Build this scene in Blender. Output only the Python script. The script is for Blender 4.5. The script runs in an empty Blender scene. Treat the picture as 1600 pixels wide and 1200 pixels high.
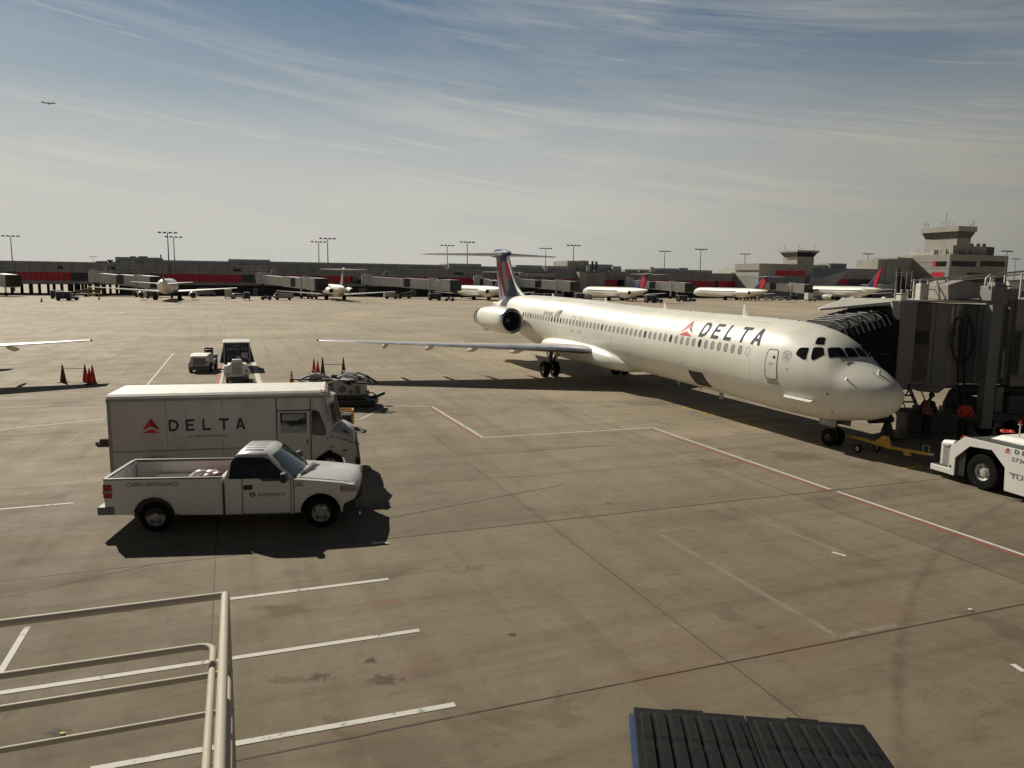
import bpy, bmesh, math, random
from mathutils import Vector, Matrix
random.seed(7)
C = bpy.context.scene.collection
PI = math.pi

# ------------------------------------------------------------------ camera
FOC, PITCH, ROLL, CAMH = 1175.6, 0.1361, 0.0122, 5.967
_f = Vector((0, math.cos(PITCH), -math.sin(PITCH)))
_r0 = Vector((1, 0, 0)); _u0 = _r0.cross(_f)
_r = _r0*math.cos(ROLL) + _u0*math.sin(ROLL)
_u = -_r0*math.sin(ROLL) + _u0*math.cos(ROLL)
cam_d = bpy.data.cameras.new('camera'); cam = bpy.data.objects.new('camera', cam_d); C.objects.link(cam)
cam_d.sensor_width = 36; cam_d.lens = 36*FOC/1600; cam_d.clip_end = 9000; cam_d.clip_start = .05
m = Matrix((( _r.x, _u.x, -_f.x, 0), (_r.y, _u.y, -_f.y, 0), (_r.z, _u.z, -_f.z, CAMH), (0, 0, 0, 1)))
cam.matrix_world = m
bpy.context.scene.camera = cam

# ------------------------------------------------------------------ world, sun, exposure
SUN_EL = math.radians(35.0); SUN_AZ = math.radians(-38.7)       # azimuth from +Y, clockwise positive
w = bpy.data.worlds.new("World"); bpy.context.scene.world = w; w.use_nodes = True
nt = w.node_tree; nt.nodes.clear()
N = nt.nodes.new; Lk = nt.links.new
def mathn(tree, op, a, b=None, c=None, clamp=False):
    n = tree.nodes.new('ShaderNodeMath'); n.operation = op; n.use_clamp = clamp
    for i, v in enumerate((a, b, c)):
        if v is None: continue
        if isinstance(v, (int, float)): n.inputs[i].default_value = v
        else: tree.links.new(v, n.inputs[i])
    return n.outputs[0]
def ramp(tree, fac, stops):
    n = tree.nodes.new('ShaderNodeValToRGB'); tree.links.new(fac, n.inputs[0])
    e = n.color_ramp.elements
    while len(e) < len(stops): e.new(.5)
    for q, (p, col) in zip(e, stops):
        q.position = p; q.color = (*col, 1) if len(col) == 3 else col
    return n.outputs[0]
sky = N('ShaderNodeTexSky'); sky.sky_type = 'NISHITA'; sky.sun_disc = False
sky.sun_elevation = SUN_EL; sky.sun_rotation = SUN_AZ; sky.air_density = 1.0; sky.dust_density = .25; sky.ozone_density = 1.0; sky.altitude = 300
geo = N('ShaderNodeTexCoord')
sep = N('ShaderNodeSeparateXYZ'); Lk(geo.outputs['Generated'], sep.inputs[0])
# direction projected on a high cloud deck
zz = mathn(nt, 'MAXIMUM', sep.outputs['Z'], 0.02)
zz = mathn(nt, 'ADD', zz, 0.22)
cx = mathn(nt, 'DIVIDE', sep.outputs['X'], zz); cy = mathn(nt, 'DIVIDE', sep.outputs['Y'], zz)
cmb = N('ShaderNodeCombineXYZ'); Lk(cx, cmb.inputs[0]); Lk(cy, cmb.inputs[1])
def cloud_noise(rot, scl, nscale, detail, rough, dist, loc=(0, 0, 0)):
    mp = N('ShaderNodeMapping'); mp.inputs['Rotation'].default_value = (0, 0, math.radians(rot)); mp.inputs['Scale'].default_value = scl; mp.inputs['Location'].default_value = loc
    Lk(cmb.outputs[0], mp.inputs[0])
    n = N('ShaderNodeTexNoise'); n.inputs['Scale'].default_value = nscale; n.inputs['Detail'].default_value = detail; n.inputs['Roughness'].default_value = rough; n.inputs['Distortion'].default_value = dist
    Lk(mp.outputs[0], n.inputs['Vector']); return n.outputs['Fac']
dmb = N('ShaderNodeCombineXYZ'); Lk(sep.outputs['X'], dmb.inputs[0]); Lk(sep.outputs['Z'], dmb.inputs[1]); Lk(mathn(nt, 'MULTIPLY', sep.outputs['Y'], .2), dmb.inputs[2])
def dir_noise(rot, scl, nscale, detail, rough, dist, loc=(0, 0, 0)):
    mp = N('ShaderNodeMapping'); mp.vector_type = 'TEXTURE'; mp.inputs['Rotation'].default_value = (0, 0, math.radians(rot)); mp.inputs['Scale'].default_value = scl; mp.inputs['Location'].default_value = loc
    Lk(dmb.outputs[0], mp.inputs[0])
    n = N('ShaderNodeTexNoise'); n.inputs['Scale'].default_value = nscale; n.inputs['Detail'].default_value = detail; n.inputs['Roughness'].default_value = rough; n.inputs['Distortion'].default_value = dist
    Lk(mp.outputs[0], n.inputs['Vector']); return n.outputs['Fac']
n1 = dir_noise(-9, (1.0, .20, 1), 3.4, 12, .66, .55, (.31, .12, 0))
n2 = dir_noise(-8, (2.0, .12, 1), 2.6, 12, .64, .55, (.14, .50, 0))
n4 = dir_noise(-10, (1.0, .040, 1), 2.2, 10, .66, .35, (.44, .23, 0))
n3 = cloud_noise(10, (1, 1, 1), .38, 3, .5, .2, (0.3, .2, 0))
veil = ramp(nt, n1, [(.40, (0, 0, 0)), (.66, (1, 1, 1))])
strk = ramp(nt, n2, [(.50, (0, 0, 0)), (.70, (1, 1, 1))])
strk2 = ramp(nt, n4, [(.57, (0, 0, 0)), (.70, (1, 1, 1))])
broad = ramp(nt, n3, [(.35, (.25, .25, .25)), (.65, (1, 1, 1))])
lowz = mathn(nt, 'ADD', sep.outputs['Z'], mathn(nt, 'MULTIPLY', mathn(nt, 'SUBTRACT', n1, .5), .16))
low = ramp(nt, lowz, [(0.0, (1, 1, 1)), (.10, (.90, .90, .90)), (.16, (.70, .70, .70)), (.23, (.26, .26, .26)), (.31, (.04, .04, .04)), (.5, (0, 0, 0))])
cl = mathn(nt, 'ADD', mathn(nt, 'MULTIPLY', mathn(nt, 'MULTIPLY', veil, broad), .42), mathn(nt, 'ADD', mathn(nt, 'MULTIPLY', strk, .34), mathn(nt, 'MULTIPLY', strk2, .36)))
cl = mathn(nt, 'ADD', cl, mathn(nt, 'MULTIPLY', low, .92), clamp=True)
# brightness of the thin cloud follows the angle to the sun
sd = Vector((math.sin(SUN_AZ)*math.cos(SUN_EL), math.cos(SUN_AZ)*math.cos(SUN_EL), math.sin(SUN_EL)))
vd = N('ShaderNodeVectorMath'); vd.operation = 'DOT_PRODUCT'; Lk(geo.outputs['Generated'], vd.inputs[0]); vd.inputs[1].default_value = sd
glow = ramp(nt, vd.outputs['Value'], [(.0, (.07, .07, .07)), (.15, (.15, .15, .145)), (.30, (.27, .268, .252)), (.48, (.35, .348, .328)), (.66, (.45, .449, .43)), (1, (.50, .50, .485))])
clc = N('ShaderNodeMixRGB'); clc.blend_type = 'MULTIPLY'; clc.inputs[0].default_value = 1; Lk(glow, clc.inputs[1]); clc.inputs[2].default_value = (13.2, 13.0, 12.3, 1)

SKYK = N('ShaderNodeMixRGB'); SKYK.blend_type = 'MULTIPLY'; SKYK.inputs[0].default_value = 1; Lk(sky.outputs[0], SKYK.inputs[1]); SKYK.inputs[2].default_value = (.41, .46, .46, 1)
mix = N('ShaderNodeMixRGB'); Lk(mathn(nt, 'MINIMUM', cl, 1.0), mix.inputs[0]); Lk(SKYK.outputs[0], mix.inputs[1]); Lk(clc.outputs[0], mix.inputs[2])
zen = N('ShaderNodeMixRGB'); zen.blend_type = 'MULTIPLY'; zen.inputs[0].default_value = 1; Lk(mix.outputs[0], zen.inputs[1]); Lk(ramp(nt, sep.outputs['Z'], [(.36, (1, 1, 1)), (.52, (.36, .39, .43)), (.85, (.12, .14, .17))]), zen.inputs[2])
bg = N('ShaderNodeBackground'); bg.inputs['Strength'].default_value = 0.09; Lk(zen.outputs[0], bg.inputs[0])
wo = N('ShaderNodeOutputWorld'); Lk(bg.outputs[0], wo.inputs[0])
sun_d = bpy.data.lights.new('sun', 'SUN'); sun_d.energy = 4.7; sun_d.angle = math.radians(.5); sun_d.color = (1, .93, .80)
sun = bpy.data.objects.new('sun', sun_d); C.objects.link(sun); sun.location = (-60, 70, 60)
sun.rotation_euler = (-sd).to_track_quat('-Z', 'Y').to_euler()
vs = bpy.context.scene.view_settings; vs.view_transform = 'Standard'; vs.look = 'None'; vs.exposure = 0; vs.gamma = 1

# ------------------------------------------------------------------ measuring helpers (a pixel of the photo -> a point of the place)
def ray(px, py):
    d = _f*FOC + _r*(px-800) + _u*(600-py); return Vector((0, 0, CAMH)), d.normalized()
def gnd(px, py, z=0):
    o, d = ray(px, py); t = (z-o.z)/d.z; return o + d*t
def aty(px, py, Y):
    o, d = ray(px, py); return o + d*((Y-o.y)/d.y)
# apron grid: t runs along the concourses, n runs across the apron
GA = math.radians(20.6); GT = Vector((math.cos(GA), math.sin(GA), 0)); GN = Vector((-math.sin(GA), math.cos(GA), 0))
def grid(t, n, z=0): return GT*t + GN*n + Vector((0, 0, z))
def atn(px, py, n):
    o, d = ray(px, py); s = (n-o.dot(GN))/d.dot(GN); p = o + d*s; return p.dot(GT), p.z
def ft(px, n): return atn(px, 440, n)[0]
def fz(px, py, n): return atn(px, py, n)[1]

# ------------------------------------------------------------------ materials
MATS = {}
def mat(name, col, rough=.5, metal=0., var=.08, scale=2.5, bump=0., spec=.5, coat=0., grime=None, gscale=.8):
    if name in MATS: return MATS[name]
    M = bpy.data.materials.new(name); M.use_nodes = True; t = M.node_tree; b = t.nodes['Principled BSDF']
    b.inputs['Roughness'].default_value = rough; b.inputs['Metallic'].default_value = metal
    b.inputs['Specular IOR Level'].default_value = spec; b.inputs['Coat Weight'].default_value = coat
    tc = t.nodes.new('ShaderNodeTexCoord')
    nz = t.nodes.new('ShaderNodeTexNoise'); nz.inputs['Scale'].default_value = scale; nz.inputs['Detail'].default_value = 6; nz.inputs['Roughness'].default_value = .6
    t.links.new(tc.outputs['Object'], nz.inputs['Vector'])
    lo = tuple(c*(1-var) for c in col); hi = tuple(min(1, c*(1+var)) for c in col)
    out = ramp(t, nz.outputs['Fac'], [(.3, lo), (.7, hi)])
    if grime:
        n2 = t.nodes.new('ShaderNodeTexNoise'); n2.inputs['Scale'].default_value = gscale; n2.inputs['Detail'].default_value = 9; n2.inputs['Roughness'].default_value = .7
        mp = t.nodes.new('ShaderNodeMapping'); mp.inputs['Scale'].default_value = (1.6, 1.6, .5); t.links.new(tc.outputs['Object'], mp.inputs[0]); t.links.new(mp.outputs[0], n2.inputs['Vector'])
        fac = ramp(t, n2.outputs['Fac'], [(.48, (0, 0, 0)), (.75, (grime[3],)*3)])
        mx = t.nodes.new('ShaderNodeMixRGB'); t.links.new(fac, mx.inputs[0]); t.links.new(out, mx.inputs[1]); mx.inputs[2].default_value = (*grime[:3], 1); out = mx.outputs[0]
    t.links.new(out, b.inputs['Base Color'])
    rr = ramp(t, nz.outputs['Fac'], [(.3, (max(0, rough-.06),)*3), (.7, (min(1, rough+.08),)*3)]); t.links.new(rr, b.inputs['Roughness'])
    if bump:
        bp = t.nodes.new('ShaderNodeBump'); bp.inputs['Strength'].default_value = bump; bp.inputs['Distance'].default_value = .02
        n3 = t.nodes.new('ShaderNodeTexNoise'); n3.inputs['Scale'].default_value = scale*6; n3.inputs['Detail'].default_value = 4; t.links.new(tc.outputs['Object'], n3.inputs['Vector'])
        t.links.new(n3.outputs['Fac'], bp.inputs['Height']); t.links.new(bp.outputs[0], b.inputs['Normal'])
    MATS[name] = M; return M
JETW = mat('jet_white', (.84, .82, .72), .40, var=.03, scale=.35, spec=.35, grime=(.56, .53, .44, .35), gscale=.5)
METAL = mat('bare_metal', (.55, .56, .60), .33, metal=.85, var=.08, scale=1.2)
LIP = mat('polished_metal', (.62, .62, .64), .22, metal=.9, var=.05)
DKMET = mat('dark_metal', (.10, .10, .10), .5, metal=.5, var=.3)
RUB = mat('rubber', (.012, .012, .012), .85, var=.3, bump=.3, spec=.08)
BLK = mat('black_paint', (.015, .015, .016), .5, var=.3)
NAVY = mat('navy_paint', (.025, .038, .12), .55, var=.06, spec=.25)
BRED = mat('bright_red', (.62, .02, .045), .55, var=.06, spec=.25)
DRED = mat('deep_red', (.22, .012, .03), .55, var=.06, spec=.25)
GLASS = mat('cockpit_glass', (.010, .010, .012), .12, var=.1, spec=.35)
GREYP = mat('grey_paint', (.30, .29, .27), .55, var=.1, grime=(.12, .10, .08, .5))
LGREY = mat('light_grey_paint', (.50, .48, .44), .5, var=.08, grime=(.25, .22, .18, .5))
DGREY = mat('dark_grey_paint', (.10, .10, .10), .6, var=.15)
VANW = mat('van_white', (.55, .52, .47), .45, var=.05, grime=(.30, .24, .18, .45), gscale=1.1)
TRKW = mat('truck_white', (.70, .70, .68), .3, var=.03, coat=.3, grime=(.42, .38, .33, .25), gscale=1.3)
YEL = mat('yellow_paint', (.62, .36, .03), .5, var=.12, grime=(.2, .12, .05, .6), gscale=3)
RCONE = mat('red_cone', (.60, .03, .02), .6, var=.12)
OCONE = mat('orange_cone', (.55, .10, .02), .6, var=.15)
BCONE = mat('brown_cone', (.10, .055, .03), .7, var=.2)
WHT = mat('white_paint', (.75, .73, .68), .5, var=.06)
CHROME = mat('wheel_steel', (.42, .41, .39), .45, metal=.5, var=.15, grime=(.1, .09, .08, .5), gscale=4)
LETR = mat('lettering_navy', (.055, .06, .09), .65, var=.05, spec=.15)
REDL = mat('tail_lamp_red', (.35, .02, .02), .25, var=.1)
LENS = mat('lamp_lens', (.30, .30, .29), .12, var=.1)

# ------------------------------------------------------------------ mesh builder
class MB:
    def __init__(s): s.v = []; s.f = []; s.m = []
    def add(s, vs, fs, mi=0):
        k = len(s.v); s.v += [tuple(p) for p in vs]; s.f += [tuple(i+k for i in q) for q in fs]; s.m += [mi]*len(fs); return s
    def box(s, x0, x1, y0, y1, z0, z1, mi=0, M=None):
        vs = [Vector((x, y, z)) for z in (z0, z1) for y in (y0, y1) for x in (x0, x1)]
        if M: vs = [M @ p for p in vs]
        return s.add(vs, [(0, 2, 3, 1), (4, 5, 7, 6), (0, 1, 5, 4), (2, 6, 7, 3), (0, 4, 6, 2), (1, 3, 7, 5)], mi)
    def bar(s, a, b, w, h=None, mi=0, up=(0, 0, 1)):
        a, b = Vector(a), Vector(b); h = h or w; d = (b-a).normalized(); u = Vector(up)
        if abs(d.dot(u)) > .95: u = Vector((1, 0, 0))
        x = d.cross(u).normalized(); y = x.cross(d)
        vs = [p + x*sx*w/2 + y*sy*h/2 for p in (a, b) for sx, sy in ((-1, -1), (1, -1), (1, 1), (-1, 1))]
        return s.add(vs, [(0, 1, 2, 3), (7, 6, 5, 4), (0, 4, 5, 1), (1, 5, 6, 2), (2, 6, 7, 3), (3, 7, 4, 0)], mi)
    def cyl(s, a, b, r0, r1=None, n=16, mi=0, caps=True):
        a, b = Vector(a), Vector(b); r1 = r0 if r1 is None else r1; d = (b-a).normalized()
        u = Vector((0, 0, 1)) if abs(d.z) < .9 else Vector((1, 0, 0)); x = d.cross(u).normalized(); y = x.cross(d)
        vs = [p + (x*math.cos(2*PI*i/n) + y*math.sin(2*PI*i/n))*r for p, r in ((a, r0), (b, r1)) for i in range(n)]
        fs = [(i, (i+1) % n, n+(i+1) % n, n+i) for i in range(n)]
        if caps: fs += [tuple(range(n))[::-1], tuple(range(n, 2*n))]
        return s.add(vs, fs, mi)
    def tube(s, pts, r, n=8, mi=0):
        pts = [Vector(p) for p in pts]; vs = []; fs = []; px = None
        for i, p in enumerate(pts):
            d = (pts[min(i+1, len(pts)-1)] - pts[max(i-1, 0)]).normalized()
            if px is None:
                u = Vector((0, 0, 1)) if abs(d.z) < .9 else Vector((1, 0, 0)); px = d.cross(u).normalized()
            else: px = (px - d*px.dot(d)).normalized()
            y = px.cross(d)
            vs += [p + (px*math.cos(2*PI*j/n) + y*math.sin(2*PI*j/n))*r for j in range(n)]
        for i in range(len(pts)-1):
            fs += [(i*n+j, i*n+(j+1) % n, (i+1)*n+(j+1) % n, (i+1)*n+j) for j in range(n)]
        fs += [tuple(range(n))[::-1], tuple(range((len(pts)-1)*n, len(pts)*n))]
        return s.add(vs, fs, mi)
    def loft(s, rings, closed=True, cap0=True, cap1=True, mi=0):
        n = len(rings[0]); vs = [p for r in rings for p in r]; fs = []
        for i in range(len(rings)-1):
            for j in range(n if closed else n-1):
                k = (j+1) % n; fs.append((i*n+j, i*n+k, (i+1)*n+k, (i+1)*n+j))
        if cap0: fs.append(tuple(range(n))[::-1])
        if cap1: fs.append(tuple(range((len(rings)-1)*n, len(rings)*n)))
        return s.add(vs, fs, mi)
    def prism(s, poly, axis, lo, hi, mi=0, M=None):
        # poly in the two other axes, in order (x,y), (x,z) or (y,z)
        def P(a, b, c):
            return {'z': (a, b, c), 'y': (a, c, b), 'x': (c, a, b)}[axis]
        n = len(poly); vs = [Vector(P(a, b, lo)) for a, b in poly] + [Vector(P(a, b, hi)) for a, b in poly]
        if M: vs = [M @ p for p in vs]
        fs = [tuple(range(n))[::-1], tuple(range(n, 2*n))] + [(i, (i+1) % n, n+(i+1) % n, n+i) for i in range(n)]
        return s.add(vs, fs, mi)
    def lathe(s, prof, o=(0, 0, 0), ax=(0, 0, 1), n=24, mi=0, caps=False):
        o = Vector(o); d = Vector(ax).normalized(); u = Vector((0, 0, 1)) if abs(d.z) < .9 else Vector((1, 0, 0)); x = d.cross(u).normalized(); y = x.cross(d)
        rings = [[o + d*h + (x*math.cos(2*PI*j/n) + y*math.sin(2*PI*j/n))*r for j in range(n)] for r, h in prof]
        return s.loft(rings, True, caps, caps, mi)
    def ball(s, c, r, n=12, mi=0, sc=(1, 1, 1)):
        c = Vector(c); k = n//2
        rings = [[c + Vector((r*sc[0]*math.sin(PI*i/k)*math.cos(2*PI*j/n), r*sc[1]*math.sin(PI*i/k)*math.sin(2*PI*j/n), r*sc[2]*math.cos(PI*i/k))) for j in range(n)] for i in range(k+1)]
        rings[0] = [p + Vector((1e-4*math.cos(j), 1e-4*math.sin(j), 0)) for j, p in enumerate(rings[0])]
        rings[-1] = [p + Vector((1e-4*math.cos(j), 1e-4*math.sin(j), 0)) for j, p in enumerate(rings[-1])]
        return s.loft(rings, mi=mi)
    def build(s, name, mats, parent=None, smooth=None, bevel=None, label=None, seg=2, fix=True):
        me = bpy.data.meshes.new(name); me.from_pydata(s.v, [], s.f)
        if not isinstance(mats, (list, tuple)): mats = [mats]
        for q in mats: me.materials.append(q)
        me.polygons.foreach_set('material_index', s.m)
        if fix:
            b = bmesh.new(); b.from_mesh(me); bmesh.ops.recalc_face_normals(b, faces=b.faces); b.to_mesh(me); b.free()
        if smooth:
            me.polygons.foreach_set('use_smooth', [True]*len(me.polygons)); me.set_sharp_from_angle(angle=math.radians(smooth))
        me.update(); o = bpy.data.objects.new(name, me); C.objects.link(o)
        if parent: o.parent = parent
        if bevel:
            md = o.modifiers.new('bevel', 'BEVEL'); md.width = bevel; md.segments = seg; md.limit_method = 'ANGLE'; md.angle_limit = math.radians(40); md.harden_normals = False
        if label: o['label'] = label
        return o

def thing(name, label, cat, loc=(0, 0, 0), rz=0, group=None, kind=None):
    o = bpy.data.objects.new(name, None); C.objects.link(o); o.location = loc; o.rotation_euler = (0, 0, rz); o.empty_display_size = .3
    return tag(o, label, cat, group, kind)
def tag(o, label=None, cat=None, group=None, kind=None):
    if label: o['label'] = label
    if cat: o['category'] = cat
    if group: o['group'] = group
    if kind: o['kind'] = kind
    return o
def struct(o, label=None):
    o['kind'] = 'structure'
    if label: o['label'] = label
    return o
def copy_tree(o, parent=None):
    c = o.copy(); C.objects.link(c); c.parent = parent
    for ch in [q for q in bpy.data.objects if q.parent == o]: copy_tree(ch, c)
    return c
_tcache = {}
def text_mesh(s, bold=0.0):
    """text as flat triangles, normalised to width 1 / height 1: returns verts (u, v) and faces"""
    cu = bpy.data.curves.new('txt', 'FONT'); cu.body = s; cu.offset = bold; cu.resolution_u = 4
    ob = bpy.data.objects.new('txt', cu); C.objects.link(ob)
    dg = bpy.context.evaluated_depsgraph_get(); me = bpy.data.meshes.new_from_object(ob.evaluated_get(dg))
    vs = [(v.co.x, v.co.y) for v in me.vertices]; fs = [tuple(p.vertices) for p in me.polygons]
    bpy.data.objects.remove(ob); bpy.data.curves.remove(cu); bpy.data.meshes.remove(me)
    x0 = min(a for a, b in vs); x1 = max(a for a, b in vs); y0 = min(b for a, b in vs); y1 = max(b for a, b in vs)
    return [((a-x0)/(x1-x0), (b-y0)/(y1-y0)) for a, b in vs], fs
# wide-spaced bold capitals drawn as strokes (u across 0..1, v up 0..1)
def glyph(ch, w=.22, h=.20):
    if ch == 'D': return [[(0, 0), (.5, 0), (.82, .12), (1, .38), (1, .62), (.82, .88), (.5, 1), (0, 1), (0, .0), (w, h), (w, 1-h), (.45, 1-h), (.66, .74), (.76, .58), (.76, .42), (.66, .26), (.45, h), (w, h)]]
    if ch == 'E': return [[(0, 0), (.9, 0), (.9, h), (w, h), (w, .42), (.8, .42), (.8, .42+h*.9), (w, .42+h*.9), (w, 1-h), (.9, 1-h), (.9, 1), (0, 1)]]
    if ch == 'L': return [[(0, 0), (.85, 0), (.85, h), (w, h), (w, 1), (0, 1)]]
    if ch == 'T': return [[(.39, 0), (.61, 0), (.61, 1-h), (1, 1-h), (1, 1), (0, 1), (0, 1-h), (.39, 1-h)]]
    if ch == 'A': return [[(0, 0), (w*1.1, 0), (.31, .22), (.69, .22), (1-w*1.1, 0), (1, 0), (.63, 1), (.37, 1)], [(.385, .40), (.5, .76), (.615, .40)]]
def delta_word(cw=.13, gap=None):
    """DELTA as flat faces in the unit square"""
    vs = []; fs = []
    gap = (1-5*cw)/4 if gap is None else gap
    for i, ch in enumerate('DELTA'):
        u0 = i*(cw+gap)
        g = glyph(ch)
        b = bmesh.new()
        if ch == 'D':
            outer = g[0][:8]; inner = g[0][9:17]
            o = [b.verts.new((*p, 0)) for p in outer]; q = [b.verts.new((*p, 0)) for p in inner]
            om = [(0, 0), (1, 6), (2, 5), (3, 4), (4, 3), (5, 2), (6, 1+0), (7, 0)]
            # outer: BL, B, br, r, r, tr, T, TL ; inner: BL', TL', T', tr', r', r', br', B'
            inn = [q[0], q[7], q[6], q[5], q[4], q[3], q[2], q[1]]
            for k in range(8): b.faces.new((o[k], o[(k+1) % 8], inn[(k+1) % 8], inn[k]))
        elif ch == 'A':
            wv = .24
            P = lambda a, c: b.verts.new((a, c, 0))
            b.faces.new((P(0, 0), P(wv, 0), P(.5+.0, 1-.30), P(.5, 1), P(.37, 1)))
            b.faces.new((P(1, 0), P(.63, 1), P(.5, 1), P(.5, .70), P(1-wv, 0)))
            b.faces.new((P(.30, .20), P(.70, .20), P(.64, .38), P(.36, .38)))
        else:
            b.faces.new([b.verts.new((*p, 0)) for p in g[0]])
        b.normal_update(); bmesh.ops.triangulate(b, faces=b.faces[:])
        b.verts.index_update(); k = len(vs)
        vs += [(u0+v.co.x*cw, v.co.y) for v in b.verts]; fs += [tuple(x.index+k for x in f.verts) for f in b.faces]; b.free()
    return vs, fs
# airline triangle mark: two bright and one darker facet, split by a light notch (unit square)
WIDGET = [([(0.0, .17), (.5, 1.0), (.5, .46)], 0), ([(.5, 1.0), (1.0, .17), (.5, .46)], 1), ([(.0, .0), (1.0, .0), (.5, .27)], 0)]
def flat_text(parent, name, s, mtl, u0, u1, z0, z1, y, side=-1, bold=0, label=None, slant=0):
    """lettering standing on a vertical face y=const that looks to -y"""
    vs, fs = delta_word() if s == 'DELTA' else text_mesh(s, bold)
    m_ = MB(); m_.add([(u0+(u1-u0)*a + slant*(z1-z0)*b, y, z0+(z1-z0)*b) for a, b in vs], fs)
    return m_.build(name, mtl, parent, fix=False, label=label)
def flat_widget(parent, u0, u1, z0, z1, y, mats):
    m_ = MB()
    for poly, k in WIDGET: m_.add([(u0+(u1-u0)*a, y, z0+(z1-z0)*b) for a, b in poly], [tuple(range(len(poly)))], k)
    return m_.build('emblem', mats, parent, fix=False)
def wheel_parts(parent, c, R, W, rim=.5, axis=(0, 1, 0), mt=None, holes=0, name='wheel', n=28):
    """tyre with a separate rim"""
    c = Vector(c); a = Vector(axis).normalized()
    t = MB(); t.lathe([(R*rim, -W*.42), (R*.8, -W*.5), (R*.95, -W*.46), (R, -W*.3), (R, W*.3), (R*.95, W*.46), (R*.8, W*.5), (R*rim, W*.42), (R*rim, -W*.42)], c, a, n)
    for k in range(n*1):
        pass
    o = t.build(name, RUB, parent, smooth=50)
    r = MB(); r.lathe([(R*rim, -W*.40), (R*rim*.93, -W*.30), (R*rim*.75, -W*.18), (R*rim*.42, -W*.26), (R*rim*.36, -W*.36), (.001, -W*.38)], c, a, n)
    r.lathe([(R*rim, W*.40), (R*rim*.93, W*.30), (R*rim*.75, W*.18), (R*rim*.42, W*.26), (R*rim*.36, W*.36), (.001, W*.38)], c, a, n)
    r.build('rim', mt or CHROME, o, smooth=35)
    if holes:
        h = MB(); u = Vector((0, 0, 1)); x = a.cross(u).normalized()
        for s_ in (-1, 1):
            for k in range(holes):
                th = 2*PI*k/holes+.3; d = x*math.cos(th)+u*math.sin(th); q = d.cross(a)
                p = c + d*R*rim*.74 + a*s_*W*.20
                h.add([p+d*R*rim*.14+a*s_*.01, p+q*R*rim*.26+a*s_*.01, p-d*R*rim*.14+a*s_*.01, p-q*R*rim*.26+a*s_*.01], [(0, 1, 2, 3)])
        h.build('rim_slots', BLK, o, fix=False)
    return o

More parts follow.
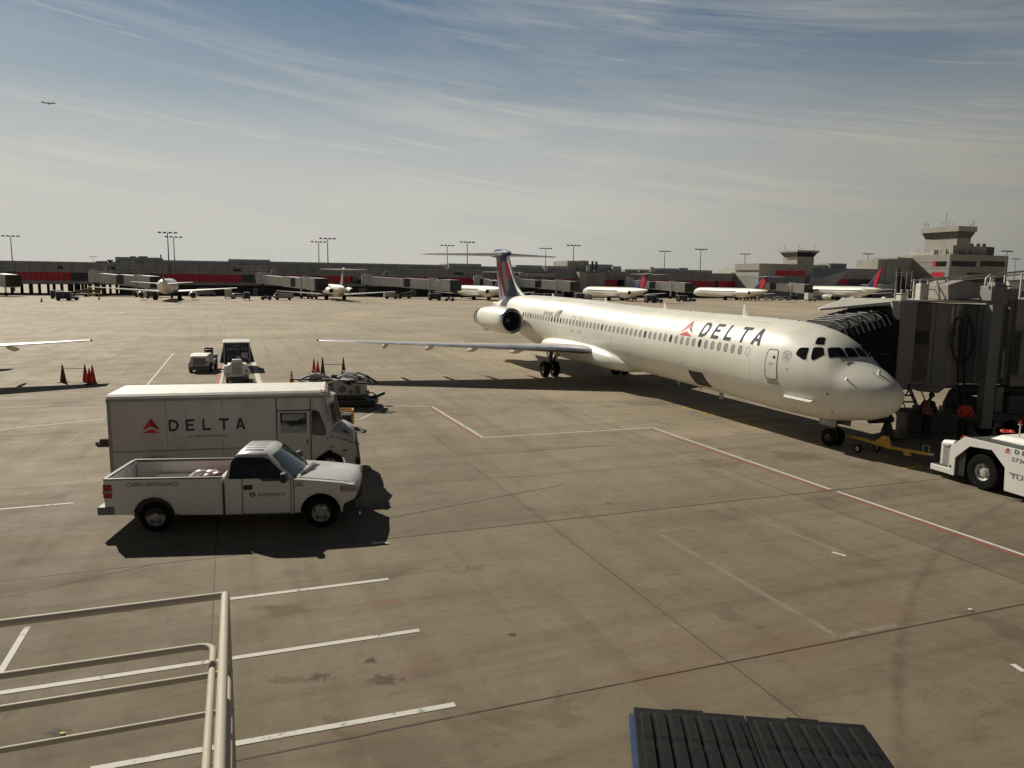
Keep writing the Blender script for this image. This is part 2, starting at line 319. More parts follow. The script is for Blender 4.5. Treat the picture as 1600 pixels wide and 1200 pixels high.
# ------------------------------------------------------------------ the apron
def concrete():
    M = bpy.data.materials.new('apron_concrete'); M.use_nodes = True; t = M.node_tree; b = t.nodes['Principled BSDF']
    g = t.nodes.new('ShaderNodeNewGeometry')
    mp = t.nodes.new('ShaderNodeMapping'); mp.vector_type = 'POINT'; mp.inputs['Rotation'].default_value = (0, 0, -GA); t.links.new(g.outputs['Position'], mp.inputs[0])
    P = mp.outputs[0]
    def noise(scale, det, rough, dist=0, scl=None, loc=(0, 0, 0), rot=0):
        n = t.nodes.new('ShaderNodeTexNoise'); n.inputs['Scale'].default_value = scale; n.inputs['Detail'].default_value = det; n.inputs['Roughness'].default_value = rough; n.inputs['Distortion'].default_value = dist
        q = t.nodes.new('ShaderNodeMapping'); q.inputs['Location'].default_value = loc; q.inputs['Rotation'].default_value = (0, 0, rot)
        if scl: q.inputs['Scale'].default_value = scl
        t.links.new(P, q.inputs[0]); t.links.new(q.outputs[0], n.inputs['Vector']); return n.outputs['Fac']
    sp = t.nodes.new('ShaderNodeSeparateXYZ'); t.links.new(P, sp.inputs[0])
    def cell(s, off, size): return mathn(t, 'FLOOR', mathn(t, 'DIVIDE', mathn(t, 'SUBTRACT', s, off), size))
    cb = t.nodes.new('ShaderNodeCombineXYZ'); t.links.new(cell(sp.outputs[0], -.47, 7.7), cb.inputs[0]); t.links.new(cell(sp.outputs[1], 9.3, 7.45), cb.inputs[1])
    wn = t.nodes.new('ShaderNodeTexWhiteNoise'); wn.noise_dimensions = '2D'; t.links.new(cb.outputs[0], wn.inputs['Vector'])
    def mixc(fac, a, bcol, op='MIX'):
        m_ = t.nodes.new('ShaderNodeMixRGB'); m_.blend_type = op
        for i, q in enumerate((fac, a, bcol)):
            if isinstance(q, (int, float)): m_.inputs[i].default_value = q
            elif isinstance(q, tuple): m_.inputs[i].default_value = (*q, 1)
            else: t.links.new(q, m_.inputs[i])
        return m_.outputs[0]
    base = ramp(t, noise(.11, 6, .6), [(.30, (.204, .171, .126)), (.52, (.247, .209, .156)), (.72, (.288, .247, .187))])
    base = mixc(1, base, ramp(t, wn.outputs['Value'], [(0, (.90, .90, .905)), (1, (1.09, 1.085, 1.07))]), 'MULTIPLY')
    base = mixc(.85, base, ramp(t, noise(.9, 8, .68), [(.28, (.82, .815, .80)), (.5, (1, 1, 1)), (.75, (1.07, 1.07, 1.07))]), 'MULTIPLY')
    base = mixc(.9, base, ramp(t, noise(4.2, 10, .78, .3, (.6, 1.3, 1)), [(.30, (.78, .77, .75)), (.48, (1, 1, 1)), (.72, (1.12, 1.12, 1.11))]), 'MULTIPLY')
    base = mixc(.8, base, ramp(t, noise(15, 3, .6, .4, (.7, 1.4, 1), (3, 3, 0)), [(.70, (1, 1, 1)), (.735, (.62, .60, .56))]), 'MULTIPLY')
    # tyre and wear streaks along and across the stand
    base = mixc(.8, base, ramp(t, noise(1.0, 6, .62, .4, (.07, 1.1, 1)), [(.36, (.80, .79, .78)), (.5, (1, 1, 1)), (.7, (1.06, 1.06, 1.05))]), 'MULTIPLY')
    base = mixc(.6, base, ramp(t, noise(1.0, 5, .6, .3, (1.2, .05, 1), (4, 2, 0), .25), [(.36, (.80, .79, .77)), (.48, (1, 1, 1))]), 'MULTIPLY')
    # oil blotches
    bl = ramp(t, noise(.55, 5, .62, .6, None, (9, 3, 0)), [(.63, (0, 0, 0)), (.67, (1, 1, 1))])
    base = mixc(mathn(t, 'MULTIPLY', bl, .45), base, (.135, .115, .088))
    bl2 = ramp(t, noise(2.6, 3, .55, .8, (1, 1.6, 1), (1, 7, 0)), [(.685, (0, 0, 0)), (.735, (1, 1, 1))])
    base = mixc(mathn(t, 'MULTIPLY', bl2, .55), base, (.10, .085, .07))
    # particular stains: x, y (world), radius x, radius y, strength, colour
    pos = t.nodes.new('ShaderNodeSeparateXYZ'); t.links.new(g.outputs['Position'], pos.inputs[0])
    wob = noise(2.4, 5, .65); wob2 = noise(9, 4, .6)
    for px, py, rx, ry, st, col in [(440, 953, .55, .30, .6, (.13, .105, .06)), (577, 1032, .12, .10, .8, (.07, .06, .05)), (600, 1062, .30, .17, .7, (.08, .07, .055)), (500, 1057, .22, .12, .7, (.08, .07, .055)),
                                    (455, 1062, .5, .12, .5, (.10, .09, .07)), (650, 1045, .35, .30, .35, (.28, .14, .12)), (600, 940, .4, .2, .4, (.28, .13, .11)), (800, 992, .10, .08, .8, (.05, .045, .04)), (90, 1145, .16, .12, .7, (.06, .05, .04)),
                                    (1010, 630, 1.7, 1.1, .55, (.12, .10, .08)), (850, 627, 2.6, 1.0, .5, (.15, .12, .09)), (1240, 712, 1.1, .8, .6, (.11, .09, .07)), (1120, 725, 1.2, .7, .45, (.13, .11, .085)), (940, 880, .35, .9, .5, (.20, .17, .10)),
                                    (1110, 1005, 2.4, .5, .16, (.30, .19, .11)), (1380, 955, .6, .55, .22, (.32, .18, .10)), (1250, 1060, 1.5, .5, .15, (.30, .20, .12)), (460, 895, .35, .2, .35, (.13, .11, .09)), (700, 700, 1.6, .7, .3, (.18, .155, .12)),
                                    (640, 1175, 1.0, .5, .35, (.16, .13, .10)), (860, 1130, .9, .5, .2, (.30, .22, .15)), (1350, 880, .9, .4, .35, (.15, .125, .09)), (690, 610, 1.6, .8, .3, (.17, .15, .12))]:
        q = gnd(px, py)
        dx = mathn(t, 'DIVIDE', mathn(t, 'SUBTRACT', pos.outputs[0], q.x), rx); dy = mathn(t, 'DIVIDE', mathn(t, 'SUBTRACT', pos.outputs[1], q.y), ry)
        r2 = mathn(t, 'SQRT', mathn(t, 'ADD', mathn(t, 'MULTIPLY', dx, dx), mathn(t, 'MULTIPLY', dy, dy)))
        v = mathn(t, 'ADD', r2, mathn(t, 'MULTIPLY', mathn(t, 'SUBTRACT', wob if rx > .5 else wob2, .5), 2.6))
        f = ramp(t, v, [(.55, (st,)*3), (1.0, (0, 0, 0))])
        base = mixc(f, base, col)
    # curved tyre track on the right (a ring about a turning centre)
    A_, B_, C_ = gnd(1412, 1195), gnd(1408, 1000), gnd(1500, 830); dd_ = 2*(A_.x*(B_.y-C_.y)+B_.x*(C_.y-A_.y)+C_.x*(A_.y-B_.y))
    cc = Vector((((A_.x**2+A_.y**2)*(B_.y-C_.y)+(B_.x**2+B_.y**2)*(C_.y-A_.y)+(C_.x**2+C_.y**2)*(A_.y-B_.y))/dd_, ((A_.x**2+A_.y**2)*(C_.x-B_.x)+(B_.x**2+B_.y**2)*(A_.x-C_.x)+(C_.x**2+C_.y**2)*(B_.x-A_.x))/dd_, 0)); RC_ = (Vector((A_.x, A_.y, 0))-cc).length; SG_ = 1 if A_.x > cc.x else -1
    dx = mathn(t, 'SUBTRACT', pos.outputs[0], cc.x); dy = mathn(t, 'SUBTRACT', pos.outputs[1], cc.y)
    rr = mathn(t, 'SQRT', mathn(t, 'ADD', mathn(t, 'MULTIPLY', dx, dx), mathn(t, 'MULTIPLY', dy, dy)))
    dd = mathn(t, 'ABSOLUTE', mathn(t, 'SUBTRACT', rr, RC_))
    f = mathn(t, 'MULTIPLY', ramp(t, dd, [(.02, (.5,)*3), (.15, (0, 0, 0))]), ramp(t, mathn(t, 'MULTIPLY', dx, SG_), [(.0, (0, 0, 0)), (.3, (1, 1, 1))]))
    f = mathn(t, 'MULTIPLY', f, ramp(t, wob, [(.35, (.2,)*3), (.6, (1, 1, 1))]))
    base = mixc(f, base, (.11, .095, .075))
    base = mixc(.7, base, ramp(t, noise(34, 5, .7), [(.3, (.76, .76, .76)), (.7, (1.18, 1.18, 1.18))]), 'MULTIPLY')
    jd = mathn(t, 'ABSOLUTE', mathn(t, 'SUBTRACT', sp.outputs[1], 9.3)); base = mixc(mathn(t, 'MULTIPLY', ramp(t, jd, [(.0, (.34,)*3), (.55, (0, 0, 0))]), ramp(t, noise(.7, 5, .6, .3, None, (7, 7, 0)), [(.42, (0, 0, 0)), (.62, (1, 1, 1))])), base, (.26, .15, .09))
    # worn, browner near the terminal; farther out, forward-scattered sunlight painted in as paler concrete
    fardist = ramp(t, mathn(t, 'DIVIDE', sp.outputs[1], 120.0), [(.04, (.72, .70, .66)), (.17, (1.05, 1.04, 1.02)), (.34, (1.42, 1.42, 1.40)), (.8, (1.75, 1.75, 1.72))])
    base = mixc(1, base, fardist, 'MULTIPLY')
    t.links.new(base, b.inputs['Base Color'])
    b.inputs['Specular IOR Level'].default_value = .12
    t.links.new(ramp(t, noise(.6, 5, .6), [(.3, (.72,)*3), (.7, (.92,)*3)]), b.inputs['Roughness'])
    bp = t.nodes.new('ShaderNodeBump'); bp.inputs['Strength'].default_value = .25; bp.inputs['Distance'].default_value = .01; t.links.new(noise(45, 4, .65), bp.inputs['Height']); t.links.new(bp.outputs[0], b.inputs['Normal'])
    return M
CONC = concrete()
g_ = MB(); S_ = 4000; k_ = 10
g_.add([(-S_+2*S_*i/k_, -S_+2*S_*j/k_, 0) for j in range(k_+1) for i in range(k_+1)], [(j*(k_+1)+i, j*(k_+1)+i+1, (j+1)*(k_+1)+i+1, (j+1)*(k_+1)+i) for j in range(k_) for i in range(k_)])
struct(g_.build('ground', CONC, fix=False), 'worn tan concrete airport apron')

def paint(name, col, wear=.5, scale=3.0, alpha=1.0):
    M = bpy.data.materials.new(name); M.use_nodes = True; t = M.node_tree; b = t.nodes['Principled BSDF']
    b.inputs['Base Color'].default_value = (*col, 1); b.inputs['Roughness'].default_value = .7; b.inputs['Specular IOR Level'].default_value = .25
    g = t.nodes.new('ShaderNodeNewGeometry'); n = t.nodes.new('ShaderNodeTexNoise'); n.inputs['Scale'].default_value = scale; n.inputs['Detail'].default_value = 9; n.inputs['Roughness'].default_value = .75
    t.links.new(g.outputs['Position'], n.inputs['Vector'])
    f = ramp(t, n.outputs['Fac'], [(.36+.18*wear-.05, (0, 0, 0)), (.36+.18*wear+.06, (alpha,)*3)])
    tr = t.nodes.new('ShaderNodeBsdfTransparent'); mx = t.nodes.new('ShaderNodeMixShader'); t.links.new(f, mx.inputs[0]); t.links.new(tr.outputs[0], mx.inputs[1]); t.links.new(b.outputs[0], mx.inputs[2])
    t.links.new(mx.outputs[0], t.nodes['Material Output'].inputs[0]); return M
PW = paint('line_white', (.62, .60, .54), .15); PW2 = paint('line_white_worn', (.52, .50, .44), .75); PF = paint('line_faded', (.42, .38, .31), .45, 2.5, .42)
PR = paint('line_red', (.42, .10, .08), .35); PY = paint('line_yellow', (.60, .40, .05), .3); JT = paint('joint_dark', (.065, .055, .042), .12, 1.2, .92); JB = paint('joint_band', (.20, .17, .13), .45, 1.0, .6)
def strip(mb, a, b, w, z, seg=1):
    a, b = Vector(a), Vector(b); a.z = b.z = z; d = (b-a).normalized(); s = Vector((-d.y, d.x, 0))*w/2
    n = max(1, int((b-a).length/seg)) if seg != 1 else 1
    mb.add([a-s, b-s, b+s, a+s], [(0, 1, 2, 3)])
def strips(name, segs, w, z, m_, label):
    q = MB()
    for a, b in segs: strip(q, gnd(*a), gnd(*b), w, z)
    return struct(q.build(name, m_, fix=False), label)
# expansion joints of the slabs
q = MB(); q2 = MB(); rj = random.Random(3)
for k in range(-1, 16):
    n = 9.3+7.45*k; w_ = .032 if k < 2 else .018
    t0 = -60-8*k
    while t0 < 60+8*k:
        t1 = t0+7.7; j = rj.uniform(-.012, .012)
        strip(q, grid(t0, n+j), grid(t1, n+j), w_, .004); t0 = t1
for k in range(-18, 22):
    t = -.47+7.7*k
    n0 = -6
    while n0 < 120:
        n1 = n0+7.45
        if rj.random() < (.95 if n0 < 40 else .6): strip(q, grid(t, n0), grid(t, n1), .016, .005)
        n0 = n1
strip(q, gnd(600, 811), gnd(882, 757), .022, .0055); strip(q, gnd(0, 935), gnd(243, 881), .018, .0055)
struct(q.build('expansion_joints', JT, fix=False), 'dark joints between the concrete slabs')
# painted lines
strips('parking_lines', [((360, 936), (607, 905)), ((-60, 1092), (655, 985)), ((140, 1203), (711, 1101))], .115, .007, PW, 'three white parking lines below the pickup')
strips('parking_line_left', [((-4, 1058), (43, 980))], .10, .007, PW, 'short white line left of the handrail')
strips('stand_line_white', [((606, 634), (672, 635)), ((562, 656), (606, 634)), ((500, 657), (562, 656)), ((755, 684), (1020, 668.5)), ((-40, 676), (170, 654)), ((0, 796), (115, 786)), ((228, 604), (271, 552)), ((1600, 1050), (1582, 1038)), ((1300, 863), (1322, 869))], .10, .007, PW, 'thin white stand lines')
strips('safety_line_white', [((676, 636), (755, 684)), ((1020, 668.5), (1298, 765)), ((1308, 768), (1625, 876))], .11, .007, PW, 'white edge of the red safety line')
strips('safety_line_red', [((672, 637), (749, 685.5)), ((1016, 671), (1298, 768.5)), ((1308, 771.5), (1625, 880.5))], .07, .007, PR, 'red edge of the safety line beside the airliner')
strips('faded_lines', [((1025, 832), (1310, 996)), ((1310, 996), (1400, 977)), ((660, 545), (850, 700)), ((90, 700), (430, 500)), ((0, 585), (240, 500)), ((790, 745), (1100, 722)), ((820, 700), (1100, 690)), ((620, 560), (700, 620)), ((1185, 814), (1320, 865)), ((1025, 832), (1075, 825)), 
                       ((0, 548), (330, 546)), ((0, 556), (260, 553)), ((300, 553), (700, 556))], .13, .007, PF, 'ghosts of old painted lines')
strips('cart_lane_white', [((344, 602), (352, 565)), ((405, 604), (393, 560)), ((411, 610), (398, 566))], .14, .007, PW, 'white lane edges beside the baggage cart')
strips('cart_lane_red', [((339, 600), (347, 570))], .16, .007, PR, 'red lane edge beside the baggage cart')
strips('taxi_line_yellow', [((1066, 636.5), (1500, 742)), ], .07, .007, PY, 'yellow lead-in line under the nose')
strips('stop_bars_yellow', [((1066, 636), (1155, 632)), ((1101, 647), (1200, 641.5)), ((1138, 656), (1238, 651)), ((1178, 668.5), (1282, 661)), ((1276, 694), (1300, 691)), ((1412, 732), (1448, 728))], .16, .007, PY, 'yellow stop bars under the airliner nose')
strips('bridge_lines', [((1400, 641), (1460, 634)), ((1380, 662), (1450, 676)), ((1340, 658), (1420, 674))], .09, .007, PW, 'white lines under the boarding bridge')

# ------------------------------------------------------------------ the big airliner  (x aft from the nose, y to starboard, z up)
FT = [(.20,2.19,2.17,.02,2.18),(.24,2.38,1.93,.23,2.18),(.33,2.52,1.77,.41,2.18),(.48,2.65,1.62,.57,2.19),(.70,2.78,1.49,.73,2.22),(1.0,2.94,1.36,.89,2.28),(1.35,3.10,1.25,1.03,2.36),(1.9,3.36,1.15,1.18,2.47),(2.3,3.70,1.07,1.29,2.55),(2.75,3.98,1.0,1.39,2.62),(3.4,4.25,.94,1.50,2.70),(4.6,4.49,.91,1.62,2.80),(5.8,4.56,.92,1.665,2.87),(7.5,4.585,.97,1.67,2.91),(12,4.61,1.07,1.67,2.94),(18,4.68,1.16,1.67,3.01),(26,4.88,1.24,1.67,3.21),(31,4.93,1.32,1.67,3.26),(33.5,4.93,1.58,1.60,3.32),(36,4.86,2.05,1.38,3.45),(38.5,4.70,2.65,1.02,3.65),(40.5,4.45,3.15,.66,3.8),(41.8,4.2,3.5,.36,3.85),(42.4,4.02,3.7,.15,3.86)]
XS = [r[0] for r in FT]
def _pch(k):
    ys = [r[k] for r in FT]; h = [XS[i+1]-XS[i] for i in range(len(XS)-1)]; d = [(ys[i+1]-ys[i])/h[i] for i in range(len(h))]
    m_ = [0.]*len(XS); m_[0] = d[0]; m_[-1] = d[-1]
    for i in range(1, len(XS)-1):
        if d[i-1]*d[i] > 0:
            a = 2*h[i]+h[i-1]; b = h[i]+2*h[i-1]; m_[i] = (a+b)/(a/d[i-1]+b/d[i])
    return ys, m_
PC = [_pch(k) for k in (1, 2, 3, 4)]
def prm(x):
    x = min(max(x, XS[0]), XS[-1]); i = 0
    while i < len(XS)-2 and XS[i+1] < x: i += 1
    h = XS[i+1]-XS[i]; t = (x-XS[i])/h; o = []
    for ys, m_ in PC:
        o.append((2*t**3-3*t**2+1)*ys[i]+(t**3-2*t**2+t)*h*m_[i]+(-2*t**3+3*t**2)*ys[i+1]+(t**3-t**2)*h*m_[i+1])
    return o
def SF(x, th, off=0):
    zt, zb, hw, zm = prm(x); c, s = math.cos(th), math.sin(th); r = (zt-zm) if c > 0 else (zm-zb)
    ny = s/max(hw, 1e-3); nz = c/max(r, 1e-3); n = math.hypot(ny, nz) or 1
    return (x, hw*s+off*ny/n, zm+r*c+off*nz/n)
def decal(vs, fs, off=.006, dx=.22, dth=.10):
    """flat faces in (x, theta) cut fine enough to lie on the curved skin"""
    b = bmesh.new(); bv = [b.verts.new((x, th, 0)) for x, th in vs]
    for f in fs:
        try: b.faces.new([bv[i] for i in f])
        except ValueError: pass
    b.normal_update()
    x0 = min(v[0] for v in vs); x1 = max(v[0] for v in vs); t0 = min(v[1] for v in vs); t1 = max(v[1] for v in vs)
    x = x0+dx
    while x < x1: bmesh.ops.bisect_plane(b, geom=b.verts[:]+b.edges[:]+b.faces[:], plane_co=(x, 0, 0), plane_no=(1, 0, 0)); x += dx
    t = t0+dth
    while t < t1: bmesh.ops.bisect_plane(b, geom=b.verts[:]+b.edges[:]+b.faces[:], plane_co=(0, t, 0), plane_no=(0, 1, 0)); t += dth
    b.verts.index_update(); V = [SF(v.co.x, v.co.y, off) for v in b.verts]; Fc = [tuple(v.index for v in f.verts) for f in b.faces]; b.free()
    return V, Fc
def bil(q, u, v):
    # corners: BL, TL, BR, TR
    (a, b), (c, d), (e, f), (g, h) = q
    return ((a*(1-u)*(1-v)+c*(1-u)*v+e*u*(1-v)+g*u*v), (b*(1-u)*(1-v)+d*(1-u)*v+f*u*(1-v)+h*u*v))
def rpoly(poly, r=.12, n=3):
    """round the corners of a polygon"""
    out = []; k = len(poly)
    for i in range(k):
        p = Vector(poly[i]); a = Vector(poly[i-1]); c = Vector(poly[(i+1) % k]); la = (a-p).length; lc = (c-p).length
        ra = min(r, la*.45); rc = min(r, lc*.45); s = p+(a-p)/la*ra; e = p+(c-p)/lc*rc
        for j in range(n+1):
            t = j/n; out.append(tuple(s*(1-t)**2 + p*2*t*(1-t) + e*t*t))
    return out
def patch(parent, name, poly, m_, off=.006, rnd=0, label=None):
    poly = rpoly(poly, rnd) if rnd else poly
    V, Fc = decal(poly, [tuple(range(len(poly)))], off); b = MB(); b.add(V, Fc); return b.build(name, m_, parent, fix=False, label=label)
def outline(poly, w, rnd=.15):
    p = [Vector(q) for q in rpoly(poly, rnd, 5)]; c = sum(p, Vector((0, 0)))/len(p)
    inner = [q+(c-q).normalized()*w for q in p]; n = len(p)
    return [tuple(q) for q in p]+[tuple(q) for q in inner], [(i, (i+1) % n, n+(i+1) % n, n+i) for i in range(n)]
def airfoil(x0, x1, y, z, th, n=9, vert=False, tw=0):
    """closed section; leading edge x0, trailing edge x1, thickness th"""
    pts = []
    for k in range(n+1):
        u = (1-math.cos(PI*k/n))/2; t = th*(2.969*math.sqrt(u)-1.26*u-3.516*u*u+2.843*u**3-1.036*u**4)*.5/.5*.5
        pts.append((x0+(x1-x0)*u, t, u))
    up = [(a, t) for a, t, u in pts]; dn = [(a, -t*.8) for a, t, u in pts[1:-1]][::-1]
    if vert: return [Vector((a, y+t, z)) for a, t in up+dn]
    return [Vector((a, y, z+t-(a-x0)*tw)) for a, t in up+dn]

def build_airliner():
    R = thing('airliner', 'large white twin-engine airliner at the near stand, navy lettering along its side', 'airliner', (13.078, 24.874, 0), math.radians(-70.14)+PI, 'parked airliners')
    # --- fuselage
    xs = []; x = XS[0]
    while x < 42.4:
        xs.append(x); x += .02 if x < .3 else .05 if x < .7 else .15 if x < 6 else .5
    xs.append(42.4); n = 56
    f = MB(); f.loft([[SF(x, 2*PI*j/n) for j in range(n)] for x in xs]); F_ = f.build('fuselage', JETW, R, smooth=60)
    # skin joints on the fuselage
    s = MB()
    for x in (6.0, 9.3, 12.6, 16.0, 27.4, 30.4):
        for j in range(28):
            a, b_ = PI*j/28, PI*(j+1)/28
            s.add([SF(x, a, .003), SF(x+.008, a, .003), SF(x+.008, b_, .003), SF(x, b_, .003)], [(0, 1, 2, 3)])
    for th, x0, x1 in ((1.98, 5.2, 18), (.42, 6, 33), (.80, 6, 33)):
        x = x0
        while x < x1: s.add([SF(x, th, .003), SF(min(x+.6, x1), th, .003), SF(min(x+.6, x1), th+.005, .003), SF(x, th+.005, .003)], [(0, 1, 2, 3)]); x += .6
    s.build('skin_seams', mat('seam_grey', (.36, .34, .30), .5, var=.05), F_, fix=False)
    # --- cockpit windows
    FRM = mat('window_frame', (.60, .58, .53), .4, metal=.3)
    cw = [[(3.652, .956), (3.261, .865), (3.146, 1.188), (3.29, 1.202), (3.672, 1.141)], [(3.137, .817), (2.826, .686), (2.606, .852), (2.846, 1.117), (2.974, 1.126)],
          [(2.697, .632), (2.429, .343), (2.067, .433), (2.404, .848)], [(2.385, .28), (2.30, .03), (1.985, .03), (2.045, .374)], [(3.326, .503), (3.118, .389), (2.889, .612), (3.177, .727)]]
    for i, q in enumerate(cw):
        for sg in (1, -1):
            qq = [(a, b_*sg) for a, b_ in q]; c0 = (sum(a for a, _ in qq)/len(qq), sum(b_ for _, b_ in qq)/len(qq))
            big = [(c0[0]+(a-c0[0])*1.17, c0[1]+(b_-c0[1])*1.17) for a, b_ in qq]
            fr = patch(F_ if False else R, 'cockpit_window', big, FRM, .004, .09)
            V, Fc = decal(rpoly(qq, .07), [tuple(range(len(rpoly(qq, .07))))], .009, .12, .08); b = MB(); b.add(V, Fc); b.build('pane', GLASS, fr, fix=False)
    for sg in (1, -1):
        a = Vector(SF(2.02, .42*sg, .03)); b_ = Vector(SF(2.32, .60*sg, .05)); c_ = Vector(SF(1.95, .62*sg, .03))
        wp = MB(); wp.tube([a, b_], .012, 6); wp.tube([b_, c_], .012, 6); wp.build('wiper', BLK, R)
    # --- cabin windows, each one
    SH = mat('window_shade', (.34, .33, .30), .5, var=.04); SD = mat('window_dark', (.035, .035, .04), .2, var=.2); RIM = mat('window_rim', (.14, .135, .125), .5)
    rw = random.Random(5)
    for k in range(-1, 53):
        x = 6.687+.4826*k; z = 3.31+.0125*(.4826*k-1.3)
        zt, zb, hw, zm = prm(x)
        def oval(w_, h_, off, n_=14, cx=0, x=x, z=z):
            o = []
            for j in range(n_):
                a = 2*PI*j/n_; ca, sa = math.cos(a), math.sin(a)
                px = x+cx+w_*math.copysign(abs(ca)**.8, ca); pz = z+h_*math.copysign(abs(sa)**.75, sa); c_ = (pz-zm)/(zt-zm) if pz > zm else (pz-zm)/(zm-zb)
                o.append(SF(px, math.acos(max(-1, min(1, c_))), off))
            return o
        if k < 0:
            b = MB(); o1 = oval(.12, .19, .004); o2 = oval(.10, .17, .004); b.add(o1+o2, [(j, (j+1) % 14, 14+(j+1) % 14, 14+j) for j in range(14)]); b.build('blanked_window', mat('seam_grey', (1, 1, 1)), R, fix=False); continue
        b = MB(); b.add(oval(.118, .185, .005), [tuple(range(14))]); r_ = b.build('cabin_window', RIM, R, fix=False)
        b = MB(); dark = 38 <= k <= 41
        b.add(oval(.095, .16, .008, cx=0 if dark else -.02), [tuple(range(14))]); b.build('pane', SD if dark or rw.random() < .12 else SH, r_, fix=False)
    # --- doors, exits, hold door
    dp = [(5.065, 1.846), (5.057, 1.17), (4.469, 1.132), (4.37, 1.819)]
    d_ = patch(R, 'galley_door', dp, JETW, .006, .15)
    V, Fc = decal(*outline(dp, .028, .15), .010); b = MB(); b.add(V, Fc); b.build('door_seal', DGREY, d_, fix=False)
    b = MB(); b.cyl(SF(4.64, 1.33, .005), SF(4.64, 1.33, .02), .055, n=14); b.build('door_window', SD, d_)
    V, Fc = decal([(4.85, 1.50), (4.62, 1.485), (4.62, 1.497), (4.85, 1.512)], [(0, 1, 2, 3)], .014); b = MB(); b.add(V, Fc); b.build('door_handle', DKMET, d_, fix=False)
    patch(R, 'sill_plate', [(4.984, 1.868), (4.346, 1.843), (4.313, 1.915), (4.974, 1.935)], mat('sill_grey', (.33, .31, .27), .5), .008)
    for q in ([(23.48, 1.682), (23.44, 1.12), (22.98, 1.12), (22.96, 1.681)], [(22.43, 1.679), (22.40, 1.115), (21.94, 1.115), (21.92, 1.667)]):
        V, Fc = decal(*outline(q, .022, .16), .009); b = MB(); b.add(V, Fc); b.build('exit_outline', GREYP, R, fix=False)
    h_ = patch(R, 'hold_door_opening', [(10.652, 2.081), (9.483, 2.069), (9.40, 2.56), (10.70, 2.60)], BLK, .008, .06)
    b = MB(); p0 = Vector(SF(10.2, 2.55, .02)); b.bar(p0, p0+Vector((.05, .08, -.24)), .09, .05); b.build('door_strut', YEL, h_)
    # --- lettering and marks
    q = [(9.853, 1.150), (9.858, .680), (5.62, 1.150), (5.66, .690)]
    vs, fs = delta_word(.135)
    V, Fc = decal([bil(q, u+.0*(v), v) for u, v in vs], fs, .010, .25, .09); b = MB(); b.add(V, Fc); b.build('fuselage_lettering', LETR, R, fix=False)
    tri = [[(11.383, 1.172), (10.975, .668), (10.93, .98)], [(10.975, .668), (10.72, .93), (10.93, .98)]]
    q = [(11.40, 1.178), (11.22, .668), (10.34, 1.178), (10.72, .668)]
    b = MB()
    for poly, k in WIDGET:
        pp = [bil(q, u, v) for u, v in poly]; V, Fc = decal(pp, [tuple(range(len(pp)))], .010, .2, .1); b.add(V, Fc, k)
    b.build('emblem', [BRED, DRED], R, fix=False)
    vs, fs = text_mesh('N914DE', .01); q = [(28.057, 1.263), (28.10, 1.100), (26.499, 1.257), (26.56, 1.095)]
    V, Fc = decal([bil(q, u+.0*v, v) for u, v in vs], fs, .010, .4, .1); b = MB(); b.add(V, Fc); b.build('registration', GREYP, R, fix=False)
    q = [(26.206, 1.246), (26.05, .967), (25.40, 1.245), (25.25, .967)]; b = MB()
    for k in range(7):
        V, Fc = decal([bil(q, u, v) for u, v in ((0, 2*k/13), (0, (2*k+1)/13), (1 if k < 4 else 1, (2*k+1)/13), (1, 2*k/13))], [(0, 1, 2, 3)], .010); b.add(V, Fc, 0)
    V, Fc = decal([bil(q, u, v) for u, v in ((.55, .46), (.55, 1), (1, 1), (1, .46))], [(0, 1, 2, 3)], .012); b.add(V, Fc, 1)
    b.build('flag', [mat('flag_red', (.25, .10, .09), .5), LETR], R, fix=False)
    # round alliance emblem beside the cockpit
    c0 = (4.05, 1.24); b = MB(); n_ = 28
    ring = [(c0[0]+.20*math.cos(2*PI*j/n_), c0[1]+.125*math.sin(2*PI*j/n_)) for j in range(n_)]; ring2 = [(c0[0]+.185*math.cos(2*PI*j/n_), c0[1]+.115*math.sin(2*PI*j/n_)) for j in range(n_)]
    b.add([SF(*p, .009) for p in ring+ring2], [(j, (j+1) % n_, n_+(j+1) % n_, n_+j) for j in range(n_)])
    for yy in (-.06, -.03, 0, .03, .06):
        V, Fc = decal([(c0[0]-.11, c0[1]+yy+.008), (c0[0]-.11, c0[1]+yy-.004), (c0[0]+.11, c0[1]+yy-.012), (c0[0]+.11, c0[1]+yy)], [(0, 1, 2, 3)], .009); b.add(V, Fc)
    for j in range(5):
        a = -.9+.45*j; V = [SF(c0[0]+.24*math.sin(a)+d1, c0[1]-.155*math.cos(a)+.03+d2, .009) for d1, d2 in ((-.03, 0), (0, -.02), (.03, 0), (0, .02))]; b.add(V, [(0, 1, 2, 3)])
    b.build('round_emblem', mat('emblem_grey', (.33, .34, .33), .5), R, fix=False)
    # --- small things on the nose
    b = MB(); a = [SF(x, th, o) for x, th, o in ((4.20, 2.10, .0), (2.75, 2.10, .0), (2.82, 2.09, .20), (4.0, 2.09, .20))]; a2 = [SF(x, th, o) for x, th, o in ((4.20, 2.14, .0), (2.75, 2.14, .0), (2.82, 2.11, .20), (4.0, 2.11, .20))]
    b.add(a+a2, [(0, 1, 2, 3), (7, 6, 5, 4), (0, 4, 5, 1), (1, 5, 6, 2), (2, 6, 7, 3), (3, 7, 4, 0)]); b.build('strake', WHT, R)
    for x, th, r_ in ((2.146, 1.859, .045), (3.9, 1.52, .02), (11.0, 1.9, .03), (16.2, 2.0, .04), (18.0, 1.62, .03)):
        b = MB(); b.cyl(SF(x, th, 0), SF(x, th, .010), r_, n=12); b.build('sensor_port', DKMET, R)
